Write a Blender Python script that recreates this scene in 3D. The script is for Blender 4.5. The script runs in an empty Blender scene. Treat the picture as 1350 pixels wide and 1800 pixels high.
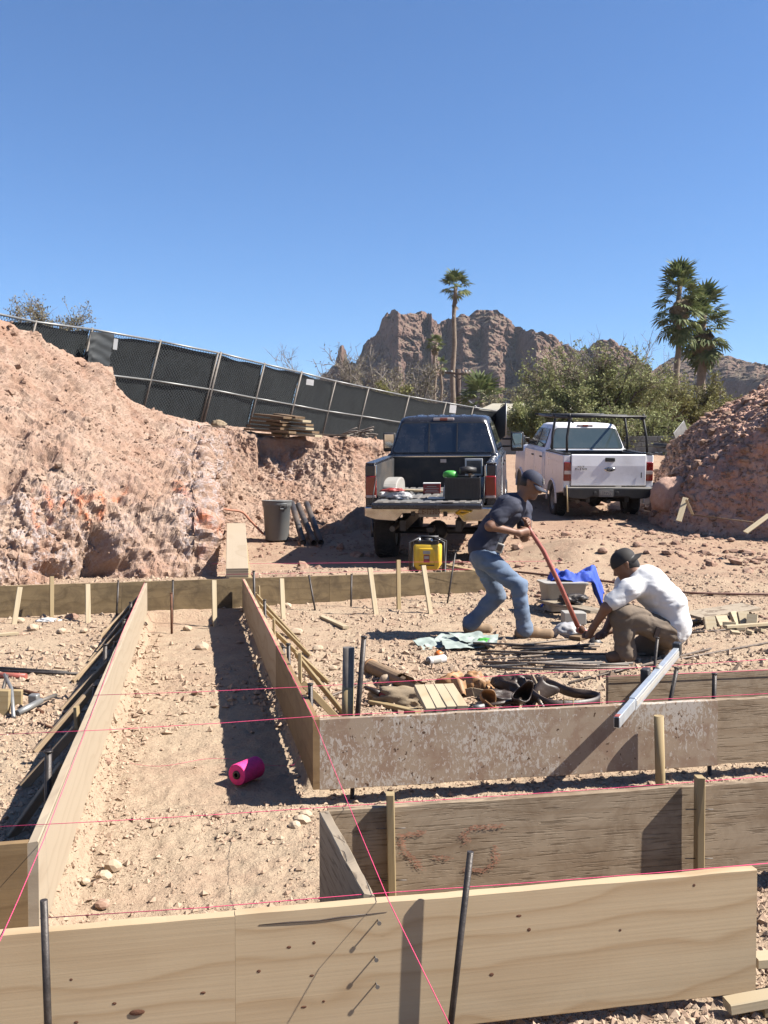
import bpy, bmesh, math, random
import numpy as np
from mathutils import Vector, Matrix, Quaternion

random.seed(7)
rng = np.random.default_rng(7)
scene = bpy.context.scene
COL = scene.collection
R = math.radians

# ------------------------------------------------------------------ camera
FPX, CAMZ, TILT = 1720.0, 1.45, math.atan(60 / 1720.0)
cam_d = bpy.data.cameras.new('camera')
cam_d.lens = FPX / 1800.0 * 36.0
cam_d.sensor_width = 36.0
cam_d.clip_start, cam_d.clip_end = 0.05, 9000
cam = bpy.data.objects.new('camera', cam_d)
cam.location = (0, 0, CAMZ)
cam.rotation_euler = (math.pi / 2 - TILT, 0, 0)
COL.objects.link(cam)
scene.camera = cam

# ------------------------------------------------------------------ sky, sun, exposure
SUN_EL = R(46.0)
SUN_AZ = (0.9950, -0.10)                     # horizontal direction towards the sun
world = bpy.data.worlds.new('World')
scene.world = world
world.use_nodes = True
wn, wl = world.node_tree.nodes, world.node_tree.links
wn.clear()
sky = wn.new('ShaderNodeTexSky')
sky.sky_type = 'NISHITA'
sky.sun_disc = False
sky.sun_elevation = SUN_EL
sky.sun_rotation = math.atan2(SUN_AZ[0], SUN_AZ[1])
sky.altitude = 900
sky.air_density = 1.05
sky.dust_density = 0.5
sky.ozone_density = 10.0
bg = wn.new('ShaderNodeBackground')
bg.inputs['Strength'].default_value = 0.057
wo = wn.new('ShaderNodeOutputWorld')
wl.new(sky.outputs[0], bg.inputs[0])
wl.new(bg.outputs[0], wo.inputs[0])
sd = bpy.data.lights.new('sun', 'SUN')
sd.energy = 5.0
sd.angle = R(0.5)
sd.color = (1.0, 0.95, 0.87)
sun = bpy.data.objects.new('sun', sd)
sv = Vector((SUN_AZ[0] * math.cos(SUN_EL), SUN_AZ[1] * math.cos(SUN_EL), math.sin(SUN_EL)))
sun.rotation_euler = sv.to_track_quat('Z', 'Y').to_euler()
sun.location = (20, -3, 22)
COL.objects.link(sun)
vs = scene.view_settings
vs.view_transform = 'Standard'
vs.look = 'None'
vs.exposure = 1.6
vs.gamma = 1
vs.use_curve_mapping = False
scene.cycles.max_bounces = 6
scene.cycles.transparent_max_bounces = 12

# ------------------------------------------------------------------ helpers: pixels of the survey photo to places
def ray(px, py):
    u, v = (px - 675) / FPX, (900 - py) / FPX
    return Vector((u, math.cos(TILT) + v * math.sin(TILT), -math.sin(TILT) + v * math.cos(TILT)))
def P(px, py, Y):
    d = ray(px, py); k = Y / d.y
    return Vector((d.x * k, Y, CAMZ + d.z * k))
def G(px, py, z=0.0):
    d = ray(px, py); k = (z - CAMZ) / d.z
    return Vector((d.x * k, d.y * k, z))
def Pn(px, py, Y):
    px, py, Y = np.broadcast_arrays(np.asarray(px, float), np.asarray(py, float), np.asarray(Y, float))
    u, v = (px - 675) / FPX, (900 - py) / FPX
    dy = math.cos(TILT) + v * math.sin(TILT); dz = -math.sin(TILT) + v * math.cos(TILT)
    k = Y / dy
    return np.stack([u * k, Y, CAMZ + dz * k], -1)
C0 = G(550, 1265, 0.325)                     # corner of the middle form
TX, NX = Vector((-0.193, 0.9812, 0)).normalized(), Vector((0.9812, 0.193, 0)).normalized()
def W(a, b, z):
    p = C0 + NX * a + TX * b
    return Vector((p.x, p.y, z))

# ------------------------------------------------------------------ helpers: noise
def _hash(ix, iy, iz, seed):
    h = (ix * 374761393 + iy * 668265263 + iz * 2147483647 + seed * 1274126177) & 0xFFFFFFFF
    h = ((h ^ (h >> 13)) * 1274126177) & 0xFFFFFFFF
    h = ((h ^ (h >> 16)) * 2246822519) & 0xFFFFFFFF
    return ((h ^ (h >> 15)) & 0xFFFFFF) / float(0xFFFFFF)
def vnoise(p, seed=0):
    p = np.asarray(p, float)
    i = np.floor(p).astype(np.int64); f = p - i
    w = f * f * f * (f * (f * 6 - 15) + 10)
    out = 0
    for dx in (0, 1):
        for dy in (0, 1):
            for dz in (0, 1):
                wt = (w[..., 0] if dx else 1 - w[..., 0]) * (w[..., 1] if dy else 1 - w[..., 1]) * (w[..., 2] if dz else 1 - w[..., 2])
                out = out + wt * _hash(i[..., 0] + dx, i[..., 1] + dy, i[..., 2] + dz, seed)
    return out * 2 - 1
def fbm(p, octv=4, seed=0, gain=0.5):
    s, a, t = 0, 1.0, 0
    p = np.asarray(p, float)
    for o in range(octv):
        s = s + a * vnoise(p * 2 ** o + 17.3 * o, seed + o); t += a; a *= gain
    return s / t
def ridged(p, octv=4, seed=0):
    s, a, t = 0, 1.0, 0
    p = np.asarray(p, float)
    for o in range(octv):
        s = s + a * (1 - 2 * np.abs(vnoise(p * 2.1 ** o + 9.1 * o, seed + o))); t += a; a *= 0.5
    return s / t
def worley(p, seed=0):
    p = np.asarray(p, float)
    i = np.floor(p).astype(np.int64)
    d1 = np.full(p.shape[:-1], 9.0); d2 = d1.copy(); cid = np.zeros(p.shape[:-1])
    for dx in (-1, 0, 1):
        for dy in (-1, 0, 1):
            for dz in (-1, 0, 1):
                c = [i[..., 0] + dx, i[..., 1] + dy, i[..., 2] + dz]
                q = np.stack([c[k] + _hash(c[0], c[1], c[2], seed + 11 * k + 1) for k in range(3)], -1)
                d = np.sqrt(((p - q) ** 2).sum(-1))
                n = d < d1
                d2 = np.where(n, d1, np.minimum(d2, d)); cid = np.where(n, _hash(c[0], c[1], c[2], seed + 77), cid)
                d1 = np.where(n, d, d1)
    return d1, d2, cid
def sstep(a, b, x):
    t = np.clip((x - a) / (b - a), 0, 1)
    return t * t * (3 - 2 * t)

# ------------------------------------------------------------------ helpers: objects
def tag(o, label=None, cat=None, group=None, kind=None):
    if label: o['label'] = label
    if cat: o['category'] = cat
    if group: o['group'] = group
    if kind: o['kind'] = kind
    return o
def empty(name, loc=(0, 0, 0), rot=(0, 0, 0), label=None, cat=None, group=None):
    o = bpy.data.objects.new(name, None)
    o.empty_display_size = 0.1
    o.location = loc; o.rotation_euler = rot
    COL.objects.link(o)
    return tag(o, label, cat, group)
def link(name, me, mats, parent=None, loc=None, rot=None, mw=None):
    o = bpy.data.objects.new(name, me)
    if mats is not None and len(me.materials) == 0:
        for m in (mats if isinstance(mats, (list, tuple)) else [mats]):
            me.materials.append(m)
    COL.objects.link(o)
    if mw is not None: o.matrix_world = mw
    if loc is not None: o.location = loc
    if rot is not None: o.rotation_euler = rot
    if parent is not None: o.parent = parent
    return o
def npmesh(name, V, Fq, smooth=True):
    V = np.asarray(V, np.float32).reshape(-1, 3); Fq = np.asarray(Fq, np.int32)
    me = bpy.data.meshes.new(name)
    k = Fq.shape[1]
    me.vertices.add(len(V)); me.vertices.foreach_set('co', V.ravel())
    me.loops.add(Fq.size); me.loops.foreach_set('vertex_index', Fq.ravel())
    me.polygons.add(len(Fq))
    me.polygons.foreach_set('loop_start', np.arange(0, Fq.size, k, dtype=np.int32))
    me.polygons.foreach_set('loop_total', np.full(len(Fq), k, np.int32))
    me.polygons.foreach_set('use_smooth', np.full(len(Fq), smooth, bool))
    me.update(calc_edges=True)
    return me
def gridfaces(nr, nc, wrap=False):
    r = np.arange(nr - 1)[:, None]; c = np.arange(nc if wrap else nc - 1)[None, :]
    c2 = (c + 1) % nc
    return np.stack([r * nc + c, r * nc + c2, (r + 1) * nc + c2, (r + 1) * nc + c], -1).reshape(-1, 4)

class MB:
    """collects shapes into one mesh"""
    def __init__(s): s.v = []; s.f = []; s.m = []; s.sm = []
    def add(s, vs, fs, mi=0, smooth=False):
        o = len(s.v); s.v += [tuple(v) for v in vs]
        for f in fs:
            s.f.append([i + o for i in f]); s.m.append(mi); s.sm.append(smooth)
        return s
    def box(s, c, d, M=None, mi=0, taper=1.0):
        hx, hy, hz = d[0] / 2, d[1] / 2, d[2] / 2
        vs = []
        for z, k in ((-hz, 1), (hz, taper)):
            for x, y in ((-hx, -hy), (hx, -hy), (hx, hy), (-hx, hy)):
                vs.append(Vector((x * k, y * k, z)))
        if M is not None: vs = [M @ v for v in vs]
        vs = [v + Vector(c) for v in vs]
        return s.add(vs, [(3, 2, 1, 0), (4, 5, 6, 7), (0, 1, 5, 4), (1, 2, 6, 5), (2, 3, 7, 6), (3, 0, 4, 7)], mi)
    def bar(s, p0, p1, w, h, up=(0, 0, 1), mi=0):
        p0, p1 = Vector(p0), Vector(p1); x = (p1 - p0); L = x.length; x.normalize()
        y = Vector(up).cross(x)
        if y.length < 1e-4: y = Vector((0, 1, 0)).cross(x)
        y.normalize(); z = x.cross(y)
        return s.box((p0 + p1) / 2, (L, w, h), Matrix((x, y, z)).transposed(), mi)
    def tube(s, pts, rad, n=8, mi=0, cap=True, smooth=True):
        pts = [Vector(p) for p in pts]
        if not hasattr(rad, '__len__'): rad = [rad] * len(pts)
        vs, fs = [], []
        prev = None
        for i, p in enumerate(pts):
            t = (pts[min(i + 1, len(pts) - 1)] - pts[max(i - 1, 0)])
            if t.length < 1e-9: t = Vector((0, 0, 1))
            t.normalize()
            if prev is None:
                a = Vector((0, 0, 1)) if abs(t.z) < .9 else Vector((1, 0, 0))
                u = t.cross(a).normalized()
            else:
                u = (prev - t * prev.dot(t))
                u = u.normalized() if u.length > 1e-6 else t.orthogonal().normalized()
            prev = u; w = t.cross(u)
            for k in range(n):
                an = 2 * math.pi * k / n
                vs.append(p + (u * math.cos(an) + w * math.sin(an)) * rad[i])
        for i in range(len(pts) - 1):
            for k in range(n):
                k2 = (k + 1) % n
                fs.append((i * n + k, i * n + k2, (i + 1) * n + k2, (i + 1) * n + k))
        s.add(vs, fs, mi, smooth)
        if cap:
            o = len(s.v) - len(vs)
            s.f.append([o + k for k in range(n)][::-1]); s.m.append(mi); s.sm.append(False)
            s.f.append([o + (len(pts) - 1) * n + k for k in range(n)]); s.m.append(mi); s.sm.append(False)
        return s
    def lathe(s, prof, n=20, M=None, mi=0, smooth=True):
        vs, fs = [], []
        for r, z in prof:
            for k in range(n):
                a = 2 * math.pi * k / n
                vs.append(Vector((r * math.cos(a), r * math.sin(a), z)))
        if M is not None: vs = [M @ v for v in vs]
        for i in range(len(prof) - 1):
            for k in range(n):
                k2 = (k + 1) % n
                fs.append((i * n + k, i * n + k2, (i + 1) * n + k2, (i + 1) * n + k))
        return s.add(vs, fs, mi, smooth)
    def prism(s, poly, lo, hi, axis='x', mi=0):
        """poly 2D extruded along an axis; x: (y,z), y: (x,z), z: (x,y)"""
        def mk(p, t):
            return {'x': (t, p[0], p[1]), 'y': (p[0], t, p[1]), 'z': (p[0], p[1], t)}[axis]
        n = len(poly)
        vs = [mk(p, lo) for p in poly] + [mk(p, hi) for p in poly]
        fs = [tuple(range(n))[::-1], tuple(range(n, 2 * n))] + [(i, (i + 1) % n, n + (i + 1) % n, n + i) for i in range(n)]
        return s.add(vs, fs, mi)
    def build(s, name, mats, parent=None, bevel=0, seg=2, loc=None, rot=None, mw=None, fixn=True):
        me = bpy.data.meshes.new(name)
        me.from_pydata(s.v, [], s.f)
        me.polygons.foreach_set('material_index', s.m)
        me.polygons.foreach_set('use_smooth', s.sm)
        if bevel or fixn:
            bm = bmesh.new(); bm.from_mesh(me)
            if fixn: bmesh.ops.recalc_face_normals(bm, faces=bm.faces)
            if bevel:
                es = [e for e in bm.edges if len(e.link_faces) == 2 and e.calc_face_angle(0) > R(28)]
                r = bmesh.ops.bevel(bm, geom=es, offset=bevel, segments=seg, profile=0.5, affect='EDGES', clamp_overlap=True)
                for f in r['faces']: f.smooth = True
            bm.to_mesh(me); bm.free()
        me.update()
        return link(name, me, mats, parent, loc, rot, mw)

def frame(p0, p1, up=(0, 0, 1)):
    p0, p1 = Vector(p0), Vector(p1)
    x = (p1 - p0); L = x.length; x.normalize()
    y = Vector(up).cross(x)
    if y.length < 1e-4: y = Vector((0, 1, 0)).cross(x)
    y.normalize(); z = x.cross(y)
    M = Matrix((x, y, z)).transposed().to_4x4(); M.translation = p0
    return M, L
_pid = [0]
def plank(name, p0, p1, w, h, mat, up=(0, 0, 1), nx=2, jit=0.0, ch=0.003, parent=None, point=False, jy=.6):
    """a sawn piece; local X runs along it, Y is its thickness w, Z its height h"""
    M, L = frame(p0, p1, up)
    hw, hh = w / 2, h / 2
    cs = np.array([(-hw + ch, -hh), (hw - ch, -hh), (hw, -hh + ch), (hw, hh - ch), (hw - ch, hh), (-hw + ch, hh), (-hw, hh - ch), (-hw, -hh + ch)])
    xs = np.linspace(0, L, nx + 1)
    if point:
        xs = np.concatenate([[0, min(.1, L * .2)], xs[1:]])
    V = np.zeros((len(xs), 8, 3))
    V[:, :, 0] = xs[:, None]; V[:, :, 1:] = cs[None]
    if point: V[0, :, 1:] *= np.array([1, .12])
    if jit:
        _pid[0] += 1
        q = np.stack([V[..., 0] * 7 + _pid[0] * 13.7, np.sign(V[..., 1]) * 3 + V[..., 1] * 5, np.sign(V[..., 2]) * 5], -1)
        V[..., 2] += jit * fbm(q, 3, 3); V[..., 1] += jit * jy * fbm(q + 55, 3, 5)
    n = len(xs)
    mb = MB()
    Fs = [tuple(f) for f in gridfaces(n, 8, True)]
    Fs += [tuple(range(8))[::-1], tuple((n - 1) * 8 + k for k in range(8))]
    mb.add(V.reshape(-1, 3), Fs)
    return mb.build(name, mat, parent, mw=M)
def rod(name, p0, p1, r, mat, n=8, parent=None, bend=0.0, seg=1, head=0):
    M, L = frame(p0, p1)
    mb = MB()
    pts = [(L * i / seg, 0, bend * math.sin(math.pi * i / seg)) for i in range(seg + 1)]
    mb.tube(pts, r, n)
    if head: mb.tube([(L - head, 0, 0), (L, 0, 0)], r * 1.25, n)
    return mb.build(name, mat, parent, mw=M)
def copy_tree(o, parent=None):
    c = o.copy(); COL.objects.link(c)
    if parent is not None: c.parent = parent
    for ch in o.children: copy_tree(ch, c)
    return c
_txt = {}
def text_mesh(s, size=1.0, depth=0.004):
    key = (s, size, depth)
    if key in _txt: return _txt[key]
    cu = bpy.data.curves.new('lettering', 'FONT')
    cu.body = s; cu.size = size; cu.extrude = depth; cu.align_x = 'CENTER'; cu.align_y = 'CENTER'; cu.resolution_u = 3
    o = bpy.data.objects.new('lettering', cu); COL.objects.link(o)
    dg = bpy.context.evaluated_depsgraph_get()
    me = bpy.data.meshes.new_from_object(o.evaluated_get(dg))
    bpy.data.objects.remove(o); bpy.data.curves.remove(cu)
    _txt[key] = me
    return me

# ------------------------------------------------------------------ materials
class NT:
    def __init__(s, name):
        s.m = bpy.data.materials.new(name); s.m.use_nodes = True
        s.t = s.m.node_tree; s.n = s.t.nodes; s.l = s.t.links
        s.b = s.n['Principled BSDF']
    def node(s, typ, ins=None, **kw):
        nd = s.n.new(typ)
        for k, v in kw.items(): setattr(nd, k, v)
        for k, v in (ins or {}).items(): s.set(nd, k, v)
        return nd
    def set(s, nd, k, v):
        i = nd.inputs[k]
        if isinstance(v, bpy.types.NodeSocket): s.l.new(v, i)
        else: i.default_value = v
    def mix(s, f, a, b, mode='MIX'):
        nd = s.n.new('ShaderNodeMix'); nd.data_type = 'RGBA'; nd.blend_type = mode
        for idx, v in ((0, f), (6, a), (7, b)):
            i = nd.inputs[idx]
            if isinstance(v, bpy.types.NodeSocket): s.l.new(v, i)
            elif idx == 0: i.default_value = v
            else: i.default_value = (v[0], v[1], v[2], 1)
        return nd.outputs[2]
    def math(s, op, a, b=0.0, c=None):
        nd = s.n.new('ShaderNodeMath'); nd.operation = op
        for i, v in enumerate((a, b, c)):
            if v is None: continue
            if isinstance(v, bpy.types.NodeSocket): s.l.new(v, nd.inputs[i])
            else: nd.inputs[i].default_value = v
        return nd.outputs[0]
    def ramp(s, f, stops):
        nd = s.n.new('ShaderNodeValToRGB'); cr = nd.color_ramp
        while len(cr.elements) < len(stops): cr.elements.new(0.5)
        for e, (p, c) in zip(cr.elements, stops):
            e.position = p
            e.color = (c, c, c, 1) if not hasattr(c, '__len__') else (c[0], c[1], c[2], 1)
        s.l.new(f, nd.inputs[0]); return nd.outputs[0]
    def coord(s, scale=(1, 1, 1), rand=True, world=False):
        tc = s.n.new('ShaderNodeNewGeometry' if world else 'ShaderNodeTexCoord')
        v = tc.outputs['Position' if world else 'Object']
        if rand and not world:
            oi = s.n.new('ShaderNodeObjectInfo')
            mu = s.node('ShaderNodeVectorMath', operation='MULTIPLY_ADD')
            s.l.new(oi.outputs['Random'], mu.inputs[0]); mu.inputs[1].default_value = (37, 23, 17); s.l.new(v, mu.inputs[2])
            v = mu.outputs[0]
        if scale != (1, 1, 1):
            mp = s.node('ShaderNodeVectorMath', operation='MULTIPLY'); s.l.new(v, mp.inputs[0]); mp.inputs[1].default_value = scale
            v = mp.outputs[0]
        return v
    def noise(s, v, scale, detail=4, rough=0.55, dist=0.0):
        nd = s.node('ShaderNodeTexNoise', {'Scale': scale, 'Detail': detail, 'Roughness': rough, 'Distortion': dist})
        s.l.new(v, nd.inputs['Vector']); return nd.outputs[0]
    def bump(s, h, strength=0.3, dist=0.01):
        nd = s.node('ShaderNodeBump', {'Strength': strength, 'Distance': dist}); s.l.new(h, nd.inputs['Height'])
        if s.b.inputs['Normal'].links:
            s.l.new(s.b.inputs['Normal'].links[0].from_socket, nd.inputs['Normal'])
        s.l.new(nd.outputs[0], s.b.inputs['Normal'])
    def out(s, col, rough=0.8, metal=0.0, spec=0.3):
        s.set(s.b, 'Base Color', col if isinstance(col, bpy.types.NodeSocket) else (col[0], col[1], col[2], 1))
        s.set(s.b, 'Roughness', rough); s.set(s.b, 'Metallic', metal); s.set(s.b, 'Specular IOR Level', spec)
        return s.m

def K(c, f=.53): return tuple(x * f * .85 for x in c)
def plain(name, c, rough=0.6, metal=0.0, var=0.18, scale=9, bump=0.0, bscale=60, spec=0.4, dust=0.0, dcol=(.42, .30, .20), k=None):
    """base colour with uneven wear, optional dust and fine relief"""
    c = K(c, k if k else (.85 if max(c) < .07 else (.9 if metal > .6 else .55))); dcol = K(dcol, .55)
    t = NT(name); v = t.coord()
    n = t.noise(v, scale, 5, .6)
    lo = tuple(x * (1 - var) for x in c); hi = tuple(min(1, x * (1 + var)) for x in c)
    col = t.mix(t.ramp(n, [(.3, 0), (.7, 1)]), lo, hi)
    if dust:
        d = t.ramp(t.noise(v, scale * .35, 5, .65), [(.42, 0), (.72, 1)])
        col = t.mix(t.math('MULTIPLY', d, dust), col, dcol)
    if bump: t.bump(t.noise(v, bscale, 4, .6), bump, .006)
    rg = t.math('MULTIPLY_ADD', n, .25, rough - .12)
    return t.out(col, rg, metal, spec)

def wood(name, light, dark, ring=9.0, knots=0.0, grime=0.0, gcol=(.12, .08, .05), rough=.75, fine=.35, crack=0.0, warp=5.0):
    light, dark, gcol = K(light), K(dark), K(gcol)
    t = NT(name); v = t.coord()
    kv = t.node('ShaderNodeTexVoronoi', {'Scale': 1.0}); mp = t.node('ShaderNodeVectorMath', operation='MULTIPLY')
    t.l.new(v, mp.inputs[0]); mp.inputs[1].default_value = (2.6, 0.6, 6.0); t.l.new(mp.outputs[0], kv.inputs['Vector'])
    kd = kv.outputs['Distance']
    mp2 = t.node('ShaderNodeVectorMath', operation='MULTIPLY'); t.l.new(v, mp2.inputs[0]); mp2.inputs[1].default_value = (.55, 1, 2.2)
    n0 = t.noise(mp2.outputs[0], 1.4, 3, .5)
    sx = t.node('ShaderNodeSeparateXYZ'); t.l.new(v, sx.inputs[0])
    ph = t.math('MULTIPLY_ADD', sx.outputs[2], ring, t.math('MULTIPLY', n0, warp))
    ph = t.math('ADD', ph, t.math('MULTIPLY', t.math('POWER', t.math('SUBTRACT', 1.0, kd), 3.0), .9 if knots else .15))
    saw = t.math('FRACT', ph)
    ringv = t.ramp(saw, [(0, .95), (.12, .15), (.55, .1), (.86, .5), (1, .95)])
    mp3 = t.node('ShaderNodeVectorMath', operation='MULTIPLY'); t.l.new(v, mp3.inputs[0]); mp3.inputs[1].default_value = (1.1, 45, 120)
    fn = t.noise(mp3.outputs[0], 1.0, 4, .6)
    f = t.math('ADD', t.math('MULTIPLY', ringv, .7), t.math('MULTIPLY', t.math('SUBTRACT', fn, .35), fine * 2))
    col = t.mix(f, light, dark)
    big = t.ramp(t.noise(v, 2.2, 4, .6), [(.35, 0), (.7, 1)])
    col = t.mix(t.math('MULTIPLY', big, .35), col, tuple(.5 * (a + b) for a, b in zip(light, dark)))
    if knots:
        k = t.ramp(kd, [(0, 1), (.035, 1), (.06, 0)])
        col = t.mix(t.math('MULTIPLY', k, knots), col, (.05, .028, .014))
    if grime:
        g = t.ramp(t.noise(v, 5.5, 6, .7, .6), [(.44, 0), (.66, 1)])
        col = t.mix(t.math('MULTIPLY', g, grime), col, gcol)
    if crack:
        mp4 = t.node('ShaderNodeVectorMath', operation='MULTIPLY'); t.l.new(v, mp4.inputs[0]); mp4.inputs[1].default_value = (7, 20, 150)
        ck = t.ramp(t.noise(mp4.outputs[0], 1.0, 3, .5, .4), [(.56, 0), (.62, 1)])
        col = t.mix(t.math('MULTIPLY', ck, crack), col, (.06, .038, .022))
        t.bump(ck, .5, -.004)
    t.bump(fn, .25, .002)
    return t.out(col, rough, 0, .25)

M = {}
M['ply_new'] = wood('plywood_new', (.76, .585, .375), (.52, .34, .18), ring=8.0, knots=.8, fine=.2, warp=4.5)
M['ply_pale'] = wood('plywood_pale', (.62, .505, .365), (.50, .385, .265), ring=11, fine=.25)
M['ply_brown'] = wood('plywood_brown', (.44, .29, .145), (.26, .155, .07), ring=7, knots=.7, grime=.3)
M['ply_dark'] = wood('plywood_dirty', (.36, .26, .14), (.20, .135, .065), ring=10, grime=.6, gcol=(.09, .06, .035), knots=.5)
M['ply_grey'] = wood('plywood_weathered', (.54, .42, .29), (.36, .25, .155), ring=13, crack=.5, grime=.5, gcol=(.17, .095, .045))
M['ply_edge'] = wood('plywood_grey_edge', (.52, .43, .32), (.34, .26, .18), ring=16, crack=.6)
M['lumber'] = wood('stake_pale', (.72, .60, .41), (.58, .44, .26), ring=22, fine=.3)
M['lumber_tan'] = wood('stake_tan', (.56, .43, .24), (.42, .29, .14), ring=20, fine=.3)
M['lumber_old'] = wood('lumber_old', (.36, .24, .14), (.20, .12, .065), ring=15, grime=.5)
M['lumber_brown'] = wood('brace_brown', (.58, .43, .28), (.42, .29, .17), ring=18, grime=.3)  # the timber's own mid brown with patchy grime, for the left braces

def painted_ply():
    t = NT('plywood_worn_paint'); v = t.coord()
    base = t.mix(t.noise(v, 4, 5, .6), K((.46, .34, .24)), K((.56, .44, .33)))
    blotch = t.ramp(t.noise(v, 9, 5, .65, .5), [(.45, 0), (.58, 1)])
    base = t.mix(t.math('MULTIPLY', blotch, .55), base, K((.36, .22, .15)))
    mp = t.node('ShaderNodeVectorMath', operation='MULTIPLY'); t.l.new(v, mp.inputs[0]); mp.inputs[1].default_value = (60, 60, 34)
    fl = t.noise(mp.outputs[0], 1, 4, .7, .8)
    big = t.noise(v, 2.2, 3, .5)
    flk = t.ramp(t.math('ADD', fl, t.math('MULTIPLY', big, .75)), [(.93, 0), (.985, 1)])
    col = t.mix(t.math('MULTIPLY', flk, .8), base, K((.74, .67, .59)))
    sp = t.ramp(t.noise(v, 38, 2, .5), [(.68, 0), (.72, 1)])
    col = t.mix(sp, col, K((.14, .08, .05)))
    t.bump(fl, .25, .003)
    return t.out(col, .8, 0, .2)
M['ply_paint'] = painted_ply()

def soil(name, pale, red, white=None, wamt=0.0, ygrad=None, fine=1.0, fac=.62):
    pale, red = K(pale, fac), K(red, fac); white = K(white, .62) if white else None
    t = NT(name); g = t.coord(world=True)
    n1 = t.noise(g, 1.1, 6, .62, .3); n2 = t.noise(g, 9, 6, .68); n3 = t.noise(g, 55, 5, .7)
    f = t.math('ADD', t.math('MULTIPLY', n1, .6), t.math('MULTIPLY', n2, .4))
    f = t.ramp(f, [(.38, 0), (.63, 1)])
    if ygrad:
        sx = t.node('ShaderNodeSeparateXYZ'); t.l.new(g, sx.inputs[0])
        yy = t.node('ShaderNodeMapRange', {'From Min': ygrad[0], 'From Max': ygrad[1], 'To Min': -.35, 'To Max': .45}); t.l.new(sx.outputs[1], yy.inputs[0])
        ad = t.node('ShaderNodeMath', operation='ADD', use_clamp=True); t.l.new(f, ad.inputs[0]); t.l.new(yy.outputs[0], ad.inputs[1]); f = ad.outputs[0]
    col = t.mix(f, pale, red)
    col = t.mix(t.ramp(n3, [(.32, .5), (.46, 0)]), col, tuple(c * .6 for c in red))
    col = t.mix(t.ramp(n3, [(.58, 0), (.72, .5)]), col, tuple(min(1, c * 1.35) for c in pale))
    if white:
        w = t.ramp(t.math('ADD', t.math('MULTIPLY', t.noise(g, 1.7, 6, .75, .7), .55), t.math('MULTIPLY', n2, .45)), [(.48, 0), (.54, 1)])
        w = t.math('MULTIPLY', w, t.ramp(t.noise(g, 26, 5, .75), [(.40, 0), (.52, 1)]))
        at = t.node('ShaderNodeAttribute', attribute_name='chalk')
        w = t.math('MULTIPLY', w, t.math('MULTIPLY', at.outputs['Fac'], wamt))
        col = t.mix(w, col, white)
    at2 = t.node('ShaderNodeAttribute', attribute_name='paint')
    pf = t.math('MULTIPLY', at2.outputs['Fac'], t.ramp(n2, [(.3, .1), (.6, 1)]))
    col = t.mix(pf, col, (.44, .125, .045))
    t.bump(n2, .5, .06); t.bump(n3, .8, .016 * fine)
    return t.out(col, .95, 0, .1)
M['ground'] = soil('sandy_ground', (.52, .395, .275), (.43, .285, .20), ygrad=(7, 20), fac=.67)
M['bank'] = soil('cut_earth', (.54, .395, .30), (.41, .24, .165), white=(.58, .50, .48), wamt=.8, fac=.61)
M['mound'] = soil('red_spoil', (.52, .35, .27), (.38, .20, .145), fac=1.0)
def stone(name, a, b):
    a, b = K(a, .72), K(b, .72)
    t = NT(name); g = t.coord(world=True)
    n = t.node('ShaderNodeTexWhiteNoise'); 
    vv = t.node('ShaderNodeTexVoronoi', {'Scale': 18.0}); t.l.new(g, vv.inputs['Vector'])
    col = t.mix(t.ramp(vv.outputs['Color'], [(.1, 0), (.9, 1)]), a, b)
    col = t.mix(t.math('MULTIPLY', t.noise(g, 90, 4, .6), .5), col, tuple(c * .6 for c in b))
    t.n.remove(n)
    t.bump(t.noise(g, 120, 3, .6), .3, .004)
    return t.out(col, .92, 0, .15)
M['pebble'] = stone('pebbles', (.56, .43, .31), (.45, .31, .22))
M['rubble'] = stone('rubble', (.48, .335, .25), (.33, .19, .135))
M['rock'] = stone('pale_stone', (.66, .53, .39), (.54, .40, .28))

def mountain_mat():
    t = NT('red_rock'); g = t.coord(world=True)
    mp = t.node('ShaderNodeVectorMath', operation='MULTIPLY'); t.l.new(g, mp.inputs[0]); mp.inputs[1].default_value = (.05, .05, .11)
    n1 = t.noise(mp.outputs[0], 1, 7, .65, .6); n2 = t.noise(g, .3, 6, .7)
    col = t.mix(t.ramp(n1, [(.36, 0), (.64, 1)]), K((.29, .18, .145), .44), K((.44, .285, .225), .44))
    col = t.mix(t.ramp(n2, [(.35, .8), (.5, 0)]), col, K((.19, .125, .105), .50))
    ge = t.n.new('ShaderNodeNewGeometry'); sx = t.node('ShaderNodeSeparateXYZ'); t.l.new(ge.outputs['Normal'], sx.inputs[0])
    veg = t.math('MULTIPLY', t.ramp(sx.outputs[2], [(.52, 0), (.72, 1)]), t.ramp(t.noise(g, .16, 6, .75), [(.4, .15), (.6, .9)]))
    col = t.mix(veg, col, K((.27, .225, .155), .50))
    t.bump(n2, .8, 2.5)
    return t.out(col, .95, 0, .05)
M['mountain'] = mountain_mat()

def leafmat(name, a, b, c=None):
    a, b = K(a, .66), K(b, .66); c = K(c, .66) if c else None
    t = NT(name); g = t.coord(world=True)
    ge = t.n.new('ShaderNodeNewGeometry')
    col = t.mix(ge.outputs['Random Per Island'], a, b)
    col = t.mix(t.ramp(t.noise(g, 1.2, 3, .6), [(.4, 0), (.65, .6)]), col, c or tuple(x * .6 for x in a))
    m = t.out(col, .7, 0, .2)
    tr = t.node('ShaderNodeBsdfTranslucent'); t.l.new(col, tr.inputs[0])
    ms = t.node('ShaderNodeMixShader', {0: .25}); o = t.n['Material Output']
    t.l.new(t.b.outputs[0], ms.inputs[1]); t.l.new(tr.outputs[0], ms.inputs[2]); t.l.new(ms.outputs[0], o.inputs[0])
    return m
M['leaf_olive'] = leafmat('leaves_olive', (.25, .29, .10), (.42, .44, .19), (.32, .29, .15))
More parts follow.
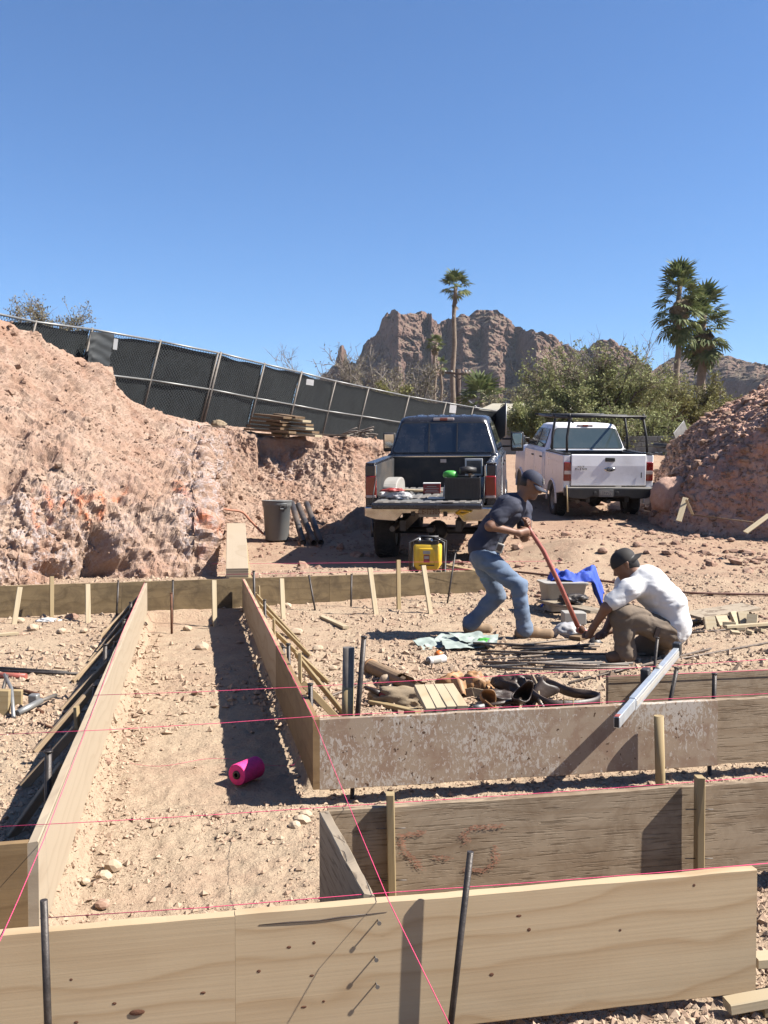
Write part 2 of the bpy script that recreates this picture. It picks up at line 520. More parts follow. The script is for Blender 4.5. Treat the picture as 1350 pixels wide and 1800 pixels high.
M['leaf_dry'] = leafmat('leaves_dry', (.27, .24, .14), (.36, .32, .19), (.24, .20, .13))
M['leaf_yel'] = leafmat('leaves_yellow_green', (.23, .235, .07), (.36, .33, .12), (.24, .20, .10))
M['palm_leaf'] = leafmat('palm_leaf', (.12, .165, .055), (.25, .27, .11))
M['palm_dead'] = leafmat('palm_leaf_dead', (.26, .20, .12), (.34, .27, .17))
M['bark'] = plain('bark', (.14, .10, .075), .9, var=.4, scale=14, bump=.5, bscale=30)
M['bark_grey'] = plain('bark_grey', (.30, .25, .21), .9, var=.3, scale=14, bump=.4, bscale=30)
M['palm_bark'] = plain('palm_bark', (.29, .22, .16), .9, var=.3, scale=5, bump=.6, bscale=25)

M['steel'] = plain('steel_pin', (.085, .07, .062), .5, .35, var=.45, scale=25, bump=.2, bscale=120)
M['rust'] = plain('rusty_steel', (.20, .085, .045), .8, .2, var=.4, scale=30, bump=.3, bscale=90)
M['rebar'] = plain('rebar', (.25, .20, .165), .6, .6, var=.35, scale=20, bump=.4, bscale=110)
M['galv'] = plain('galvanised', (.40, .40, .39), .5, .5, var=.15, scale=14)
M['galv_rust'] = plain('galvanised_dull', (.24, .21, .185), .65, .4, var=.25, scale=14)
M['alu'] = plain('aluminium', (.62, .65, .68), .38, .7, var=.08, scale=8)
M['string'] = plain('pink_line', (.85, .07, .20), .8, k=.75, var=.15, scale=80, bump=.3, bscale=400)
M['spool'] = plain('pink_spool', (.88, .05, .25), .75, k=.85, var=.15, scale=60, bump=.6, bscale=220)
M['orange_rope'] = plain('orange_cord', (.55, .22, .13), .7, var=.2, scale=20, dust=.4)
M['hose'] = plain('brown_hose', (.22, .09, .06), .6, var=.25, scale=20, dust=.4)
M['tarred'] = plain('black_screen', (.012, .016, .018), .8, var=.4, scale=6, spec=.3, bump=.3, bscale=8)
M['wire'] = plain('fence_wire', (.05, .053, .057), .6, .4, var=.2, scale=10)
M['can'] = plain('grey_plastic', (.21, .225, .235), .55, var=.08, scale=4, dust=.25)
M['black_pipe'] = plain('black_pipe', (.05, .045, .045), .5, var=.3, scale=8, dust=.6)
M['black'] = plain('black_plastic', (.018, .018, .02), .5, var=.3, scale=12, dust=.08)
M['rubber'] = plain('tyre_rubber', (.02, .019, .018), .85, var=.3, scale=12, dust=.35, dcol=(.16, .115, .08))
M['yellow'] = plain('yellow_enamel', (.75, .48, .03), .4, k=.85, var=.1, scale=8, dust=.2)
M['orange'] = plain('orange_plastic', (.85, .22, .03), .45, var=.08, scale=8)
M['white'] = plain('white_plastic', (.72, .71, .69), .5, k=.75, var=.06, scale=8, dust=.12)
M['offwhite'] = plain('grey_white', (.55, .52, .47), .6, var=.1, scale=8, dust=.25)
M['paper'] = plain('printed_paper', (.46, .53, .48), .7, var=.25, scale=11)
M['green'] = plain('green_plastic', (.10, .52, .08), .45, var=.1, scale=10)
M['red'] = plain('red_enamel', (.45, .05, .045), .45, var=.15, scale=10, dust=.15)
M['redpaint'] = plain('faded_red_steel', (.52, .13, .10), .5, var=.2, scale=14, dust=.35)
M['leather'] = plain('tan_leather', (.34, .18, .08), .6, k=.85, var=.35, scale=9, bump=.3, bscale=50)
M['leather_dk'] = plain('black_leather', (.035, .022, .018), .5, var=.4, scale=9, bump=.3, bscale=50, dust=.2)
M['canvas'] = plain('canvas', (.40, .30, .19), .85, var=.2, scale=9, bump=.4, bscale=70)
M['blue_cloth'] = plain('blue_cloth', (.03, .08, .48), .75, k=.75, var=.2, scale=9)
M['skin'] = plain('skin', (.30, .145, .085), .55, var=.12, scale=12)
M['tee_navy'] = plain('navy_cotton', (.045, .05, .085), .9, var=.2, scale=7, bump=.3, bscale=40)
M['tee_white'] = plain('white_cotton', (.78, .77, .77), .9, k=.72, var=.05, scale=7, bump=.25, bscale=30)
M['denim'] = plain('denim', (.17, .24, .36), .9, var=.3, scale=6, bump=.3, bscale=60, dust=.3, dcol=(.33, .34, .36))
M['khaki'] = plain('khaki', (.23, .175, .13), .9, var=.2, scale=7, bump=.3, bscale=50, dust=.3)
M['boot'] = plain('tan_boot', (.36, .235, .135), .8, var=.2, scale=14, dust=.4)
M['boot_dk'] = plain('brown_boot', (.19, .105, .06), .8, var=.2, scale=14, dust=.3)
M['cap_navy'] = plain('cap_navy', (.03, .035, .07), .8, var=.2, scale=14)
M['cap_black'] = plain('cap_black', (.022, .018, .017), .8, var=.3, scale=14)
M['hair'] = plain('black_hair', (.012, .009, .008), .6, var=.3, scale=40)
M['eye'] = plain('eye', (.03, .02, .015), .3, var=.1, scale=30)
M['paint_dark'] = plain('charcoal_paint', (.035, .037, .048), .25, .35, var=.1, scale=5, spec=.6, dust=.3, dcol=(.16, .135, .11))
M['paint_white'] = plain('white_paint', (.74, .73, .75), .3, 0, k=1.0, var=.03, scale=4, spec=.5, dust=.35, dcol=(.50, .42, .36))
M['chrome'] = plain('chrome', (.62, .60, .57), .16, 1.0, var=.1, scale=6, dust=.3, dcol=(.45, .36, .26))
M['lamp_red'] = plain('red_lens', (.30, .012, .010), .12, 0, k=.6, var=.15, scale=20, spec=.7)
M['lamp_clear'] = plain('clear_lens', (.66, .55, .52), .15, 0, var=.1, scale=20, spec=.7)
M['plate'] = plain('number_plate', (.42, .40, .36), .5, var=.1, scale=14, dust=.5)
M['liner'] = plain('bed_liner', (.02, .02, .022), .75, var=.3, scale=8, bump=.4, bscale=80, dust=.2)
M['liner_grey'] = plain('bed_dusty', (.20, .20, .20), .7, var=.2, scale=8, bump=.2, bscale=60, dust=.4)
M['dusty'] = plain('wheel_house', (.44, .42, .39), .7, var=.12, scale=6, dust=.3)
M['bag'] = plain('plastic_bag', (.62, .60, .60), .3, var=.08, scale=10, spec=.6)
M['stucco'] = plain('stucco', (.34, .32, .29), .9, var=.12, scale=3, bump=.3, bscale=12)
M['roof'] = plain('roof_cream', (.50, .45, .35), .85, var=.12, scale=1.4, bump=.3, bscale=3)
M['block'] = plain('grey_block', (.20, .20, .19), .9, var=.15, scale=2, bump=.3, bscale=14)
M['pole'] = plain('pole_wood', (.10, .06, .045), .9, var=.3, scale=4)
def glass(name, c, rough=.04):
    t = NT(name); v = t.coord()
    d = t.ramp(t.noise(v, 3, 5, .6), [(.45, 0), (.8, .18)])
    col = t.mix(d, c, (.22, .19, .16))
    m = t.out(col, rough, 0, .8)
    return m
M['glass'] = glass('tinted_glass', (.008, .012, .02))
M['glass_grey'] = glass('grey_glass', (.05, .07, .075), .06)
M['mirror'] = plain('mirror_glass', (.75, .75, .72), .05, 1.0, var=.03, scale=5)

# ================================================================== THE SETTING
# ------------------------------------------------------------------ ground sheet
def ab(x, y):
    dx, dy = x - C0.x, y - C0.y
    return dx * NX.x + dy * NX.y, dx * TX.x + dy * TX.y
def back_b(a): return 6.23 + (a + 2.51) * 0.12
BASE_Y = [-50, 10.9, 13, 15.6, 22, 27, 36, 60, 100, 9000]
BASE_Z = [0, 0.0, .14, .15, .62, 1.05, 2.3, 2.7, 3.0, 3.0]
def ground_z(x, y, rough=True):
    x = np.asarray(x, float); y = np.asarray(y, float)
    a, b = ab(x, y)
    z = np.interp(y, BASE_Y, BASE_Z)
    # fill standing behind the far form
    f = sstep(0.02, .12, b - back_b(a)) * sstep(3.3, 2.7, a)
    z = z + f * np.clip(.24 - z, 0, 1) * sstep(13.5, 11.5, y)
    # footing trench dug a little below the forms
    tr = sstep(-1.02, -.96, a) * sstep(.06, -.02, a) * sstep(6.3, 6.2, b)
    tr2 = sstep(-1.0, -.9, a) * sstep(.42, .2, b) * sstep(-2.1, -2.0, b)
    z = z - .085 * np.maximum(tr, tr2)
    p = np.stack([x, y, x * 0], -1)
    far = sstep(9.5, 15, y) * sstep(60, 30, y)
    z = z + .05 * far * fbm(p * .9, 3, 21) + .07 * far * np.maximum(0, fbm(p * 1.7, 3, 31)) * sstep(-1, 4, x)
    z = z + .32 * np.exp(-((x - 3.05) / .8) ** 2 - ((y - 15.6) / .8) ** 2) + .2 * np.exp(-((x - 4.3) / .9) ** 2 - ((y - 15.0) / .7) ** 2)
    z = z + .12 * np.exp(-((x + .5) / 1.3) ** 2 - ((y - 12.2) / .45) ** 2)
    if rough:
        det = sstep(26, 14, y)
        z = z + det * (.010 * fbm(p * 2.2, 3, 5) + .011 * fbm(p * 8, 3, 6) + .011 * fbm(p * 24, 2, 8) * sstep(13, 6, y))
    return z
us = np.concatenate([[-40, -12, -5, -2.4, -1.5, -1.1], np.linspace(-.85, .85, 560), [1.1, 1.5, 2.4, 5, 12, 40]])
ysr = np.concatenate([[-60, -15, -4, -.5, .6], np.geomspace(1.25, 45, 620), np.geomspace(48, 6000, 36)])
yy = np.maximum(np.abs(ysr), 3.0)
GX = us[None, :] * np.where(ysr < 1.2, 4.0, np.maximum(ysr, 1.25))[:, None]
GY = np.repeat(ysr[:, None], len(us), 1)
GZ = ground_z(GX, GY)
me = npmesh('ground', np.stack([GX, GY, GZ], -1), gridfaces(*GX.shape))
ground = tag(link('ground', me, M['ground']), kind='structure')
def gz(x, y): return float(ground_z(np.array([x]), np.array([y]), False)[0])

# ------------------------------------------------------------------ loose stones as stuff
def ico():
    bm = bmesh.new(); bmesh.ops.create_icosphere(bm, subdivisions=1, radius=1)
    V = np.array([v.co[:] for v in bm.verts]); Fc = np.array([[v.index for v in f.verts] for f in bm.faces]); bm.free()
    return V, Fc
ICV, ICF = ico()
def octa():
    V = np.array([(1, 0, 0), (-1, 0, 0), (0, 1, 0), (0, -1, 0), (0, 0, 1), (0, 0, -1)], float)
    Fc = np.array([(0, 2, 4), (2, 1, 4), (1, 3, 4), (3, 0, 4), (2, 0, 5), (1, 2, 5), (3, 1, 5), (0, 3, 5)])
    return V, Fc
def scatter(name, pts, sizes, mat, big=True, flat=.7, sink=.25, seed=1, smooth=False):
    r = np.random.default_rng(seed)
    V0, F0 = (ICV, ICF) if big else octa()
    n = len(pts); k = len(V0)
    J = V0[None] * (1 + .33 * r.uniform(-1, 1, (n, k, 1))) * r.uniform(.7, 1.25, (n, 1, 3)) * np.array([1, 1, flat])
    an = r.uniform(0, 2 * np.pi, n); c, s_ = np.cos(an)[:, None], np.sin(an)[:, None]
    tl = r.normal(0, .35, n)[:, None]; ct, st = np.cos(tl), np.sin(tl)
    X, Y, Z = J[..., 0], J[..., 1], J[..., 2]
    Y, Z = Y * ct - Z * st, Y * st + Z * ct
    X, Y = X * c - Y * s_, X * s_ + Y * c
    Q = np.stack([X, Y, Z], -1) * sizes[:, None, None] + pts[:, None, :]
    Q[..., 2] += (sizes * (flat - sink * 2) * .5)[:, None]
    Fc = F0[None] + (np.arange(n) * k)[:, None, None]
    return link(name, npmesh(name, Q, Fc.reshape(-1, 3), smooth), mat)
# pebbles over the site floor: rounder ones near, simpler ones farther off
def pebble_field(n, y0, y1, s0, smax, seed, pw, big):
    r_ = np.random.default_rng(seed)
    py_ = y0 * (y1 / y0) ** (r_.random(n) ** pw); px_ = r_.uniform(-.74, .74, n) * py_
    dens = fbm(np.stack([px_ * 1.3, py_ * 1.3, px_ * 0], -1), 4, 44)
    a_, b_ = ab(px_, py_)
    tread = (a_ > -.85) & (a_ < -.1) & (b_ > .1)
    keep = r_.random(n) < np.clip(.60 + dens * 1.1 - .5 * tread, .04, 1)
    px_, py_ = px_[keep], py_[keep]
    sz = np.clip(s0 * (1 - r_.random(len(px_))) ** (-.52), s0, smax)
    return np.stack([px_, py_, ground_z(px_, py_)], -1), sz
for nm, lb, args in (('near_pebbles', 'small pale pebbles and grit strewn over the near sandy floor', (135000, 1.7, 6.4, .0036, .0165, 3, .82, False)), ('pebbles', 'gritty pebbles strewn over the sandy floor around the men', (72000, 5.5, 13.5, .0062, .034, 4, .9, False))):
    pt, sz = pebble_field(*args)
    tag(scatter(nm, pt, sz, M['pebble'], big=False, sink=.22, seed=5, flat=.8), lb, 'gravel', kind='stuff')
r_ = np.random.default_rng(33)
# red rubble in front of the trucks and below the mound
n = 15000
py_ = r_.uniform(9.5, 24, n); px_ = r_.uniform(-.15, .5, n) * py_
dens = fbm(np.stack([px_ * .6, py_ * .6, px_ * 0], -1), 3, 47)
road = np.exp(-((px_ - (2.6 + (py_ - 11) * .02)) / 1.0) ** 2) * (py_ < 14)
keep = r_.random(n) < np.clip(.35 + dens * 1.1 + .45 * sstep(3, 6, px_) - .6 * road, .02, 1)
keep &= ~((px_ < 1.9) & (py_ < 11.4))
px_, py_ = px_[keep], py_[keep]
sz = np.clip(.014 * (1 - r_.random(len(px_))) ** (-.45), .012, .11)
tag(scatter('rubble', np.stack([px_, py_, ground_z(px_, py_)], -1), sz, M['rubble'], seed=6), 'reddish rubble and clods spread around the parked trucks', 'rubble', kind='stuff')

# ------------------------------------------------------------------ lofted earth faces
def catmull(K, t):
    """K (n,m,3) keyed at integers, t sample positions"""
    n = len(K); i = np.clip(np.floor(t).astype(int), 0, n - 2); f = (t - i)[:, None, None]
    p0, p1, p2, p3 = K[np.maximum(i - 1, 0)], K[i], K[i + 1], K[np.minimum(i + 2, n - 1)]
    return .5 * (2 * p1 + (p2 - p0) * f + (2 * p0 - 5 * p1 + 4 * p2 - p3) * f ** 2 + (3 * p1 - p0 - 3 * p2 + p3) * f ** 3)
def loft(cols, ns, nv, vis):
    """cols: lists of world points from toe to top; vis: share of rows for the visible face"""
    K = []
    for c in cols:
        c = np.array(c, float)
        face, back = c[:vis], c[vis - 1:]
        def res(q, m):
            L = np.concatenate([[0], np.cumsum(np.linalg.norm(np.diff(q, axis=0), axis=1))])
            t = np.linspace(0, L[-1], m)
            return np.stack([np.interp(t, L, q[:, k]) for k in range(3)], -1)
        K.append(np.concatenate([res(face, nv), res(back, nv // 5)[1:]]))
    K = np.array(K)
    # spread samples by distance between columns
    d = np.linalg.norm(np.diff(K[:, nv // 2], axis=0), axis=1) + .15
    cum = np.concatenate([[0], np.cumsum(d)])
    t = np.interp(np.linspace(0, cum[-1], ns), cum, np.arange(len(K)))
    S = catmull(K, t)
    for _ in range(2):
        S[:, 1:-1] = (S[:, :-2] + 2 * S[:, 1:-1] + S[:, 2:]) / 4
    return S
def normals(S):
    du = np.gradient(S, axis=0); dv = np.gradient(S, axis=1)
    N = np.cross(du, dv); N /= np.linalg.norm(N, axis=-1, keepdims=True) + 1e-9
    return N
def Pl(lst): return [P(*q) for q in lst]
def bank_col(face, back):
    return Pl(face) + [Vector(b) for b in back]
def bk(px, d, z, dback=9):
    X = (px - 675) / FPX * d
    return [(X, d, z), (X * 1.15, d + dback, z - .1), (X * 1.3, d + dback * 2.2, z - 1.0)]
cols = [
 bank_col([(-420, 1090, 8.6), (-420, 940, 8.9), (-420, 860, 9.2), (-420, 720, 10.5), (-420, 560, 12), (-420, 430, 13.2)], bk(-420, 14.8, 2.7)),
 bank_col([(-160, 1050, 10.2), (-160, 950, 10.5), (-160, 870, 10.8), (-160, 760, 12), (-160, 600, 13.8), (-160, 480, 15)], bk(-160, 16.3, 2.7)),
 bank_col([(-5, 1042, 11.0), (-3, 940, 11.25), (0, 870, 11.6), (0, 770, 12.8), (0, 640, 15), (0, 556, 16.4)], bk(0, 17.7, 2.7)),
 bank_col([(60, 1040, 11.2), (65, 950, 11.4), (65, 875, 11.8), (70, 790, 12.8), (78, 680, 15.2), (82, 598, 17.6)], bk(85, 18.8, 2.72)),
 bank_col([(120, 1038, 11.4), (125, 960, 11.7), (130, 880, 12.0), (140, 800, 13.1), (158, 720, 15.6), (168, 648, 19.4)], bk(175, 20.6, 2.78)),
 bank_col([(190, 1036, 11.7), (195, 960, 12.0), (200, 890, 12.3), (210, 820, 13.4), (228, 760, 16), (238, 704, 20.6)], bk(245, 21.9, 2.82)),
 bank_col([(260, 1034, 12.0), (265, 960, 12.3), (270, 890, 12.6), (275, 830, 13.8), (285, 780, 17), (295, 730, 21.6)], bk(300, 22.8, 2.82)),
 bank_col([(330, 1032, 12.3), (332, 960, 12.6), (335, 890, 13.0), (335, 835, 14.2), (338, 790, 17.5), (345, 745, 22.2)], bk(348, 23.4, 2.8)),
 bank_col([(366, 1030, 12.5), (368, 960, 12.8), (368, 890, 13.2), (366, 830, 14.6), (366, 785, 18.5), (368, 750, 22.3)], bk(372, 24, 2.78)),
 bank_col([(369, 1000, 13.6), (372, 935, 15.0), (378, 880, 16.5), (388, 830, 18.5), (390, 790, 20.8), (392, 752, 22.3)], bk(396, 24.6, 2.77)),
 bank_col([(388, 960, 16.6), (396, 920, 17.8), (408, 870, 19.2), (418, 836, 20.3), (420, 800, 21.4), (422, 757, 22.2)], bk(424, 25.2, 2.76)),
 bank_col([(440, 952, 18.0), (442, 915, 18.8), (444, 870, 20.0), (446, 842, 20.9), (448, 806, 21.4), (449, 763, 21.9)], bk(455, 25.8, 2.74)),
 bank_col([(500, 950, 18.3), (500, 912, 19.1), (500, 868, 20.4), (500, 838, 21.3), (500, 806, 21.6), (500, 765, 22.0)], bk(505, 26.8, 2.7)),
 bank_col([(560, 948, 18.6), (560, 908, 19.4), (560, 868, 20.6), (560, 836, 21.5), (560, 806, 21.9), (560, 767, 22.3)], bk(565, 28.5, 2.63)),
 bank_col([(640, 944, 18.9), (640, 905, 19.8), (640, 866, 21), (640, 832, 22), (640, 806, 22.4), (640, 771, 22.9)], bk(640, 31, 2.58)),
 bank_col([(740, 900, 21), (740, 880, 22), (740, 850, 23.5), (740, 830, 24.5), (740, 806, 25.5), (740, 780, 26)], bk(740, 34.5, 2.5)),
 bank_col([(860, 846, 25), (860, 836, 26.5), (860, 826, 28), (860, 816, 30), (860, 806, 32), (860, 796, 34)], bk(860, 40, 2.45)),
]
S = loft(cols, 860, 300, 6)
N = normals(S)
if N[400, 130, 1] > 0: N = -N
h01 = np.linspace(0, 1, S.shape[1])[None, :] * np.ones((S.shape[0], 1))
facew = sstep(1.0, .93, np.clip(np.arange(S.shape[1]) / 299.0, 0, 1.3))[None, :] * np.ones((S.shape[0], 1))
pxs = 675 + S[..., 0] / S[..., 1] * FPX; pys = 840 - (S[..., 2] - CAMZ) / S[..., 1] * FPX
left = sstep(400, 330, pxs)
low = sstep(820, 900, pys)
q = S * np.array([1, 1, 1])
w1, w2, cid = worley(q * np.array([2.6, 2.6, 3.4]) + .35 * np.stack([fbm(q * 3, 2, 1), fbm(q * 3, 2, 2), fbm(q * 3, 2, 3)], -1), 4)
big = fbm(q * .9, 4, 61); mid = ridged(q * 2.4, 4, 63); fine = fbm(q * 9, 4, 65)
streak = ridged(np.stack([q[..., 0] * 3.6, q[..., 1] * 3.6, q[..., 2] * .6], -1), 3, 67)
disp = .24 * big * left + .09 * big + .10 * mid * (.4 + .55 * low * left) + .045 * (cid - .5) * sstep(.02, .12, w2 - w1) * (.4 + low * left) + .07 * fine
wall = sstep(372, 380, pxs) * sstep(680, 640, pxs) * sstep(852, 838, pys) * sstep(752, 768, pys)
disp = disp + .10 * streak * (wall + .35 * low * left) + .05 * (1 - wall) * (1 - left) * fbm(q * 4, 3, 71)
c1, c2, _ = worley(q * 4.2 + .4 * np.stack([fbm(q * 2, 2, 11), fbm(q * 2, 2, 12), fbm(q * 2, 2, 13)], -1), 14)
e1, e2, _ = worley(q * 10.5 + .3 * np.stack([fbm(q * 5, 2, 15), fbm(q * 5, 2, 16), fbm(q * 5, 2, 17)], -1), 18)
cm = np.clip(.55 + .9 * fbm(q * .8, 3, 73), .1, 1.2)
pit = np.maximum(0, fbm(q * 3.1, 3, 83) - .22)
disp = disp - .22 * pit * left + .05 * (.45 - c1) * cm * (.35 + .65 * left) + .022 * ridged(q * 7, 4, 85) + .03 * low * left * ridged(q * 5, 3, 87) + .016 * (.45 - e1) * np.clip(.7 + .8 * fbm(q * 1.7, 2, 75), .15, 1.3)
g1, g2, gid = worley(q * np.array([6.5, 6.5, 8.5]) + .5 * np.stack([fbm(q * 4, 2, 51), fbm(q * 4, 2, 52), fbm(q * 4, 2, 53)], -1), 54)
k1, k2, kid = worley(q * 15 + .4 * np.stack([fbm(q * 9, 2, 55), fbm(q * 9, 2, 56), fbm(q * 9, 2, 57)], -1), 58)
bl = np.clip(.4 + 1.1 * fbm(q * 1.3, 3, 59) + .35 * low * left, .05, 1.2)
disp = disp + .058 * (gid - .5) * sstep(0, .10, g2 - g1) * bl + .03 * (kid - .5) * sstep(0, .12, k2 - k1) * bl
disp = disp + .09 * streak * np.exp(-((pxs - 352) / 45) ** 2 - ((pys - 815) / 50) ** 2)
# a deep hollow low on the left and the overhang over it
def blob(px, py, rx, ry): return np.exp(-((pxs - px) / rx) ** 2 - ((pys - py) / ry) ** 2)
disp = disp - .38 * blob(165, 975, 22, 55) - .22 * blob(95, 1005, 45, 14) - .25 * blob(15, 835, 16, 22) + .16 * blob(40, 880, 22, 24) - .22 * blob(195, 1000, 40, 10)
disp = disp + .22 * blob(178, 672, 20, 22) + .16 * blob(60, 596, 14, 10) - .12 * blob(215, 790, 12, 10)
# the wall behind steps back where the lumber stack lies
disp = disp - .35 * sstep(450, 458, pxs) * sstep(560, 490, pxs) * wall
edge = sstep(.9, 1.0, np.clip(np.arange(S.shape[1]) / 299.0, 0, 1))[None, :]
S = S + N * (disp * np.maximum(facew, .25))[..., None]
S[..., 2] += .05 * fbm(S * 5, 3, 90) * edge
# roots below grade so that no gap shows at the toe
S[:, 0, 2] -= .35
nr, nc = S.shape[:2]
me = npmesh('earth_bank', S, gridfaces(nr, nc), False)
chalk = np.clip(low * left * sstep(300, 60, pxs) * 1.0 + blob(340, 830, 32, 90) * 1.1 + blob(335, 940, 34, 90) + blob(510, 815, 40, 26) * .9 + blob(385, 800, 22, 50) * .9 + .12, 0, 1)
def stroke(pts, w):
    m = np.zeros(pxs.shape)
    for (x0, y0), (x1, y1) in zip(pts, pts[1:]):
        dx, dy = x1 - x0, y1 - y0
        t = np.clip(((pxs - x0) * dx + (pys - y0) * dy) / (dx * dx + dy * dy), 0, 1)
        d = np.hypot(pxs - x0 - t * dx, pys - y0 - t * dy)
        m = np.maximum(m, np.exp(-(d / w) ** 2))
    return m
paint = np.zeros(pxs.shape)
for pts, w in (([(57, 850), (62, 905), (66, 925)], 5), ([(80, 850), (90, 880), (92, 910)], 5), ([(105, 895), (118, 870), (135, 860), (138, 905)], 5),
               ([(128, 865), (148, 885), (170, 880)], 4), ([(165, 875), (180, 862), (178, 895), (172, 915)], 5), ([(205, 868), (222, 860)], 5),
               ([(312, 850), (318, 885), (322, 895)], 6), ([(335, 925), (352, 918), (362, 930)], 9), ([(345, 940), (350, 975)], 7), ([(150, 905), (155, 925)], 4)):
    paint = np.maximum(paint, stroke(pts, w))
paint *= np.clip(.45 + 1.3 * fbm(S * 9, 3, 97), 0, .8)
for nm, arr in (('chalk', chalk), ('paint', paint)):
    at = me.attributes.new(nm, 'FLOAT', 'POINT'); at.data.foreach_set('value', arr.astype(np.float32).ravel())
tag(link('earth_bank', me, M['bank']), kind='structure')
BANK = S
# stones lodged in the bank and at its foot
r_ = np.random.default_rng(12)
ii = r_.integers(8, nr - 4, 12000); jj = r_.integers(1, 305, 12000)
pp = S[ii, jj] + r_.normal(0, .015, (12000, 3))
sz = np.clip(.010 * (1 - r_.random(12000)) ** (-.36), .010, .075)
tag(scatter('bank_stones', pp, sz, M['bank'], sink=.35, seed=13, flat=.85), 'clods and stones lodged in the excavated earth bank', 'stones', kind='stuff')

mc = [Pl(c) + [Vector(v) for v in bk(px, d, z, 4)] for c, px, d, z in (
 ([(1140, 916, 21), (1146, 890, 21.2), (1155, 860, 21.8), (1160, 830, 22.5), (1172, 800, 23.2), (1182, 776, 24)], 1185, 27, 2.0),
 ([(1172, 930, 19.4), (1180, 888, 19.7), (1188, 868, 19.8), (1194, 855, 20), (1200, 812, 21.5), (1196, 768, 23.2)], 1200, 28, 2.2),
 ([(1220, 940, 18.7), (1224, 870, 19.0), (1228, 845, 19.1), (1232, 828, 19.3), (1236, 782, 20.8), (1228, 740, 22.6)], 1235, 28, 2.5),
 ([(1266, 942, 18.5), (1270, 855, 18.8), (1274, 815, 18.9), (1278, 797, 19.1), (1280, 750, 20.6), (1270, 715, 22.4)], 1280, 28, 2.6),
 ([(1318, 944, 18.3), (1318, 830, 18.6), (1322, 780, 18.7), (1326, 760, 18.9), (1326, 722, 20.4), (1314, 692, 22.2)], 1330, 28, 2.7),
 ([(1370, 946, 18.1), (1370, 800, 18.4), (1374, 742, 18.5), (1378, 722, 18.7), (1376, 694, 20.2), (1364, 670, 22)], 1380, 28, 2.8),
 ([(1460, 950, 17.8), (1460, 780, 18.1), (1464, 680, 18.2), (1468, 660, 18.4), (1464, 636, 20), (1450, 618, 21.8)], 1460, 27, 2.9),
 ([(1720, 962, 17.0), (1720, 760, 17.3), (1724, 600, 17.4), (1728, 580, 17.6), (1724, 556, 19), (1710, 540, 21)], 1700, 25, 3.0))]
S = loft(mc, 460, 200, 6); N = normals(S)
if N[220, 80, 0] > 0 and N[220, 80, 1] > 0: N = -N
if (N[220, 150, 2]) < 0: N = -N
q = S
fw = sstep(1.02, .9, np.clip(np.arange(S.shape[1]) / 199.0, 0, 1.3))[None, :]
m1, m2, mid_ = worley(q * 6, 22)
disp = .12 * fbm(q * .8, 3, 161) + .06 * ridged(q * 2.2, 4, 163) + .05 * fbm(q * 8, 4, 165) + .05 * (.45 - m1) + .06 * (mid_ - .5) * sstep(0, .1, m2 - m1)
S = S + N * (disp * np.maximum(fw, .3))[..., None]
S[:, 0, 2] -= .4
tag(link('spoil_mound', npmesh('spoil_mound', S, gridfaces(*S.shape[:2]), False), M['mound']), kind='structure')
ii = r_.integers(4, 420, 5200); jj = (200 * r_.random(5200) ** .7).astype(int)
sz = np.clip(.018 * (1 - r_.random(5200)) ** (-.42), .015, .12)
tag(scatter('mound_stones', S[ii, jj], sz, M['rubble'], sink=.3, seed=19), 'gravelly stones covering the red spoil mound', 'stones', kind='stuff')
# a boulder of caked earth at the foot of the mound
def boulder(name, c, size, mat, seed, sub=4, amp=.28, **kw):
    bm = bmesh.new(); bmesh.ops.create_icosphere(bm, subdivisions=sub, radius=1)
    V = np.array([v.co[:] for v in bm.verts]); Fc = np.array([[v.index for v in f.verts] for f in bm.faces]); bm.free()
    w1, w2, cid = worley(V * 1.3 + seed * 5.1, seed)
    rr = 1 + amp * fbm(V * 1.1 + seed * 3.3, 3, seed) + .16 * (cid - .5) * sstep(0, .15, w2 - w1) + .07 * fbm(V * 5, 3, seed + 1)
    V = V * rr[:, None] * np.array(size)
    V[:, 2] = np.maximum(V[:, 2], -size[2] * .62)
    return link(name, npmesh(name, V, Fc, sub > 2), mat, loc=c)
p = P(1186, 830, 20.0)
tag(boulder('earth_boulder', (p.x, p.y, 1.05), (.40, .36, .42), M['mound'], 3), 'big caked block of red earth beside the white truck', 'boulder')

# ------------------------------------------------------------------ mountain
sk = [(380, 770), (430, 745), (500, 722), (560, 668), (588, 642), (592, 622), (597, 608), (603, 606), (608, 615), (611, 640), (617, 636), (622, 640), (634, 625), (640, 602), (660, 588), (668, 572), (672, 558), (685, 545), (693, 541), (706, 550), (728, 545), (748, 545), (757, 548), (764, 562), (772, 566), (780, 564), (800, 556), (812, 548), (826, 552), (846, 541), (864, 541), (884, 550), (905, 570), (925, 578), (950, 583), (975, 592), (1000, 606), (1010, 616), (1036, 612), (1052, 597), (1075, 597), (1100, 606), (1130, 632), (1150, 650), (1175, 632), (1210, 620), (1250, 618), (1290, 624), (1320, 636), (1350, 640), (1420, 655), (1520, 690), (1700, 740)]
mx = np.concatenate([np.arange(380, 560, 4), np.arange(560, 1380, 1.45), np.arange(1380, 1700, 5)])
sky_y = np.interp(mx, *zip(*sk))
sky_y = sky_y + 2.2 * fbm(np.stack([mx * .11, mx * 0, mx * 0], -1), 4, 200)
vv = np.linspace(0, 1, 190)
PY = 790 + (sky_y[:, None] - 790) * vv[None, :]
PX = np.repeat(mx[:, None], len(vv), 1)
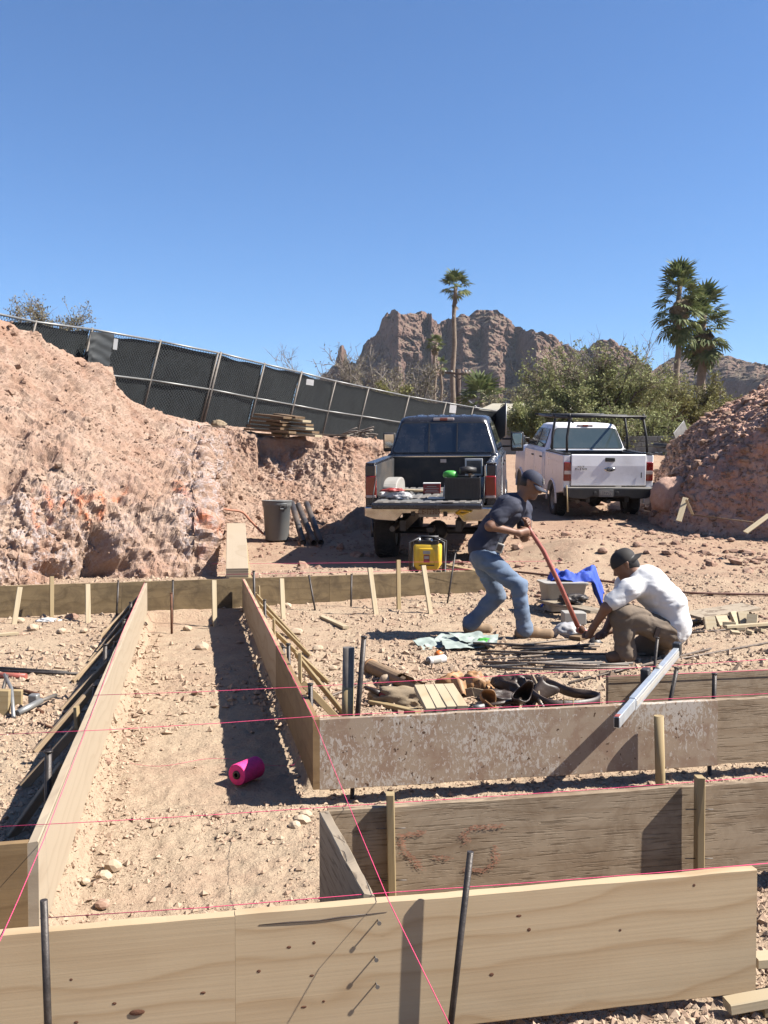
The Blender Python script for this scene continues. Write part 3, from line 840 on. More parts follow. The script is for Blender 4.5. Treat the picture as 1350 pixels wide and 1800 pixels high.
upA = [(380, 90), (560, 70), (588, 40), (600, 20), (612, 45), (640, 62), (668, 40), (700, 0), (718, 6), (740, 12), (752, 26), (758, 12), (775, 36), (785, 44), (800, 30), (815, 22), (845, 34), (860, 16), (880, 22), (906, 36), (943, -12), (985, 8), (1005, 28), (1040, 40), (1060, 10), (1090, 14), (1140, 40), (1165, 120), (1200, 84), (1290, 60), (1350, 100), (1700, 140)]
loA = [(380, 40), (560, 35), (600, 25), (640, 34), (690, -6), (705, -8), (718, 34), (800, 14), (878, -22), (900, 12), (912, 14), (945, -26), (1000, 0), (1060, -10), (1140, 20), (1165, 60), (1230, 50), (1345, -10), (1360, 30), (1700, 60)]
k = sstep(615, 668, PY + 14 * fbm(np.stack([PX * .03, PY * .03, PX * 0], -1), 3, 205))
damp = 1 - .8 * sstep(604, 552, PY) * sstep(775, 800, PX) * sstep(1000, 960, PX)
D = 470 + (18 + (np.interp(PX, *zip(*upA)) - 18) * 1.45 * damp) * (1 - k) + np.interp(PX, *zip(*loA)) * 1.5 * k
hgt = (790 - PY) * .28
D = D + hgt * .55 + 42 * np.maximum(0, vv[None, :] - .72) * sstep(770, 800, PX) + 10 * vv[None, :] ** 6
S = Pn(PX, PY, D)
q = S / 11.0
w1, w2, cid = worley(q * np.array([.75, .6, 1.5]) + .3 * np.stack([fbm(q, 2, 1), fbm(q, 2, 2), fbm(q, 2, 3)], -1), 6)
v1, v2, cid2 = worley(q * np.array([2.6, 1.5, 4.2]), 8)
S[..., 1] += -8.0 * (cid - .5) * sstep(.0, .14, w2 - w1) + 3.0 * w1 + 5 * fbm(q * .7, 4, 210) + 3.0 * ridged(q * np.array([1.5, 1.5, 3.2]), 4, 212) - 3.6 * (cid2 - .5) * sstep(0, .16, v2 - v1)
S[..., 2] += .9 * (cid2 - .5) * vv[None, :]
back = S[:, -1:].copy(); back[..., 1] += 90; back[..., 2] -= 25
S = np.concatenate([S, back], 1)
tag(link('mountain', npmesh('mountain', S, gridfaces(*S.shape[:2]), False), M['mountain']), kind='structure')

# ------------------------------------------------------------------ fence with its black screen
fp = [(-150, 522, 15.2), (-60, 540, 16.6), (63, 566, 18.6), (162, 579, 20.5), (282, 600, 22.5), (388, 621, 24), (465, 640, 25.5), (530, 655, 27), (590, 670, 29), (648, 682, 31), (719, 697, 33.5), (784, 708, 36), (832, 716, 38), (877, 723, 40)]
fence = empty('chain_link_fence', P(388, 745, 24), label='long chain link fence with black privacy screen above the earth bank', cat='fence')
FI = fence.matrix_world
fl = Vector(fence.location)
tops, bots = [], []
for (x, y, d) in fp:
    h = 1.78 * FPX / d
    tops.append(P(x, y, d)); bots.append(P(x - .25 * h, y + h, d))
for i, (t, b) in enumerate(zip(tops, bots)):
    dbl = i in (5, 7)
    rod('post', b - (t - b) * .1 - fl, t + (t - b) * .02 - fl, .026 if not dbl else .032, M['galv_rust'], parent=fence)
    if i == 5:
        off = (tops[4] - tops[5]).normalized() * .09
        rod('post', b + off - fl, t + off - fl, .024, M['galv_rust'], parent=fence)
for i in range(len(tops) - 1):
    t0, t1, b0, b1 = tops[i], tops[i + 1], bots[i], bots[i + 1]
    rod('top_rail', t0 - fl, t1 - fl, .023, M['galv'], parent=fence)
    if i >= 3:
        rod('middle_rail', (t0 + b0) / 2 - fl, (t1 + b1) / 2 - fl, .022, M['galv'], parent=fence)
        rod('bottom_rail', b0 + (t0 - b0) * .03 - fl, b1 + (t1 - b1) * .03 - fl, .02, M['galv'], parent=fence)
    # screen, a sagging cloth behind the wire
    A, B = np.meshgrid(np.linspace(0, 1, 28), np.linspace(0, 1, 18), indexing='ij')
    T0, T1, B0, B1 = [np.array(v - fl) for v in (t0, t1, b0, b1)]
    Q = (T0 * (1 - A)[..., None] + T1 * A[..., None]) * B[..., None] + (B0 * (1 - A)[..., None] + B1 * A[..., None]) * (1 - B)[..., None]
    sag = .04 * np.sin(np.pi * A) * (B > .99) * (1 + vnoise(np.stack([A * 3 + i * 7, A * 0, A * 0], -1), 9))
    Q[..., 2] -= sag + .03 * B ** 8
    bulge = .05 + .04 * fbm(np.stack([A * 3 + i * 5.3, B * 3, A * 0], -1), 3, 14) + .02 * np.sin(A * 40 + B * 6 + i) * (1 - B) * .3
    nrm = np.cross(T1 - T0, T0 - B0); nrm /= np.linalg.norm(nrm)
    if nrm[1] < 0: nrm = -nrm
    Q = Q + nrm * bulge[..., None]
    link('privacy_screen', npmesh('privacy_screen', Q, gridfaces(28, 18)), M['tarred'], fence)
    # chain link wires in front of it
    L = (t1 - t0).length; H = (t0 - b0).length; sp = .085
    ux, uz = (T1 - T0) / L, (T0 - B0) / H
    mb = MB()
    for sgn in (1, -1):
        for kx in np.arange(-H, L + H, sp):
            # line x = kx + sgn*z
            z0, z1 = 0.0, H
            if sgn > 0: z0, z1 = max(0, -kx), min(H, L - kx)
            else: z0, z1 = max(0, kx - L), min(H, kx)
            if z1 - z0 < .02: continue
            p0 = B0 + ux * (kx + sgn * z0) + uz * z0 - nrm * .005; p1 = B0 + ux * (kx + sgn * z1) + uz * z1 - nrm * .005
            mb.tube([p0, p1], .0042, 3, cap=False, smooth=False)
    mb.build('wire_mesh', M['wire'], fence, fixn=False)
for (x, y, w, h, d) in ((203, 605, 7, 19, 20.95), (545, 672, 13, 10, 27.2), (796, 719, 12, 14, 35.9)):
    c = P(x, y, d - .16)
    MB().box((0, 0, 0), (w / FPX * d, .012, h / FPX * d)).build('notice_sign', M['white'], fence, loc=c - fl, rot=(0, .12, .25))
# the loose flap of cloth at the left post
A, B = np.meshgrid(np.linspace(0, 1, 34), np.linspace(0, 1, 26), indexing='ij')
a0, a1, a2, a3 = [np.array(P(*v)) for v in ((160, 583, 20.2), (201, 588, 20.8), (190, 655, 20.6), (152, 650, 20.0))]
Q = (a0 * (1 - A)[..., None] + a1 * A[..., None]) * B[..., None] + (a3 * (1 - A)[..., None] + a2 * A[..., None]) * (1 - B)[..., None]
Q[..., 1] += -.12 * np.sin(np.pi * A) + .035 * np.sin(B * 26 + A * 7) * A + .05 * fbm(np.stack([A * 2, B * 9, A * 0], -1), 3, 5)
link('loose_screen_flap', npmesh('loose_screen_flap', Q - np.array(fl), gridfaces(34, 26)), plain('black_screen_sheen', (.018, .021, .023), .75, var=.2, scale=4), fence)
# gate leaf standing open at the far end
gt = empty('fence_gate', P(880, 770, 37), label='open gate leaf with dark screen at far end of the fence', cat='gate')
gl = Vector(gt.location)
g = [P(890, 709, 36), P(889, 766, 36), P(868, 784, 40.5), P(868, 729, 40.5)]
for i0, i1 in ((0, 1), (1, 2), (2, 3), (3, 0)):
    rod('gate_frame', g[i0] - gl, g[i1] - gl, .025, M['galv'], parent=gt)
mb = MB(); mb.add([v - gl for v in g] + [v - gl + Vector((.02, 0, 0)) for v in g], [(0, 1, 2, 3), (7, 6, 5, 4), (0, 4, 5, 1), (1, 5, 6, 2), (2, 6, 7, 3), (3, 7, 4, 0)])
mb.build('privacy_screen', M['tarred'], gt)

# ------------------------------------------------------------------ trees
def tubes_np(P0, P1, R0, R1, n=3):
    """many straight tapered sticks as one mesh"""
    d = P1 - P0; L = np.linalg.norm(d, axis=1, keepdims=True) + 1e-9; d = d / L
    a = np.where(np.abs(d[:, 2:3]) < .9, np.array([[0, 0, 1.]]), np.array([[1., 0, 0]]))
    u = np.cross(d, a); u /= np.linalg.norm(u, axis=1, keepdims=True); w = np.cross(d, u)
    V = []
    for Pq, Rq in ((P0, R0), (P1, R1)):
        for k in range(n):
            an = 2 * np.pi * k / n
            V.append(Pq + (u * np.cos(an) + w * np.sin(an)) * Rq[:, None])
    V = np.stack(V, 1)
    Fq = np.array([(k, (k + 1) % n, n + (k + 1) % n, n + k) for k in range(n)])
    Fa = Fq[None] + (np.arange(len(P0)) * 2 * n)[:, None, None]
    return V.reshape(-1, 3), Fa.reshape(-1, 4)
def leaves_np(pts, size, r, asp=.45, up=.3):
    n = len(pts)
    d = r.normal(0, 1, (n, 3)); d[:, 2] += up; d /= np.linalg.norm(d, axis=1, keepdims=True)
    a = r.normal(0, 1, (n, 3)); w = np.cross(d, a); w /= np.linalg.norm(w, axis=1, keepdims=True)
    s = size * r.uniform(.6, 1.4, (n, 1))
    V = np.stack([pts - d * s, pts + w * s * asp, pts + d * s, pts - w * s * asp], 1)
    return V.reshape(-1, 3), np.arange(n * 4).reshape(-1, 4)
def tree(name, label, base, cz, rx, ry, rz, seed, leafmat=None, nleaf=9000, lsize=.06, limbs=12, twigs=16, barkm=None, group=None, cat='tree', tr=.16, spread=.35, twr=.006, leafy=1.0, topbare=0.0):
    r = np.random.default_rng(seed)
    base = np.array(base); c = base + np.array([0, 0, cz])
    t = empty(name, tuple(base), label=label, cat=cat, group=group)
    P0, P1, R0, R1 = [], [], [], []
    tips = []
    top = np.array([r.normal(0, .1), r.normal(0, .1), max(.3, cz - rz * .75)])
    mb = MB(); mb.tube([(0, 0, -.3), tuple(top * .5 + r.normal(0, .05, 3)), tuple(top)], [tr * 1.25, tr, tr * .85], 9)
    for i in range(limbs):
        th = 2 * np.pi * (i + r.random()) / limbs; ph = r.uniform(-.35, 1.0)
        e = c - base + np.array([rx * math.cos(th) * math.cos(ph), ry * math.sin(th) * math.cos(ph), rz * math.sin(ph)]) * r.uniform(.75, 1.0)
        m1 = top + (e - top) * .35 + np.array([0, 0, .12 * rz]) + r.normal(0, .08 * rx, 3)
        m2 = top + (e - top) * .7 + np.array([0, 0, .08 * rz]) + r.normal(0, .08 * rx, 3)
        path = np.array([top - np.array([0, 0, .1]), m1, m2, e])
        mb.tube([tuple(v) for v in path], [tr * .5, tr * .33, tr * .2, tr * .08], 6)
        for j in range(twigs):
            f = r.uniform(.25, 1.0) * 2.999; k = int(f); s0 = path[k] + (path[k + 1] - path[k]) * (f - k)
            dirv = (s0 - top); dirv = dirv / (np.linalg.norm(dirv) + .1) + r.normal(0, .65, 3); dirv[2] += .25
            L = spread * rx * r.uniform(.5, 1.1); dirv /= np.linalg.norm(dirv)
            s1 = s0 + dirv * L * .5; s2 = s1 + (dirv + r.normal(0, .3, 3)) * L * .5
            P0 += [s0, s1]; P1 += [s1, s2]; R0 += [twr * 2.4, twr * 1.6]; R1 += [twr * 1.6, twr]
            for q_ in range(6):
                a0 = s1 + (s2 - s1) * r.random() if q_ % 2 else s0 + (s1 - s0) * r.random()
                dd = dirv + r.normal(0, .7, 3); dd /= np.linalg.norm(dd); a1 = a0 + dd * L * r.uniform(.25, .5)
                P0.append(a0); P1.append(a1); R0.append(twr); R1.append(twr * .5); tips.append((a0, a1))
    mb.build('trunk', barkm or M['bark'], t, fixn=False)
    V, Fq = tubes_np(np.array(P0), np.array(P1), np.array(R0), np.array(R1))
    link('branches', npmesh('branches', V, Fq), barkm or M['bark'], t)
    if leafmat is not None:
        T0 = np.array([a for a, b in tips]); T1 = np.array([b for a, b in tips])
        if topbare:
            zz = T1[:, 2] - (c - base)[2]
            kp = r.random(len(T1)) > topbare * sstep(.1 * rz, .7 * rz, zz); T0, T1 = T0[kp], T1[kp]
        k = r.integers(0, len(T0), nleaf); f = r.uniform(0, 1.1, (nleaf, 1))
        pts = T0[k] + (T1[k] - T0[k]) * f + r.normal(0, lsize * 1.2, (nleaf, 3))
        V, Fq = leaves_np(pts, lsize, r)
        link('crown', npmesh('crown', V, Fq, False), leafmat, t)
    return t
def base_at(px, d, z=None):
    x = (px - 675) / FPX * d
    return (x, d, gz(x, d) if z is None else z)
tree('palo_verde_tree', 'sparse olive tree showing over the fence at far left', base_at(85, 40, 2.6), 4.6, 2.0, 1.7, 1.6, 31, M['leaf_dry'], 9500, .045, 16, 18, M['bark_grey'], tr=.1, topbare=.3)
tree('mesquite_tree', 'wide olive green tree behind the white truck', base_at(1045, 40), 2.2, 3.3, 2.2, 2.15, 32, M['leaf_olive'], 34000, .055, 24, 22, M['bark'], tr=.16, topbare=.7)
tree('mesquite_tree', 'yellow green tree left of the red mound below the palms', base_at(1205, 43), 1.9, 2.3, 1.6, 1.7, 33, M['leaf_yel'], 17000, .055, 16, 18, M['bark'], tr=.16)
tree('mesquite_tree', 'tall thin bare topped tree rising behind the wide olive tree', base_at(1075, 46), 3.3, 3.0, 2.0, 2.4, 34, M['leaf_olive'], 3000, .05, 15, 11, M['bark_grey'], tr=.15, topbare=.9)
tree('shade_tree', 'dark leafy tree between the two trucks', base_at(945, 44), 1.3, 1.7, 1.5, 1.35, 35, M['leaf_olive'], 18000, .06, 13, 16, M['bark'], tr=.15)
tree('hedge_bush', 'low dark hedge bush right behind the white truck', base_at(1110, 37), .6, 2.6, 1.0, .75, 52, M['leaf_olive'], 14000, .05, 15, 14, M['bark'], tr=.08, cat='bush')
tree('bare_bush', 'leafless grey thicket over the fence below the mountain', base_at(640, 46, 2.6), 2.9, 2.6, 1.5, 2.0, 36, M['leaf_dry'], 1600, .05, 22, 15, M['bark_grey'], cat='bush', tr=.12, twr=.009)
tree('bare_bush', 'leafless brown thicket left of the small palm trunk', base_at(720, 44, 2.6), 2.4, 1.9, 1.4, 1.9, 37, M['leaf_dry'], 1500, .05, 18, 14, M['bark_grey'], cat='bush', tr=.12, twr=.008)
tree('bare_bush', 'thin leafless shrub against the sky left of the mountain', base_at(525, 48, 2.6), 3.7, 1.9, 1.2, 1.9, 38, None, 0, .05, 13, 8, M['bark_grey'], cat='bush', tr=.06, twr=.005)
tree('green_bush', 'yellowish bush just over the fence below the mountain', base_at(700, 42, 2.4), 2.1, 1.4, .8, .9, 39, M['leaf_yel'], 4200, .06, 11, 12, M['bark'], cat='bush', tr=.07)
tree('green_bush', 'dry olive bush above the cream roof', base_at(935, 60, 2.6), 3.2, 2.6, 1.2, 1.1, 40, M['leaf_dry'], 6500, .08, 12, 12, M['bark'], cat='bush', tr=.08)

# fan palms: every frond its own part
def frond_mesh(seed, dead=False):
    r = np.random.default_rng(seed); V, Fs = [], []
    nb = 15; R_ = 1.0
    def tri(a, b, c, d): o = len(V); V.extend([a, b, c, d]); Fs.append((o, o + 1, o + 2, o + 3))
    # stalk along +X, then a fan
    for y in (-.018, .018): pass
    tri((0, -.022, 0), (.85, -.012, -.02), (.85, .012, -.02), (0, .022, 0))
    for k in range(nb):
        an = (k / (nb - 1) - .5) * R(205 if not dead else 110)
        L = (.62 + .38 * math.cos(an * .8)) * r.uniform(.85, 1.08)
        dr = (-.10 - .2 * r.random()) if not dead else -.35
        d = np.array([math.cos(an), math.sin(an), 0]); n = np.array([-d[1], d[0], 0]); o = np.array([.85, 0, -.02])
        fold = .03 * (1 if k % 2 else -1)
        m = o + d * L * .55 + np.array([0, 0, .02 + fold])
        e = o + d * L + np.array([0, 0, dr * L])
        w = .095 * L
        tri(tuple(o), tuple(m - n * w), tuple(e), tuple(m + n * w))
    return npmesh('frond', V, Fs, False)
FR = [frond_mesh(s) for s in (1, 2, 3)]; FD = [frond_mesh(s, True) for s in (4, 5)]
def palm(label, px, d, ytop, ybase, crown_px, trunk_px, nfr, skirt=0, seed=0, lean=0.0, droop=1.0, headh=.35):
    r = random.Random(seed)
    b = P(px, ybase, d); tp = P(px + lean, ytop, d)
    H = tp.z - b.z; s = crown_px / FPX * d / 2 / 1.45
    t = empty('fan_palm', b, label=label, cat='palm tree', group='fan palms on the skyline')
    mb = MB(); rt = trunk_px / FPX * d / 2
    n = 14
    pts = [((tp.x - b.x) * k / n + .05 * math.sin(k), 0, H * k / n - (.5 if k == 0 else 0)) for k in range(n + 1)]
    mb.tube(pts, [rt * (1.15 - .35 * k / n) * (1 + .06 * (-1) ** k) for k in range(n + 1)], 9)
    mb.build('trunk', M['palm_bark'], t, fixn=False)
    for i in range(nfr):
        f = i / max(1, nfr - 1)
        el = R(78 - 125 * f * droop + r.uniform(-9, 9)); az = i * 2.39996 + r.uniform(-.3, .3)
        o = link('frond', FR[i % 3], M['palm_leaf'], t)
        if not FR[i % 3].materials: FR[i % 3].materials.append(M['palm_leaf'])
        o.location = ((tp.x - b.x), 0, H - headh * s * f)
        o.rotation_euler = (r.uniform(-.4, .4), -el, az); o.scale = (s * r.uniform(.85, 1.1),) * 3
    for i in range(skirt):
        o = link('dead_frond', FD[i % 2], M['palm_dead'], t)
        az = i * 2.39996; el = R(-58 - r.uniform(0, 28))
        o.location = ((tp.x - b.x), 0, H - s * (.35 + .9 * (i / skirt))); o.rotation_euler = (r.uniform(-.3, .3), -el, az); o.scale = (s * .8,) * 3
    return t
for m_ in FR: m_.materials.append(M['palm_leaf'])
for m_ in FD: m_.materials.append(M['palm_dead'])
palm('very tall thin palm standing before the mountain top', 795, 80, 503, 735, 58, 8.5, 20, 2, 1, lean=5, droop=.8, headh=.15)
palm('small palm with round green head left of the tallest palm', 764, 84, 602, 735, 30, 6, 22, 3, 2, lean=1)
palm('short palm with drooping head just right of the small palm', 776, 86, 640, 735, 26, 5, 12, 4, 5, droop=1.1)
palm('low bushy palm just above the fence beside the cream roof', 847, 62, 702, 730, 92, 10, 18, 0, 3, droop=.72)
palm('tallest palm at right with dense dark crown', 1189, 60, 496, 740, 84, 10.5, 50, 16, 4, lean=5, droop=1.1, headh=2.6)
palm('shorter bushy palm leaning right of the tall one', 1232, 63, 545, 740, 92, 15, 54, 18, 6, lean=4, droop=1.1, headh=2.0)

# utility pole and its wires' insulators
up = empty('utility_pole', P(806, 735, 76), label='dark wooden utility pole with crossarm behind the fence', cat='utility pole')
ul = Vector(up.location)
rod('mast', (0, 0, -1), P(806, 649, 76) - ul, .19, M['pole'], parent=up)
plank('crossarm', P(782, 655, 75.7) - ul, P(826, 659, 75.7) - ul, .12, .16, M['pole'], parent=up)
rod('brace', P(793, 657, 75.7) - ul, P(806, 668, 75.8) - ul, .05, M['galv_rust'], parent=up)
rod('brace', P(819, 659, 75.7) - ul, P(806, 668, 75.8) - ul, .05, M['galv_rust'], parent=up)
for x in (783, 794, 819, 825):
    rod('insulator', P(x, 656, 75.7) - ul, P(x, 651, 75.7) - ul, .06, M['offwhite'], parent=up)
rod('guy_wire', P(806, 690, 76) - ul, P(838, 716, 74) - ul, .05, M['galv'], parent=up)

# neighbouring house with a low cream roof
hb = base_at(905, 56)
hs = empty('neighbour_house', hb, label='low house with pale cream roof beyond the fence', cat='house')
hz = hb[2]
mb = MB(); mb.box((1.6, 2.5, 1.0), (7.2, 5, 3.4)); mb.build('wall', M['stucco'], hs, bevel=.03)
zt = P(905, 706, 56).z - hz; ze = P(905, 722, 56).z - hz
mb = MB()
mb.add([(-2.4, -.6, ze - .1), (5.6, -.6, ze - .1), (5.6, 5.6, ze - .1), (-2.4, 5.6, ze - .1), (-1.0, 2.6, zt + .1), (4.4, 2.6, zt + .1)], [(0, 1, 5, 4), (1, 2, 5), (2, 3, 4, 5), (3, 0, 4), (3, 2, 1, 0)])
mb.build('roof', M['roof'], hs)
MB().box((0, 0, 0), (.9, .06, 1.0)).build('window', M['glass_grey'], hs, loc=(0.2, -.03, 1.2))
MB().box((0, 0, 0), (.16, .1, 6.2), Matrix.Rotation(math.pi / 2, 3, 'Y')).build('fascia', M['offwhite'], hs, loc=(1.6, -.62, ze - .14))
bw = empty('block_wall', P(1140, 800, 36), label='grey block garden wall glimpsed right of the white truck', cat='wall')
for rr in range(6):
    for cc in range(8):
        MB().box((0, 0, 0), (.392, .19, .19)).build('block', M['block'], bw, bevel=.008, seg=1, loc=(-.9 + cc * .4 + (.2 if rr % 2 else 0), 0, -.4 + rr * .2))

# ================================================================== PICKUP TRUCKS
def rrect(hw, y0, y1, r, n=4):
    pts = []
    for cx, cy, a0 in ((hw - r, y1 - r, 0), (-hw + r, y1 - r, 90), (-hw + r, y0 + r, 180), (hw - r, y0 + r, 270)):
        for k in range(n + 1):
            a = R(a0 + 90 * k / n); pts.append((cx + r * math.cos(a), cy + r * math.sin(a)))
    return pts
def loft_rr(mb, secs, n=4, mi=0, smooth=True):
    rings = [[(x, y, z) for x, y in rrect(hw, y0, y1, r, n)] for z, hw, y0, y1, r in secs]
    m = len(rings[0]); vs = [v for r_ in rings for v in r_]
    fs = [tuple(f) for f in gridfaces(len(rings), m, True)]
    mb.add(vs, fs, mi, smooth)
    mb.add(rings[-1], [tuple(range(m))], mi, False); mb.add(rings[0], [tuple(range(m))[::-1]], mi, False)
def wheel(root, x, y, r, w, side, rimm):
    t = empty('wheel', (x, y, r)); t.parent = root
    Mx = Matrix.Rotation(math.pi / 2 * side, 3, 'Y')
    mb = MB()
    mb.lathe([(r * .58, -w / 2), (r * .9, -w / 2), (r * .97, -w * .42), (r, -w * .3), (r, w * .3), (r * .97, w * .42), (r * .9, w / 2), (r * .58, w / 2), (r * .58, -w / 2)], 36, Mx)
    for k in range(36):
        for q, o in ((-.22, 0), (.22, .5), (0, .25)):
            a = 2 * math.pi * (k + o) / 36
            c = Mx @ Vector((r * math.cos(a), r * math.sin(a), q * w))
            mb.box(c, (.02, r * .09, w * .2), Mx @ Matrix.Rotation(a, 3, 'Z'))
    mb.build('tyre', M['rubber'], t, fixn=False)
    mb = MB()
    mb.lathe([(r * .6, w * .46), (r * .56, w * .46), (r * .52, w * .25), (r * .3, w * .2), (r * .16, w * .34), (0.001, w * .36)], 28, Mx)
    for k in range(8):
        a = 2 * math.pi * k / 8; c = Mx @ Vector((r * .4 * math.cos(a), r * .4 * math.sin(a), w * .26))
        mb.box(c, (r * .2, r * .09, .03), Mx @ Matrix.Rotation(a, 3, 'Z'))
    mb.lathe([(r * .6, -w * .46), (r * .5, -w * .3), (r * .1, -w * .3)], 20, Mx)
    mb.build('rim', rimm, t, fixn=False)
def pickup(name, label, group, loc, yaw, pitch, S, paint, rimm):
    root = empty(name, loc, (pitch, 0, yaw), label, 'pickup truck', group)
    H, zs, zf, zl, yb0, yb1, yc0, yc1, zb, zr = [S[k] for k in ('half', 'sill', 'floor', 'rail', 'yb0', 'yb1', 'yc0', 'yc1', 'belt', 'roof')]
    ya, yf, rw = S['axle'], S['faxle'], S['wheel']
    ra = rw * 1.14
    # bed sides with wheel arches
    for sd_, nm in ((-1, 'l'), (1, 'r')):
        arch = [(ya + ra * math.cos(R(180 - a)), rw + ra * 1.0 * math.sin(R(180 - a))) for a in range(0, 181, 12)]
        arch = [(y, max(z, zs)) for y, z in arch if z >= zs - .02]
        poly = [(yb0, zs + .1), (yb0, zl), (yb1, zl), (yb1, zs)] + arch[::-1]
        mb = MB(); mb.prism(poly, sd_ * (H - .17), sd_ * (H - .012), 'x')
        o = mb.build('bed_side', paint, root, bevel=.02, seg=2)
        # shoulder swage and fender flare
        mb = MB()
        mb.tube([(sd_ * (H - .012), ya + (ra + .01) * math.cos(R(a)), rw + (ra + .01) * math.sin(R(a))) for a in range(-5, 186, 10)], .024, 6)
        mb.build('wheel_arch', paint, root, fixn=False)
        MB().box((sd_ * (H - .095), (yb0 + yb1) / 2, zl + .012), (.15, yb1 - yb0, .03)).build('rail_cap', M['black'] if S['caps'] else paint, root, bevel=.01)
        MB().box((sd_ * (H - .013), (yb0 + yb1) / 2, zl - .16), (.012, yb1 - yb0 - .06, .02)).build('swage_line', paint, root)
        # lamp
        z0, z1 = S['lamp']
        o = MB().box((sd_ * (H - .105), yb0 - .006, (z0 + z1) / 2), (.165, .06, z1 - z0)).build('tail_lamp', M['lamp_red'], root, bevel=.018)
        MB().box((0, 0, 0), (.15, .02, S['revh'])).build('reversing_lens', M['lamp_clear'], o, bevel=.006, loc=(sd_ * (H - .105), yb0 - .03, (z0 + (z1 - z0) * S['rev'])))
        # wheel house in the bed
        mb = MB(); L = ra * 1.0
        pr = [(ya - L, zf)] + [(ya + L * math.cos(R(180 - a)), zf + .24 * math.sin(R(a)) ** .5) for a in range(15, 166, 15)] + [(ya + L, zf)]
        mb.prism(pr, sd_ * (H - .17), sd_ * (H - .40), 'x'); mb.build('wheel_house', M['dusty'], root, bevel=.02)
        MB().box((sd_ * (H - .175), (yb0 + yb1) / 2, (zf + zl) / 2), (.012, yb1 - yb0 - .02, zl - zf - .02)).build('bed_lining', M['liner'], root)
    # bed floor with ribs
    nr_ = 13; wbed = 2 * (H - .18); pts = []
    for k in range(nr_):
        x0 = -wbed / 2 + wbed * k / nr_; dx = wbed / nr_
        pts += [(x0, 0), (x0 + dx * .25, 0), (x0 + dx * .32, .016), (x0 + dx * .93, .016)]
    pts.append((wbed / 2, 0))
    mb = MB(); mb.prism([(x, zf + z) for x, z in pts] + [(wbed / 2, zf - .05), (-wbed / 2, zf - .05)], yb0 + .01, yb1 - .03, 'y')
    mb.build('bed_floor', M['liner_grey'], root)
    o = MB().box((0, yb1 - .03, (zf + zl) / 2), (wbed, .05, zl - zf)).build('bulkhead', M['liner'], root, bevel=.01)
    MB().box((0, yb1 - .03, zl + .015), (wbed, .07, .03)).build('bulkhead_trim', M['chrome'] if not S['caps'] else paint, o, bevel=.008)
    # underside
    for sx in (-1, 1):
        MB().box((sx * .42, 2.6, zs - .05), (.09, 5.0, .16)).build('frame_rail', M['black'], root)
    mb = MB(); mb.tube([(-H + .15, ya, rw), (H - .15, ya, rw)], .055, 10); mb.lathe([(.02, -.16), (.13, -.13), (.17, 0), (.13, .13), (.02, .16)], 14, Matrix.Rotation(math.pi / 2, 3, 'X'))
    o = mb.build('rear_axle', M['black'], root, fixn=False)
    for v in o.data.vertices:
        if abs(v.co.y) < .2 and abs(v.co.x) < .2 and v.co.z < .2: v.co += Vector((0.0, ya, rw))
    MB().tube([(-.6, .25, zs - .12), (-.6, 2.2, zs - .14), (-.5, 3.5, zs - .14)], .045, 8).build('exhaust', M['galv_rust'], root, fixn=False)
    MB().box((0, .16, zs - .1), (.10, .3, .08)).build('tow_hitch', M['black'], root, bevel=.01)
    for sx in (-1, 1):
        for yy_ in (ya, yf):
            wheel(root, sx * (H - .17), yy_, rw, S['tyre'], sx, rimm)
    # rear bumper
    zb0, zb1 = S['bumper']; hb = H - .03; c = S['cut']
    poly = [(-hb, zb0 + .05), (-hb, zb1), (hb, zb1), (hb, zb0 + .05), (hb - .16, zb0), (.5, zb0 - .02), (.40, zb0 + c), (-.40, zb0 + c), (-.5, zb0 - .02), (-hb + .16, zb0)]
    mb = MB(); mb.prism(poly, -.06, .11, 'y')
    bm_ = mb.build('rear_bumper', M['chrome'] if S['chrome'] else M['black'], root, bevel=.02)
    MB().box((0, 0, 0), (2 * hb - .06, .13, .012)).build('bumper_step', M['black'] if S['chrome'] else M['offwhite'], bm_, loc=(0, .02, zb1 + .006))
    pl = MB().box((0, 0, 0), (.31, .012, .155)).build('number_plate', M['plate'] if S['chrome'] else plain('grey_plate', (.24, .25, .25), .5, dust=.3), bm_, bevel=.005, loc=(S['plate_x'], -.075, (zb0 + zb1) / 2 + S['plate_dz']))
    pt = link('plate_number', text_mesh(S['plate'], .10, .002), M['rust'] if S['chrome'] else M['offwhite'], pl, loc=(0, -.009, 0), rot=(math.pi / 2, 0, 0))
    pt.scale = (.82, 1.15, 1)
    for sx in (-1, 1):
        MB().box((0, 0, 0), (.06, .03, .07)).build('plate_lamp', M['black'], bm_, bevel=.006, loc=(S['plate_x'] + sx * .24, -.065, (zb0 + zb1) / 2))
    # cab: body below the belt, greenhouse above
    mb = MB()
    loft_rr(mb, [(zs - .02, H - .05, yc0, yc1 + .05, .06), (zs + .15, H - .008, yc0, yc1 + .06, .06), (zb - .25, H - .002, yc0, yc1 + .06, .06), (zb - .05, H - .03, yc0, yc1 + .06, .07), (zb, H - .06, yc0 + .01, yc1 + .05, .08)])
    mb.build('cab_body', paint, root, fixn=False)
    yw0, yw1 = yc0 + .03, yc1 + .1
    zt = zr - .085
    mb = MB()
    loft_rr(mb, [(zb - .01, H - .075, yw0, yw1, .09), (zt, H - .245, yw0 + .17, yw1 - .75, .12), (zr - .035, H - .275, yw0 + .21, yw1 - .80, .14), (zr - .008, H - .34, yw0 + .28, yw1 - .90, .16), (zr, H - .44, yw0 + .38, yw1 - 1.0, .16)])
    mb.build('cab_roof', paint, root, fixn=False)
    for k in range(S['ribs']):
        x = (k - (S['ribs'] - 1) / 2) * .19
        MB().tube([(x, yw0 + .26, zr - .05), (x, yw0 + .40, zr - .016), (x, yw1 - 1.1, zr - .016)], .034, 8).build('roof_rib', paint, root, fixn=False)
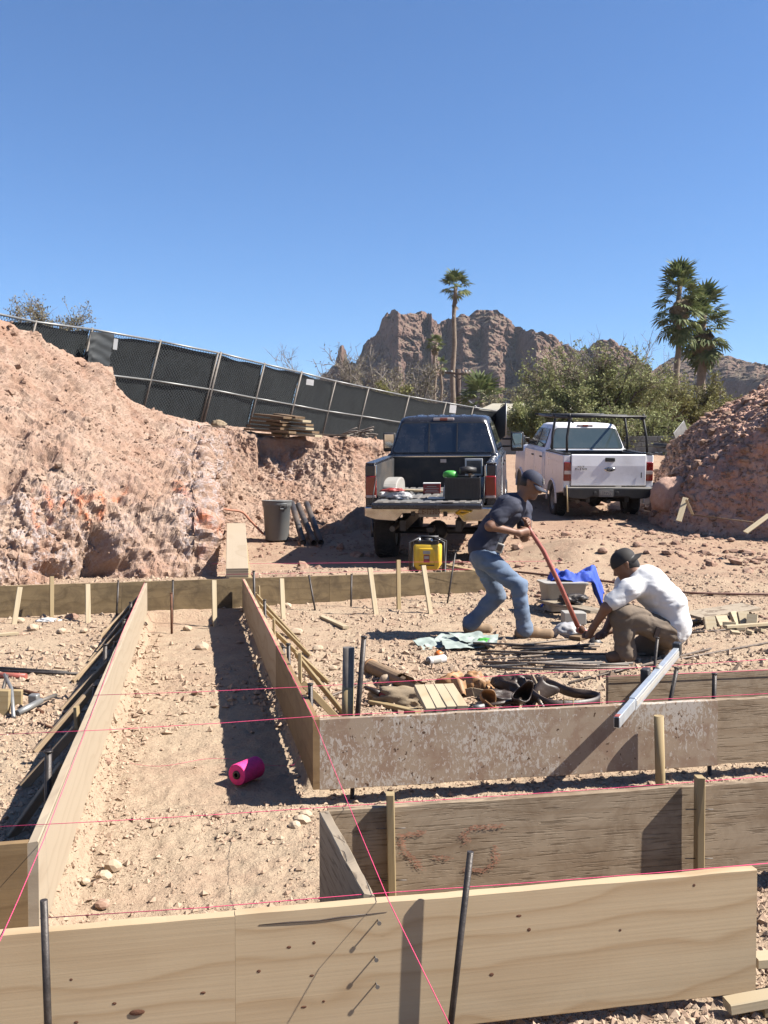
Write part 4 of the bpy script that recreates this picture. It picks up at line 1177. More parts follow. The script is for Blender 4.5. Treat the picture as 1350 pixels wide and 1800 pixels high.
    # windows lie on the sloping panes
    def on_back(x, f, o=.012):
        return Vector((x, yw0 + .17 * f - o, zb + (zt - zb) * f))
    def pane(pts, nm, th=.006, mat=M['glass'], par=root):
        mb = MB(); k = len(pts); nrm = (pts[1] - pts[0]).cross(pts[2] - pts[0]).normalized() * th
        mb.add([p + nrm for p in pts] + [p - nrm for p in pts], [tuple(range(k)), tuple(range(k, 2 * k))[::-1]] + [(i, k + i, k + (i + 1) % k, (i + 1) % k) for i in range(k)])
        return mb.build(nm, mat, par)
    def rnd(poly, r=.07, n=4):
        out = []
        for i, p in enumerate(poly):
            a, b = poly[i - 1], poly[(i + 1) % len(poly)]
            d1 = (a - p); d2 = (b - p); q1 = p + d1.normalized() * min(r, d1.length * .4); q2 = p + d2.normalized() * min(r, d2.length * .4)
            for k in range(n + 1):
                t = k / n; out.append(q1 * (1 - t) ** 2 + p * 2 * t * (1 - t) + q2 * t ** 2)
        return out
    hb0, hb1 = H - .14, H - .295
    o = pane(rnd([on_back(-hb0, .04), on_back(hb0, .04), on_back(hb1, .93), on_back(-hb1, .93)]), 'rear_window', mat=S['glass'])
    pane(rnd([on_back(-hb0 - .02, .015, .006), on_back(hb0 + .02, .015, .006), on_back(hb1 + .02, .96, .006), on_back(-hb1 - .02, .96, .006)]), 'window_seal', mat=M['black'], par=o)
    if S['slider']:
        for x in (-.24, .24):
            MB().bar(on_back(x, .06, .022), on_back(x, .92, .022), .018, .02).build('slider_frame', M['black'], o)
    o = MB().box((0, 0, 0), (.36, .05, .05)).build('high_brake_lamp', M['lamp_clear'], root, bevel=.012, loc=(0, yw0 + .195, zr - .055))
    MB().box((0, 0, 0), (.13, .02, .045)).build('lamp_lens', M['lamp_red'], o, bevel=.005, loc=(0, -.022, 0))
    def on_side(sd_, y, f, o=.012):
        return Vector((sd_ * (H - .075 - .17 * f + o), y, zb + (zt - zb) * f))
    for sd_ in (-1, 1):
        y0 = yw0 + .32; ym = (yw0 + yw1) / 2 - .05; y1 = yw1 - .22
        def back_y(f): return 0.17 * f
        wins = [[on_side(sd_, ym + .05, .05), on_side(sd_, y1, .05), on_side(sd_, y1 - .62, .92), on_side(sd_, ym + .05, .92)],
                [on_side(sd_, y0, .05), on_side(sd_, ym - .03, .05), on_side(sd_, ym - .03, .92), on_side(sd_, y0 + .06, .92)]]
        for w_ in wins:
            pane(rnd(w_, .05), 'side_window', mat=M['glass'])
        # doors stand a little proud, with handles
        yd = [(ym - .01, yc1 + .0), (yc0 + .22, ym - .03)]
        for k, (d0, d1) in enumerate(yd):
            mb = MB(); mb.prism([(d0, zs + .12), (d1, zs + .12), (d1, zb - .07), (d0, zb - .07)], sd_ * (H - .012), sd_ * (H + .004), 'x')
            dr = mb.build('door', paint, root, bevel=.012)
            MB().box((0, 0, 0), (.035, .17, .035)).build('door_handle', M['black'], dr, bevel=.01, loc=(sd_ * (H + .014), d0 + .14, zb - .19))
        ym_ = yc1 - .22; mz = zb + .12
        mr = MB().box((0, 0, 0), (S['mir'][0], .09, S['mir'][1])).build('wing_mirror', M['black'], root, bevel=.025, loc=(sd_ * (H + S['mir'][2]), ym_, mz))
        MB().box((0, 0, 0), (S['mir'][0] - .06, .012, S['mir'][1] - .09)).build('mirror_glass', M['mirror'], mr, bevel=.004, loc=(0, -.05, .02), rot=(0, 0, sd_ * -.12))
        for dz in (-.09, .05):
            MB().tube([(0, 0, 0), (sd_ * -(S['mir'][2] + .06), .02, 0)], .02, 6).build('mirror_arm', M['black'], mr, loc=(0, 0, dz), fixn=False)
    # windscreen, bonnet, front fenders, grille
    pane([Vector((-H + .16, yw1 - .02, zb + .03)), Vector((H - .16, yw1 - .02, zb + .03)), Vector((H - .33, yw1 - .70, zt - .02)), Vector((-H + .33, yw1 - .70, zt - .02))], 'windscreen', mat=M['glass'])
    mb = MB(); ye = yf + .75
    loft_rr(mb, [(zs, H - .05, yc1, ye, .08), (zs + .25, H - .01, yc1, ye + .03, .1), (zb - .22, H - .02, yc1, ye + .02, .12), (zb - .06, H - .1, yc1, ye - .06, .14), (zb - .02, H - .2, yc1, ye - .15, .14)])
    mb.build('bonnet', paint, root, fixn=False)
    for sd_ in (-1, 1):
        mb = MB()
        mb.tube([(sd_ * (H - .01), yf + (ra + .01) * math.cos(R(a)), rw + (ra + .01) * math.sin(R(a))) for a in range(-5, 186, 10)], .03, 6)
        mb.build('wheel_arch', paint, root, fixn=False)
        MB().lathe([(.01, 0), (ra, 0), (ra, .03), (.01, .03)], 24, Matrix.Rotation(math.pi / 2, 3, 'Y'), smooth=False).build('wheel_well', M['black'], root, loc=(sd_ * (H - .028) - .012, yf, rw), fixn=False)
        MB().box((0, 0, 0), (.3, .06, .22)).build('headlamp', M['lamp_clear'], root, bevel=.02, loc=(sd_ * (H - .24), ye + .02, zs + .42))
    MB().box((0, 0, 0), (1.1, .06, .34)).build('grille', M['chrome'], root, bevel=.02, loc=(0, ye + .02, zs + .42))
    MB().box((0, 0, 0), (2 * H - .1, .16, .2)).build('front_bumper', M['chrome'], root, bevel=.03, loc=(0, ye + .08, zs + .02))
    bpy.context.view_layer.update()
    return root

dark_spec = dict(half=1.0, sill=.73, floor=1.08, rail=1.60, yb0=.13, yb1=2.16, yc0=2.19, yc1=4.55, belt=1.655, roof=2.29, axle=1.3, faxle=4.85, wheel=.46, tyre=.33,
                 caps=False, lamp=(1.10, 1.43), rev=.06, revh=.04, bumper=(.78, .98), cut=.10, chrome=True, plate='CE-12305', plate_x=0.0, plate_dz=0.03, ribs=6, glass=M['glass'], slider=True, mir=(.24, .36, .22))
p = P(756, 900, 14.6)
dark = pickup('pickup_truck', 'dark charcoal pickup truck with its tailgate lowered', 'pickup trucks parked on the driveway', (p.x, 14.6, .045), R(-8.6), R(4.3), dark_spec, M['paint_dark'], M['galv'])
def on_dark(x, y, z): return dark.matrix_world @ Vector((x, y, z))
DR = dark.matrix_world.to_euler()
# lowered tailgate
mb = MB(); mb.prism([(.12, 1.005), (.12, 1.075), (-.44, 1.075), (-.47, 1.06), (-.47, 1.0), (-.44, .985)], -.80, .80, 'x')
tg = mb.build('tailgate', M['paint_dark'], dark, bevel=.012)
mb = MB()
for k in range(9):
    mb.box((-.68 + k * .17, -.17, 1.084), (.09, .46, .014))
mb.build('tailgate_ribs', M['liner_grey'], tg)
MB().box((0, -.18, 1.078), (1.54, .54, .008)).build('tailgate_panel', M['liner_grey'], tg)
MB().box((.30, -.43, 1.082), (.16, .05, .012)).build('latch_handle', M['black'], tg)
for sx in (-1, 1):
    MB().tube([(sx * .81, .1, 1.45), (sx * .815, -.3, 1.07)], .008, 5).build('tailgate_cable', M['black'], dark, fixn=False)
    MB().box((sx * .822, .125, 1.34), (.03, .03, .5)).build('bed_corner_post', M['chrome'], dark, bevel=.008)
MB().box((0, 0, 0), (.10, .02, .06)).build('bed_lamp', M['lamp_clear'], dark, loc=(0.02, 2.1, 1.54))

white_spec = dict(half=.985, sill=.55, floor=.85, rail=1.43, yb0=.10, yb1=1.84, yc0=1.87, yc1=4.1, belt=1.47, roof=2.05, axle=1.15, faxle=4.75, wheel=.385, tyre=.26,
                  caps=True, lamp=(.88, 1.28), rev=.45, revh=.075, bumper=(.52, .74), cut=.03, chrome=False, plate='81ZZN', plate_x=-.08, plate_dz=0.0, ribs=0, glass=M['glass_grey'], slider=False, mir=(.18, .24, .14))
p = P(1069, 880, 20.8)
whitet = pickup('pickup_truck', 'white pickup truck with black ladder rack over its bed', 'pickup trucks parked on the driveway', (p.x, 20.8, .50), R(3.2), R(4.6), white_spec, M['paint_white'], M['galv'])
mb = MB(); mb.prism([(.06, .78), (.055, 1.2), (.07, 1.435), (.11, 1.45), (.12, .78)], -.805, .805, 'x')
tg = mb.build('tailgate', M['paint_white'], whitet, bevel=.014)
MB().box((0, 0, 0), (.21, .03, .085)).build('tailgate_handle', M['black'], tg, bevel=.012, loc=(.02, .05, 1.335))
o = MB().lathe([(.001, .012), (.10, .012), (.118, .008), (.125, 0)], 28).build('oval_badge', M['chrome'], tg, loc=(.02, .05, 1.13), rot=(math.pi / 2, 0, 0), fixn=False)
o.scale = (.95, .42, 1)
MB().lathe([(.001, .016), (.10, .0155), (.103, .01)], 28).build('badge_field', M['cap_navy'], o, fixn=False)
tm = link('badge_script', text_mesh('Ford', .095, .002), M['offwhite'], o, loc=(0, 0, .018)); tm.scale = (1, 2.1, 1)
for s, z, sz_ in (('XLT', 1.185, .055), ('F-150', 1.135, .07)):
    tm = link('badge_lettering', text_mesh(s, sz_, .004), M['galv_rust'], tg, loc=(-.60, .048, z), rot=(math.pi / 2, 0, 0)); tm.scale = (1.6, .9, 1)
link('fleet_number', text_mesh('1', .17, .002), M['black'], tg, loc=(.70, .048, 1.0), rot=(math.pi / 2, 0, 0))
rk = empty('ladder_rack'); rk.parent = whitet
for sx in (-1, 1):
    for y, dy in ((.22, .12), (1.62, .06)):
        MB().tube([(sx * .87, y, 1.44), (sx * .86, y + dy * .5, 1.8), (sx * .80, y + dy, 2.17), (sx * .74, y + dy, 2.2)], .028, 8).build('rack_leg', M['black'], rk, fixn=False)
        MB().box((sx * .87, y, 1.46), (.12, .2, .03)).build('rack_foot', M['black'], rk, bevel=.006)
    MB().tube([(sx * .80, .25, 2.21), (sx * .80, 2.6, 2.21), (sx * .76, 3.7, 2.23)], .026, 8).build('side_bar', M['black'], rk, fixn=False)
    MB().tube([(sx * .80, .34, 2.2), (sx * .80, .34, 2.3)], .02, 6).build('end_stop', M['black'], rk, fixn=False)
for y in (.34, 1.7, 3.6):
    MB().tube([(-.86, y, 2.235), (.86, y, 2.235)], .027, 8).build('cross_bar', M['black'], rk, fixn=False)
MB().tube([(-.80, .34, 2.19), (-.72, .34, 2.10), (-.72, .34, 2.10)], .016, 6).build('gusset', M['black'], rk, fixn=False)

# ------------------------------------------------------------------ load in the dark truck's bed
def on_bed(o, x, y, z, rz=0):
    o.matrix_world = dark.matrix_world @ Matrix.Translation((x, y, z)) @ Matrix.Rotation(rz, 4, 'Z'); return o
ZF = 1.098
cr = empty('milk_crate', label='black plastic crate of tools standing on the lowered tailgate', cat='crate')
on_bed(cr, .49, .12, ZF, .03)
for (c, d) in (((0, -.22, .16), (.52, .02, .32)), ((0, .22, .16), (.52, .02, .32)), ((-.25, 0, .16), (.02, .42, .32)), ((.25, 0, .16), (.02, .42, .32))):
    MB().box((0, 0, 0), d).build('side_panel', M['black'], cr, bevel=.004, loc=c)
MB().box((0, 0, .01), (.5, .42, .02)).build('base', M['black'], cr)
for k in range(9):
    MB().box((-.2 + .05 * k, -.233, .16), (.012, .008, .26)).build('rib', M['black'], cr)
o = MB().lathe([(.001, 0), (.10, 0), (.115, .03), (.10, .08), (.05, .10), (.001, .10)], 18).build('green_bucket_lid', M['green'], None, fixn=False)
o.name = 'green_bowl'; on_bed(o, .30, .12, ZF + .31); tag(o, 'bright green plastic bowl on the black crate', 'bowl'); o.scale = (1, .8, 1)
tb = empty('power_tool', label='dark cordless tool lying on top of the crate', cat='tool'); on_bed(tb, .56, .14, ZF + .32, .3)
mb = MB(); mb.tube([(-.12, 0, .09), (0, 0, .1), (.12, 0, .09)], [.05, .06, .045], 10); mb.build('body', M['black'], tb, fixn=False)
mb = MB(); mb.tube([(.02, 0, .06), (.07, 0, -.02)], [.03, .035], 8); mb.build('grip', M['leather'], tb, fixn=False)
mb = MB(); mb.box((.08, 0, 0), (.1, .08, .05)); mb.build('battery', M['galv_rust'], tb, bevel=.008)
o = MB().box((0, 0, .13), (.27, .02, .26)).build('white_board', M['white'], None, bevel=.004); on_bed(o, .62, .62, ZF + .30); tag(o, 'white framed panel standing upright behind the crate', 'panel')
MB().box((0, -.012, .13), (.22, .004, .2)).build('panel_face', M['galv_rust'], o)
bx_ = MB().box((0, 0, .075), (.27, .16, .15)).build('anchor_carton', M['red'], None, bevel=.004); on_bed(bx_, -.06, .95, ZF, .06); tag(bx_, 'small red carton with white top in the truck bed', 'carton')
MB().box((0, -.001, .155), (.272, .163, .012)).build('carton_top', M['white'], bx_)
for k, (w_, z_) in enumerate(((.15, .11), (.22, .08), (.18, .05), (.22, .025))):
    MB().box((0, -.081, z_), (w_, .003, .011)).build('printed_line', M['offwhite'], bx_)
o = plank('short_board', (0, 0, 0), (.42, .0, .0), .11, .025, M['lumber']); on_bed(o, -.55, 1.25, ZF + .02, -.35); tag(o, 'short pale board lying in the truck bed', 'board')
o = plank('thin_lath', (0, 0, 0), (1.1, .0, .0), .06, .02, M['lumber_old']); on_bed(o, -.35, 1.05, ZF + .012, -.02); tag(o, 'brown lath lying across the truck bed behind the carton', 'lath')
mb = MB(); mb.lathe([(.001, 0), (.032, 0), (.034, .12), (.012, .155), (.012, .175), (.001, .175)], 12); o = mb.build('white_bottle', M['white'], None, fixn=False); on_bed(o, .20, .35, ZF); tag(o, 'small white bottle beside the black crate', 'bottle')
MB().lathe([(.001, .175), (.014, .175), (.014, .2), (.001, .2)], 10).build('cap', M['galv_rust'], o, fixn=False)
def crumple(name, size, mat, seed, sub=4, amp=.5, **kw):
    bm = bmesh.new(); bmesh.ops.create_icosphere(bm, subdivisions=sub, radius=1)
    V = np.array([v.co[:] for v in bm.verts]); Fc = np.array([[v.index for v in f.verts] for f in bm.faces]); bm.free()
    rr = 1 + amp * ridged(V * 1.6 + seed * 3.1, 3, seed) + .2 * fbm(V * 4 + seed, 3, seed + 1)
    V = V * rr[:, None] * np.array(size); V[:, 2] = np.maximum(V[:, 2], -size[2] * .3) + size[2] * .3
    return link(name, npmesh(name, V, Fc, True), mat, **kw)
for k, (x, y, s, mt, lb) in enumerate(((-.60, .25, (.15, .13, .09), 'white', 'crumpled white rag heap in the left corner of the truck bed'), (-.42, .05, (.12, .12, .07), 'bag', 'crumpled plastic bag on the left of the tailgate'))):
    o = crumple('rag' if k == 0 else 'plastic_bag', s, M[mt], 40 + k); on_bed(o, x, y, ZF); tag(o, lb, 'rag' if k == 0 else 'bag')
o = crumple('red_strap', (.13, .05, .03), M['red'], 44, amp=.7); on_bed(o, -.56, .12, ZF + .10, .3); tag(o, 'red strap lying over the white rags', 'strap')
o = plank('white_folder', (0, 0, 0), (.36, 0, 0), .10, .022, M['white']); on_bed(o, -.02, -.02, ZF + .012, .06); tag(o, 'flat white folder lying on the truck bed floor', 'folder')
MB().tube([(.70, -.04, .0), (.78, -.12, .05), (.92, -.1, .03), (.80, -.08, -.01), (.70, -.06, .0)], .02, 8).build('yellow_strap', M['yellow'], None, fixn=False)
o = bpy.data.objects['yellow_strap']; o.matrix_world = dark.matrix_world @ Matrix.Translation((-.30, -.02, .895)); tag(o, 'yellow strap looped on the chrome bumper', 'strap')

# ================================================================== FORMS, STAKES, STRINGS
TOP, BH = .325, .33
ZC = TOP - BH / 2
TH = .032
def form(label, p0, p1, mat, h=BH, zc=None, th=TH, jit=.004, nails=(), nx=40):
    zc = (TOP - h / 2) if zc is None else zc
    o = plank('form_board', (p0[0], p0[1], zc), (p1[0], p1[1], zc), th, h, mat, nx=nx, jit=jit, ch=.0025, jy=.12)
    return tag(o, label, 'form board', 'plywood form boards')
def nail(parent, loc, rot=(0, 0, 0), L=.05):
    mb = MB(); mb.tube([(0, 0, 0), (0, -L, 0)], .0022, 6); mb.tube([(0, -L, 0), (0, -L - .002, 0)], .006, 8)
    o = mb.build('nail', M['galv_rust'], parent, loc=loc, rot=rot, fixn=False); return o
o5 = TH / 2
# left long board, two lengths
f_left = form('long pale board along the left side of the trench, near length', W(-1.02 - o5, -1.36, 0), W(-1.02 - o5, 2.45, 0), M['ply_pale'])
form('long pale board along the left side of the trench, far length', W(-1.02 - o5, 2.452, 0), W(-1.02 - o5, 6.24, 0), M['ply_pale'])
form('brown board running off the left edge behind the left pipe', W(-1.02 - TH, -1.345, 0), W(-2.6, -1.345, 0), M['ply_brown'])
# right side of the trench
form('tan board along the right side of the trench, far length', W(o5, 2.05, 0), W(o5, 6.46, 0), M['ply_new'])
f_rn = form('dark brown board along the right side of the trench, nearest the corner', W(o5, 0.0, 0), W(o5, 2.048, 0), M['ply_brown'])
# middle cross board
f_mid = form('middle board with worn flaking paint right of the pink spool', W(TH, .016, 0), W(2.06, .016, 0), M['ply_paint'], h=.335)
form('grey brown board at the right edge with a dark knot', W(2.063, .022, 0), W(3.3, .030, 0), M['ply_grey'], h=.33)
form('short weathered board behind the aluminium level', W(1.76, .67, 0), W(3.4, .69, 0), M['ply_grey'], h=.24)
# second box
f_box = form('weathered cracked board with orange paint marks', W(-.10, -1.235, 0), W(2.2, -1.225, 0), M['ply_grey'], h=.34)
form('short grey board end on, left of the orange paint marks', W(-.115, -1.252, 0), W(-.083, -1.93, 0), M['ply_edge'], h=.34, jit=.010)
# near board, two sheets
f_n1 = form('nearest fresh plywood board, left length behind the left pipe', W(-1.6, -1.975, 0), W(-.445, -1.972, 0), M['ply_new'], h=.36, jit=.003)
f_n2 = form('nearest fresh plywood board, long right length with three nails', W(-.4445, -1.972, 0), W(1.04, -1.968, 0), M['ply_new'], h=.36, jit=.003)
# far cross boards
pa, pb, pc, pd = W(-4.6, back_b(-4.6), 0), W(-1.3, back_b(-1.3), 0), W(1.0, back_b(1.0), 0), W(2.95, back_b(2.95), 0)
form('dirty brown board along the foot of the bank, far left', pa, pb, M['ply_dark'])
form('dirty brown board closing the far end of the trench', pb + (pc - pb) * .001, pc, M['ply_dark'])
form('dirty brown board behind the yellow generator stakes', pc + (pd - pc) * .001, pd, M['ply_dark'], h=.31)
# nails, knots and the splice crack
def on_board(o, px, py):
    """point where the sight line meets the board's near face, in board coordinates"""
    Mi = o.matrix_world.inverted(); a = Mi @ Vector((0, 0, CAMZ)); d = (Mi.to_3x3() @ ray(px, py)); t = (-TH / 2 - a.y) / d.y
    return a + d * t
bpy.context.view_layer.update()
for (x, y) in ((661, 1617), (656, 1681), (658, 1728)):
    q_ = on_board(f_n2, x + 3, y); nail(f_n2, (q_.x, -TH / 2 + .002, q_.z), L=.022)
for o, lst in ((f_n2, ((552, 1657), (508, 1665), (548, 1715), (569, 1760), (534, 1770), (864, 1713), (930, 1634), (912, 1610), (1090, 1635), (1220, 1556), (455, 1707))), (f_n1, ((125, 1722), (134, 1797), (201, 1764), (357, 1745)))):
    for (x, y) in lst:
        q_ = on_board(o, x, y)
        mb = MB(); mb.lathe([(.001, .0006), (.0025 + .002 * random.random(), .0005), (.0052, .0)], 12); k = mb.build('knot', M['rust'], o, loc=(q_.x, -TH / 2 - .0004, q_.z), rot=(math.pi / 2, 0, 0), fixn=False)
        k.scale = (random.uniform(.7, 1.6), random.uniform(.6, 1), 1)
pts = [on_board(f_n2, x, y) for x, y in ((455, 1626), (510, 1621), (560, 1618), (600, 1612), (680, 1603))]
mb = MB(); mb.tube([(q_.x, -TH / 2 - .0005, q_.z) for q_ in pts], [.0008, .0022, .0018, .0022, .0006], 4); mb.build('split', M['leather_dk'], f_n2, fixn=False)
q_ = on_board(f_n1, 241, 1779); mb = MB(); mb.lathe([(.001, .002), (.009, .0015), (.013, 0)], 14); k = mb.build('knot', M['rust'], f_n1, loc=(q_.x, -TH / 2 - .002, q_.z), rot=(math.pi / 2, 0, 0), fixn=False); k.scale = (1.5, .6, 1)
# sprayed orange marks on the weathered board: flat dabs of paint
def dab(o, pts, w):
    q = [on_board(o, x, y) for x, y in pts]
    mb = MB()
    for a, b in zip(q, q[1:]):
        n_ = max(2, int((b - a).length / .006))
        for k in range(n_):
            c = a.lerp(b, k / n_)
            for _ in range(8):
                x, z = c.x + random.gauss(0, w), c.z + random.gauss(0, w * .6); s = random.uniform(.001, .006)
                mb.add([(x - s, -TH / 2 - .0035, z), (x, -TH / 2 - .0035, z - s * .35), (x + s, -TH / 2 - .0035, z), (x, -TH / 2 - .0035, z + s * .35)], [(0, 1, 2, 3)])
    m_ = mb.build('spray_mark', PAINTM, o, fixn=False)
PAINTM = plain('sprayed_orange', (.60, .30, .19), .9, var=.3, scale=30)
for pts in ([(745, 1462), (705, 1468), (708, 1495), (735, 1515), (738, 1530)], [(882, 1452), (830, 1454), (812, 1468), (825, 1480)], [(868, 1490), (872, 1515), (850, 1530), (812, 1528)], [(768, 1506), (790, 1508)]):
    dab(f_box, pts, .008)
# pencil-red line on the edges
def stake_px(label, top, bot, zb=0.0, dY=.1, w=.036, t=.02, mat='lumber', kind='wood', group=None, up=None, deep=.12, Yb=None, name=None, bend=0):
    b = G(bot[0], bot[1], zb) if Yb is None else P(bot[0], bot[1], Yb)
    tp = P(top[0], top[1], b.y + dY)
    lo = b - (tp - b).normalized() * deep
    if kind == 'wood':
        o = plank(name or 'wooden_stake', lo, tp, w, t, M[mat], up=up or (0, -1, .15), nx=3, jit=.002, point=True)
    else:
        o = rod(name or 'steel_pin', lo, tp, w, M[mat], 10, head=.008 if kind == 'pin' else 0, seg=4 if bend else 1, bend=bend)
    return tag(o, label, 'stake' if kind == 'wood' else 'steel pin', group)
gB = 'wooden stakes leaning on the far form'
for lb, tp, bt, dY, w, mt in (
    ('leftmost pale stake leaning on the far left form', (35, 1032), (25, 1097), .12, .050, 'lumber'),
    ('tan stake rising above the far left form', (91, 1013), (91, 1086), .05, .042, 'lumber_tan'),
    ('pale stake leaning on the far left form, right of the tan one', (154, 1027), (155, 1094), .12, .050, 'lumber'),
    ('pale stake at the far end of the trench', (376, 1020), (377, 1086), .12, .050, 'lumber'),
    ('pale stake on the far form just right of the trench', (495, 1017), (498, 1087), .12, .050, 'lumber'),
    ('pale slanting stake on the far form, left of two tan ones', (650, 998), (661, 1081), .12, .055, 'lumber'),
    ('tallest tan stake on the far form below the truck wheel', (700, 984), (701, 1071), .04, .05, 'lumber_tan'),
    ('pale slanting stake in front of the yellow generator', (744, 994), (757, 1079), .12, .055, 'lumber')):
    stake_px(lb, tp, bt, 0, dY, .022, w, mt, group=gB, up=(.87, .5, 0))
gP = 'steel pins along the far form'
for lb, tp, bt in (('steel pin at the far left form before the long pale board', (208, 1020), (205, 1082)), ('steel pin at the far end inside the trench', (304, 1019), (303, 1082)),
                   ('slanting steel pin on the far form right of the trench', (543, 1011), (554, 1073)), ('upright steel pin on the far form before the truck shadow', (618, 1009), (617, 1068))):
    stake_px(lb, tp, bt, 0, .06, .011, mat='steel', kind='pin', group=gP)
stake_px('rusty marker pin standing in the trench floor', (301, 1042), (302, 1113), -.085, .0, .012, mat='rust', kind='pin')
o = stake_px('slanting steel pin with a T handle left of the standing man', (801, 967), (786, 1063), 0, .10, .010, mat='steel', kind='pin')
mb = MB(); L_ = o.dimensions.x; mb.tube([(L_ - .01, -.09, 0), (L_ - .01, .09, 0)], .006, 6); mb.build('crossbar', M['steel'], o, fixn=False)
# right form, outside: pins, stakes and braces
gR = 'steel pins outside the right trench form'
for lb, tp, py2, w in (('steel pin by the board stack outside the right form', (446, 1003), 1052, .013), ('second steel pin outside the right form from the far end', (465, 1054), 1089, .013),
                       ('third steel pin outside the right form from the far end', (497, 1136), 1160, .013), ('fourth steel pin outside the right form from the far end', (507, 1131), 1180, .013), ('steel pin at the near corner of the right form', (545.5, 1201), 1258, .013)):
    Y = G(tp[0], py2, .22).y
    stake_px(lb, tp, (tp[0] + 1, py2), 0, .0, w, mat='steel', kind='pin', group=gR, Yb=Y, deep=.4)
gS = 'wooden stakes outside the right trench form'
for lb, tp, py2 in (('short stake outside the right form nearest the board stack', (441, 1012), 1040), ('second wooden stake outside the right form', (455, 1030), 1062), ('third wooden stake outside the right form', (481, 1088), 1122), ('nearest wooden stake outside the right form', (527, 1147), 1227)):
    Y = G(tp[0], py2, .12).y
    stake_px(lb, tp, (tp[0] + 1, py2), 0, .0, .02, .042, 'lumber_tan', group=gS, Yb=Y, deep=.3, up=(0, 1, 0))
gK = 'diagonal braces of the right trench form'
for lb, a, b in (('farthest diagonal brace of the right form', (449, 1044), (524, 1127)), ('second diagonal brace of the right form', (458, 1064), (544, 1153)), ('third diagonal brace of the right form', (487, 1115), (572, 1196)),
                 ('fourth diagonal brace of the right form', (520, 1150), (602, 1252)), ('diagonal brace of the right form nearest the corner', (532, 1200), (588, 1258))):
    p1 = G(b[0], b[1], .01); p0 = G(a[0], a[1], .22)
    tag(plank('brace', p0, p1 + (p1 - p0).normalized() * .05, .018, .04, M['lumber_tan'], nx=3, jit=.002), lb, 'brace', gK)
# left form, outside: braces, pins, stakes
gL = 'diagonal braces of the left trench form'
for i, (a, b) in enumerate((((243, 1052), (172, 1124)), ((232, 1072), (156, 1166)), ((214, 1110), (128, 1200)), ((190, 1165), (108, 1250)), ((168, 1205), (100, 1290)), ((150, 1225), (62, 1324)), ((134, 1282), (40, 1384)), ((110, 1345), (18, 1474)))):
    p0 = G(a[0], a[1], .24); p1 = G(b[0], b[1], .0)
    tag(plank('brace', p0, p1, .02, .042, M['lumber_brown'], nx=3, jit=.002), ['farthest brown brace on the outside of the left form', 'second brown brace of the left form from the far end', 'third brown brace of the left form from the far end, pale tip', 'fourth brown brace of the left form from the far end', 'fifth brown brace of the left form from the far end', 'third brown brace of the left form from the near end', 'second brown brace of the left form from the near end', 'nearest brown brace on the outside of the left form'][i], 'brace', gL)
gQ = 'steel pins outside the left trench form'
for i, (tp, py2) in enumerate((((230, 1058), 1085), ((218, 1088), 1115), ((203, 1128), 1150), ((185, 1132), 1175), ((167, 1204), 1230), ((85, 1319), 1398))):
    Y = G(tp[0], py2, .2).y
    stake_px(['first', 'second', 'third', 'fourth', 'fifth', ''][i] + (' steel pin from the far end outside the left form' if i < 5 else 'nearest tall steel pin outside the left form'), tp, (tp[0] - 1, py2), 0, 0, .014, mat='steel', kind='pin', group=gQ, Yb=Y, deep=.35)
stake_px('pale stake standing against the outside of the left form', (134, 1242), (137, 1290), 0, 0, .02, .045, 'lumber_tan', Yb=G(134, 1290, .16).y, deep=.3, up=(0, 1, 0))
# by the middle form
stake_px('thick pipe stake, grey above and rusty tan below', (613, 1138), (611, 1262), 0, 0, .031, mat='galv_rust', kind='rod', Yb=4.95, deep=.2, name='pipe_stake')
o = bpy.data.objects['pipe_stake']; Lx = o.dimensions.x
MB().tube([(.05, 0, 0), (Lx - .2, 0, 0)], .0318, 10).build('rusty_sleeve', M['lumber_tan'], o, fixn=False)
stake_px('slim dark pin leaning right of the pipe stake', (640, 1118), (628, 1262), 0, 0, .014, mat='steel', kind='pin', Yb=4.92, deep=.2)
stake_px('half round wooden stake before the worn painted board', (1158, 1258), (1161, 1385), -.08, 0, .024, mat='lumber_tan', kind='rod', Yb=4.80, deep=.2, name='round_stake')
stake_px('short black pin under the joint of the middle boards', (1247, 1330), (1247, 1386), 0, 0, .011, mat='steel', kind='pin', Yb=5.0, deep=.15)
stake_px('short black pin under the corner of the middle board', (620, 1370), (619, 1404), 0, 0, .011, mat='steel', kind='pin', Yb=4.66, deep=.15)
stake_px('slanting grey pin between the level and the short weathered board', (1190, 1173), (1178, 1232), 0, 0, .012, mat='steel', kind='pin', Yb=5.45, deep=.3)
stake_px('upright grey pin before the short weathered board at right', (1256, 1183), (1255, 1226), 0, 0, .013, mat='steel', kind='pin', Yb=5.55, deep=.3)
stake_px('thin pin standing behind the level beside the crouching man', (1156, 1120), (1150, 1176), 0, 0, .010, mat='steel', kind='pin', Yb=6.6, deep=.3)
for lb, x, y0, Y, tilt in (('square tan stake with nails left of the orange paint marks', 686, 1395, 3.30, 4), ('square tan stake with nails right on the weathered board', 1230, 1365, 3.50, -2)):
    o = stake_px(lb, (x, y0), (x + tilt, y0 + 210), 0, 0, .028, .046, 'lumber_tan', Yb=Y, deep=.1, up=(0, 1, 0), group='square stakes on the weathered board')
    for k in (.12, .3):
        mb = MB(); L_ = o.dimensions.x; mb.tube([(L_ - k, .012, 0), (L_ - k, .05, 0)], .002, 5); mb.build('nail', M['galv_rust'], o, fixn=False)
        mb = MB(); mb.tube([(L_ - k, -.012, 0), (L_ - k, -.05, 0)], .002, 5); mb.build('nail', M['galv_rust'], o, fixn=False)
stake_px('leaning steel pipe before the nearest board, right', (827, 1497), (789, 1830), 0, 0, .0088, mat='steel', kind='rod', Yb=2.56, deep=.2, name='pipe_pin')
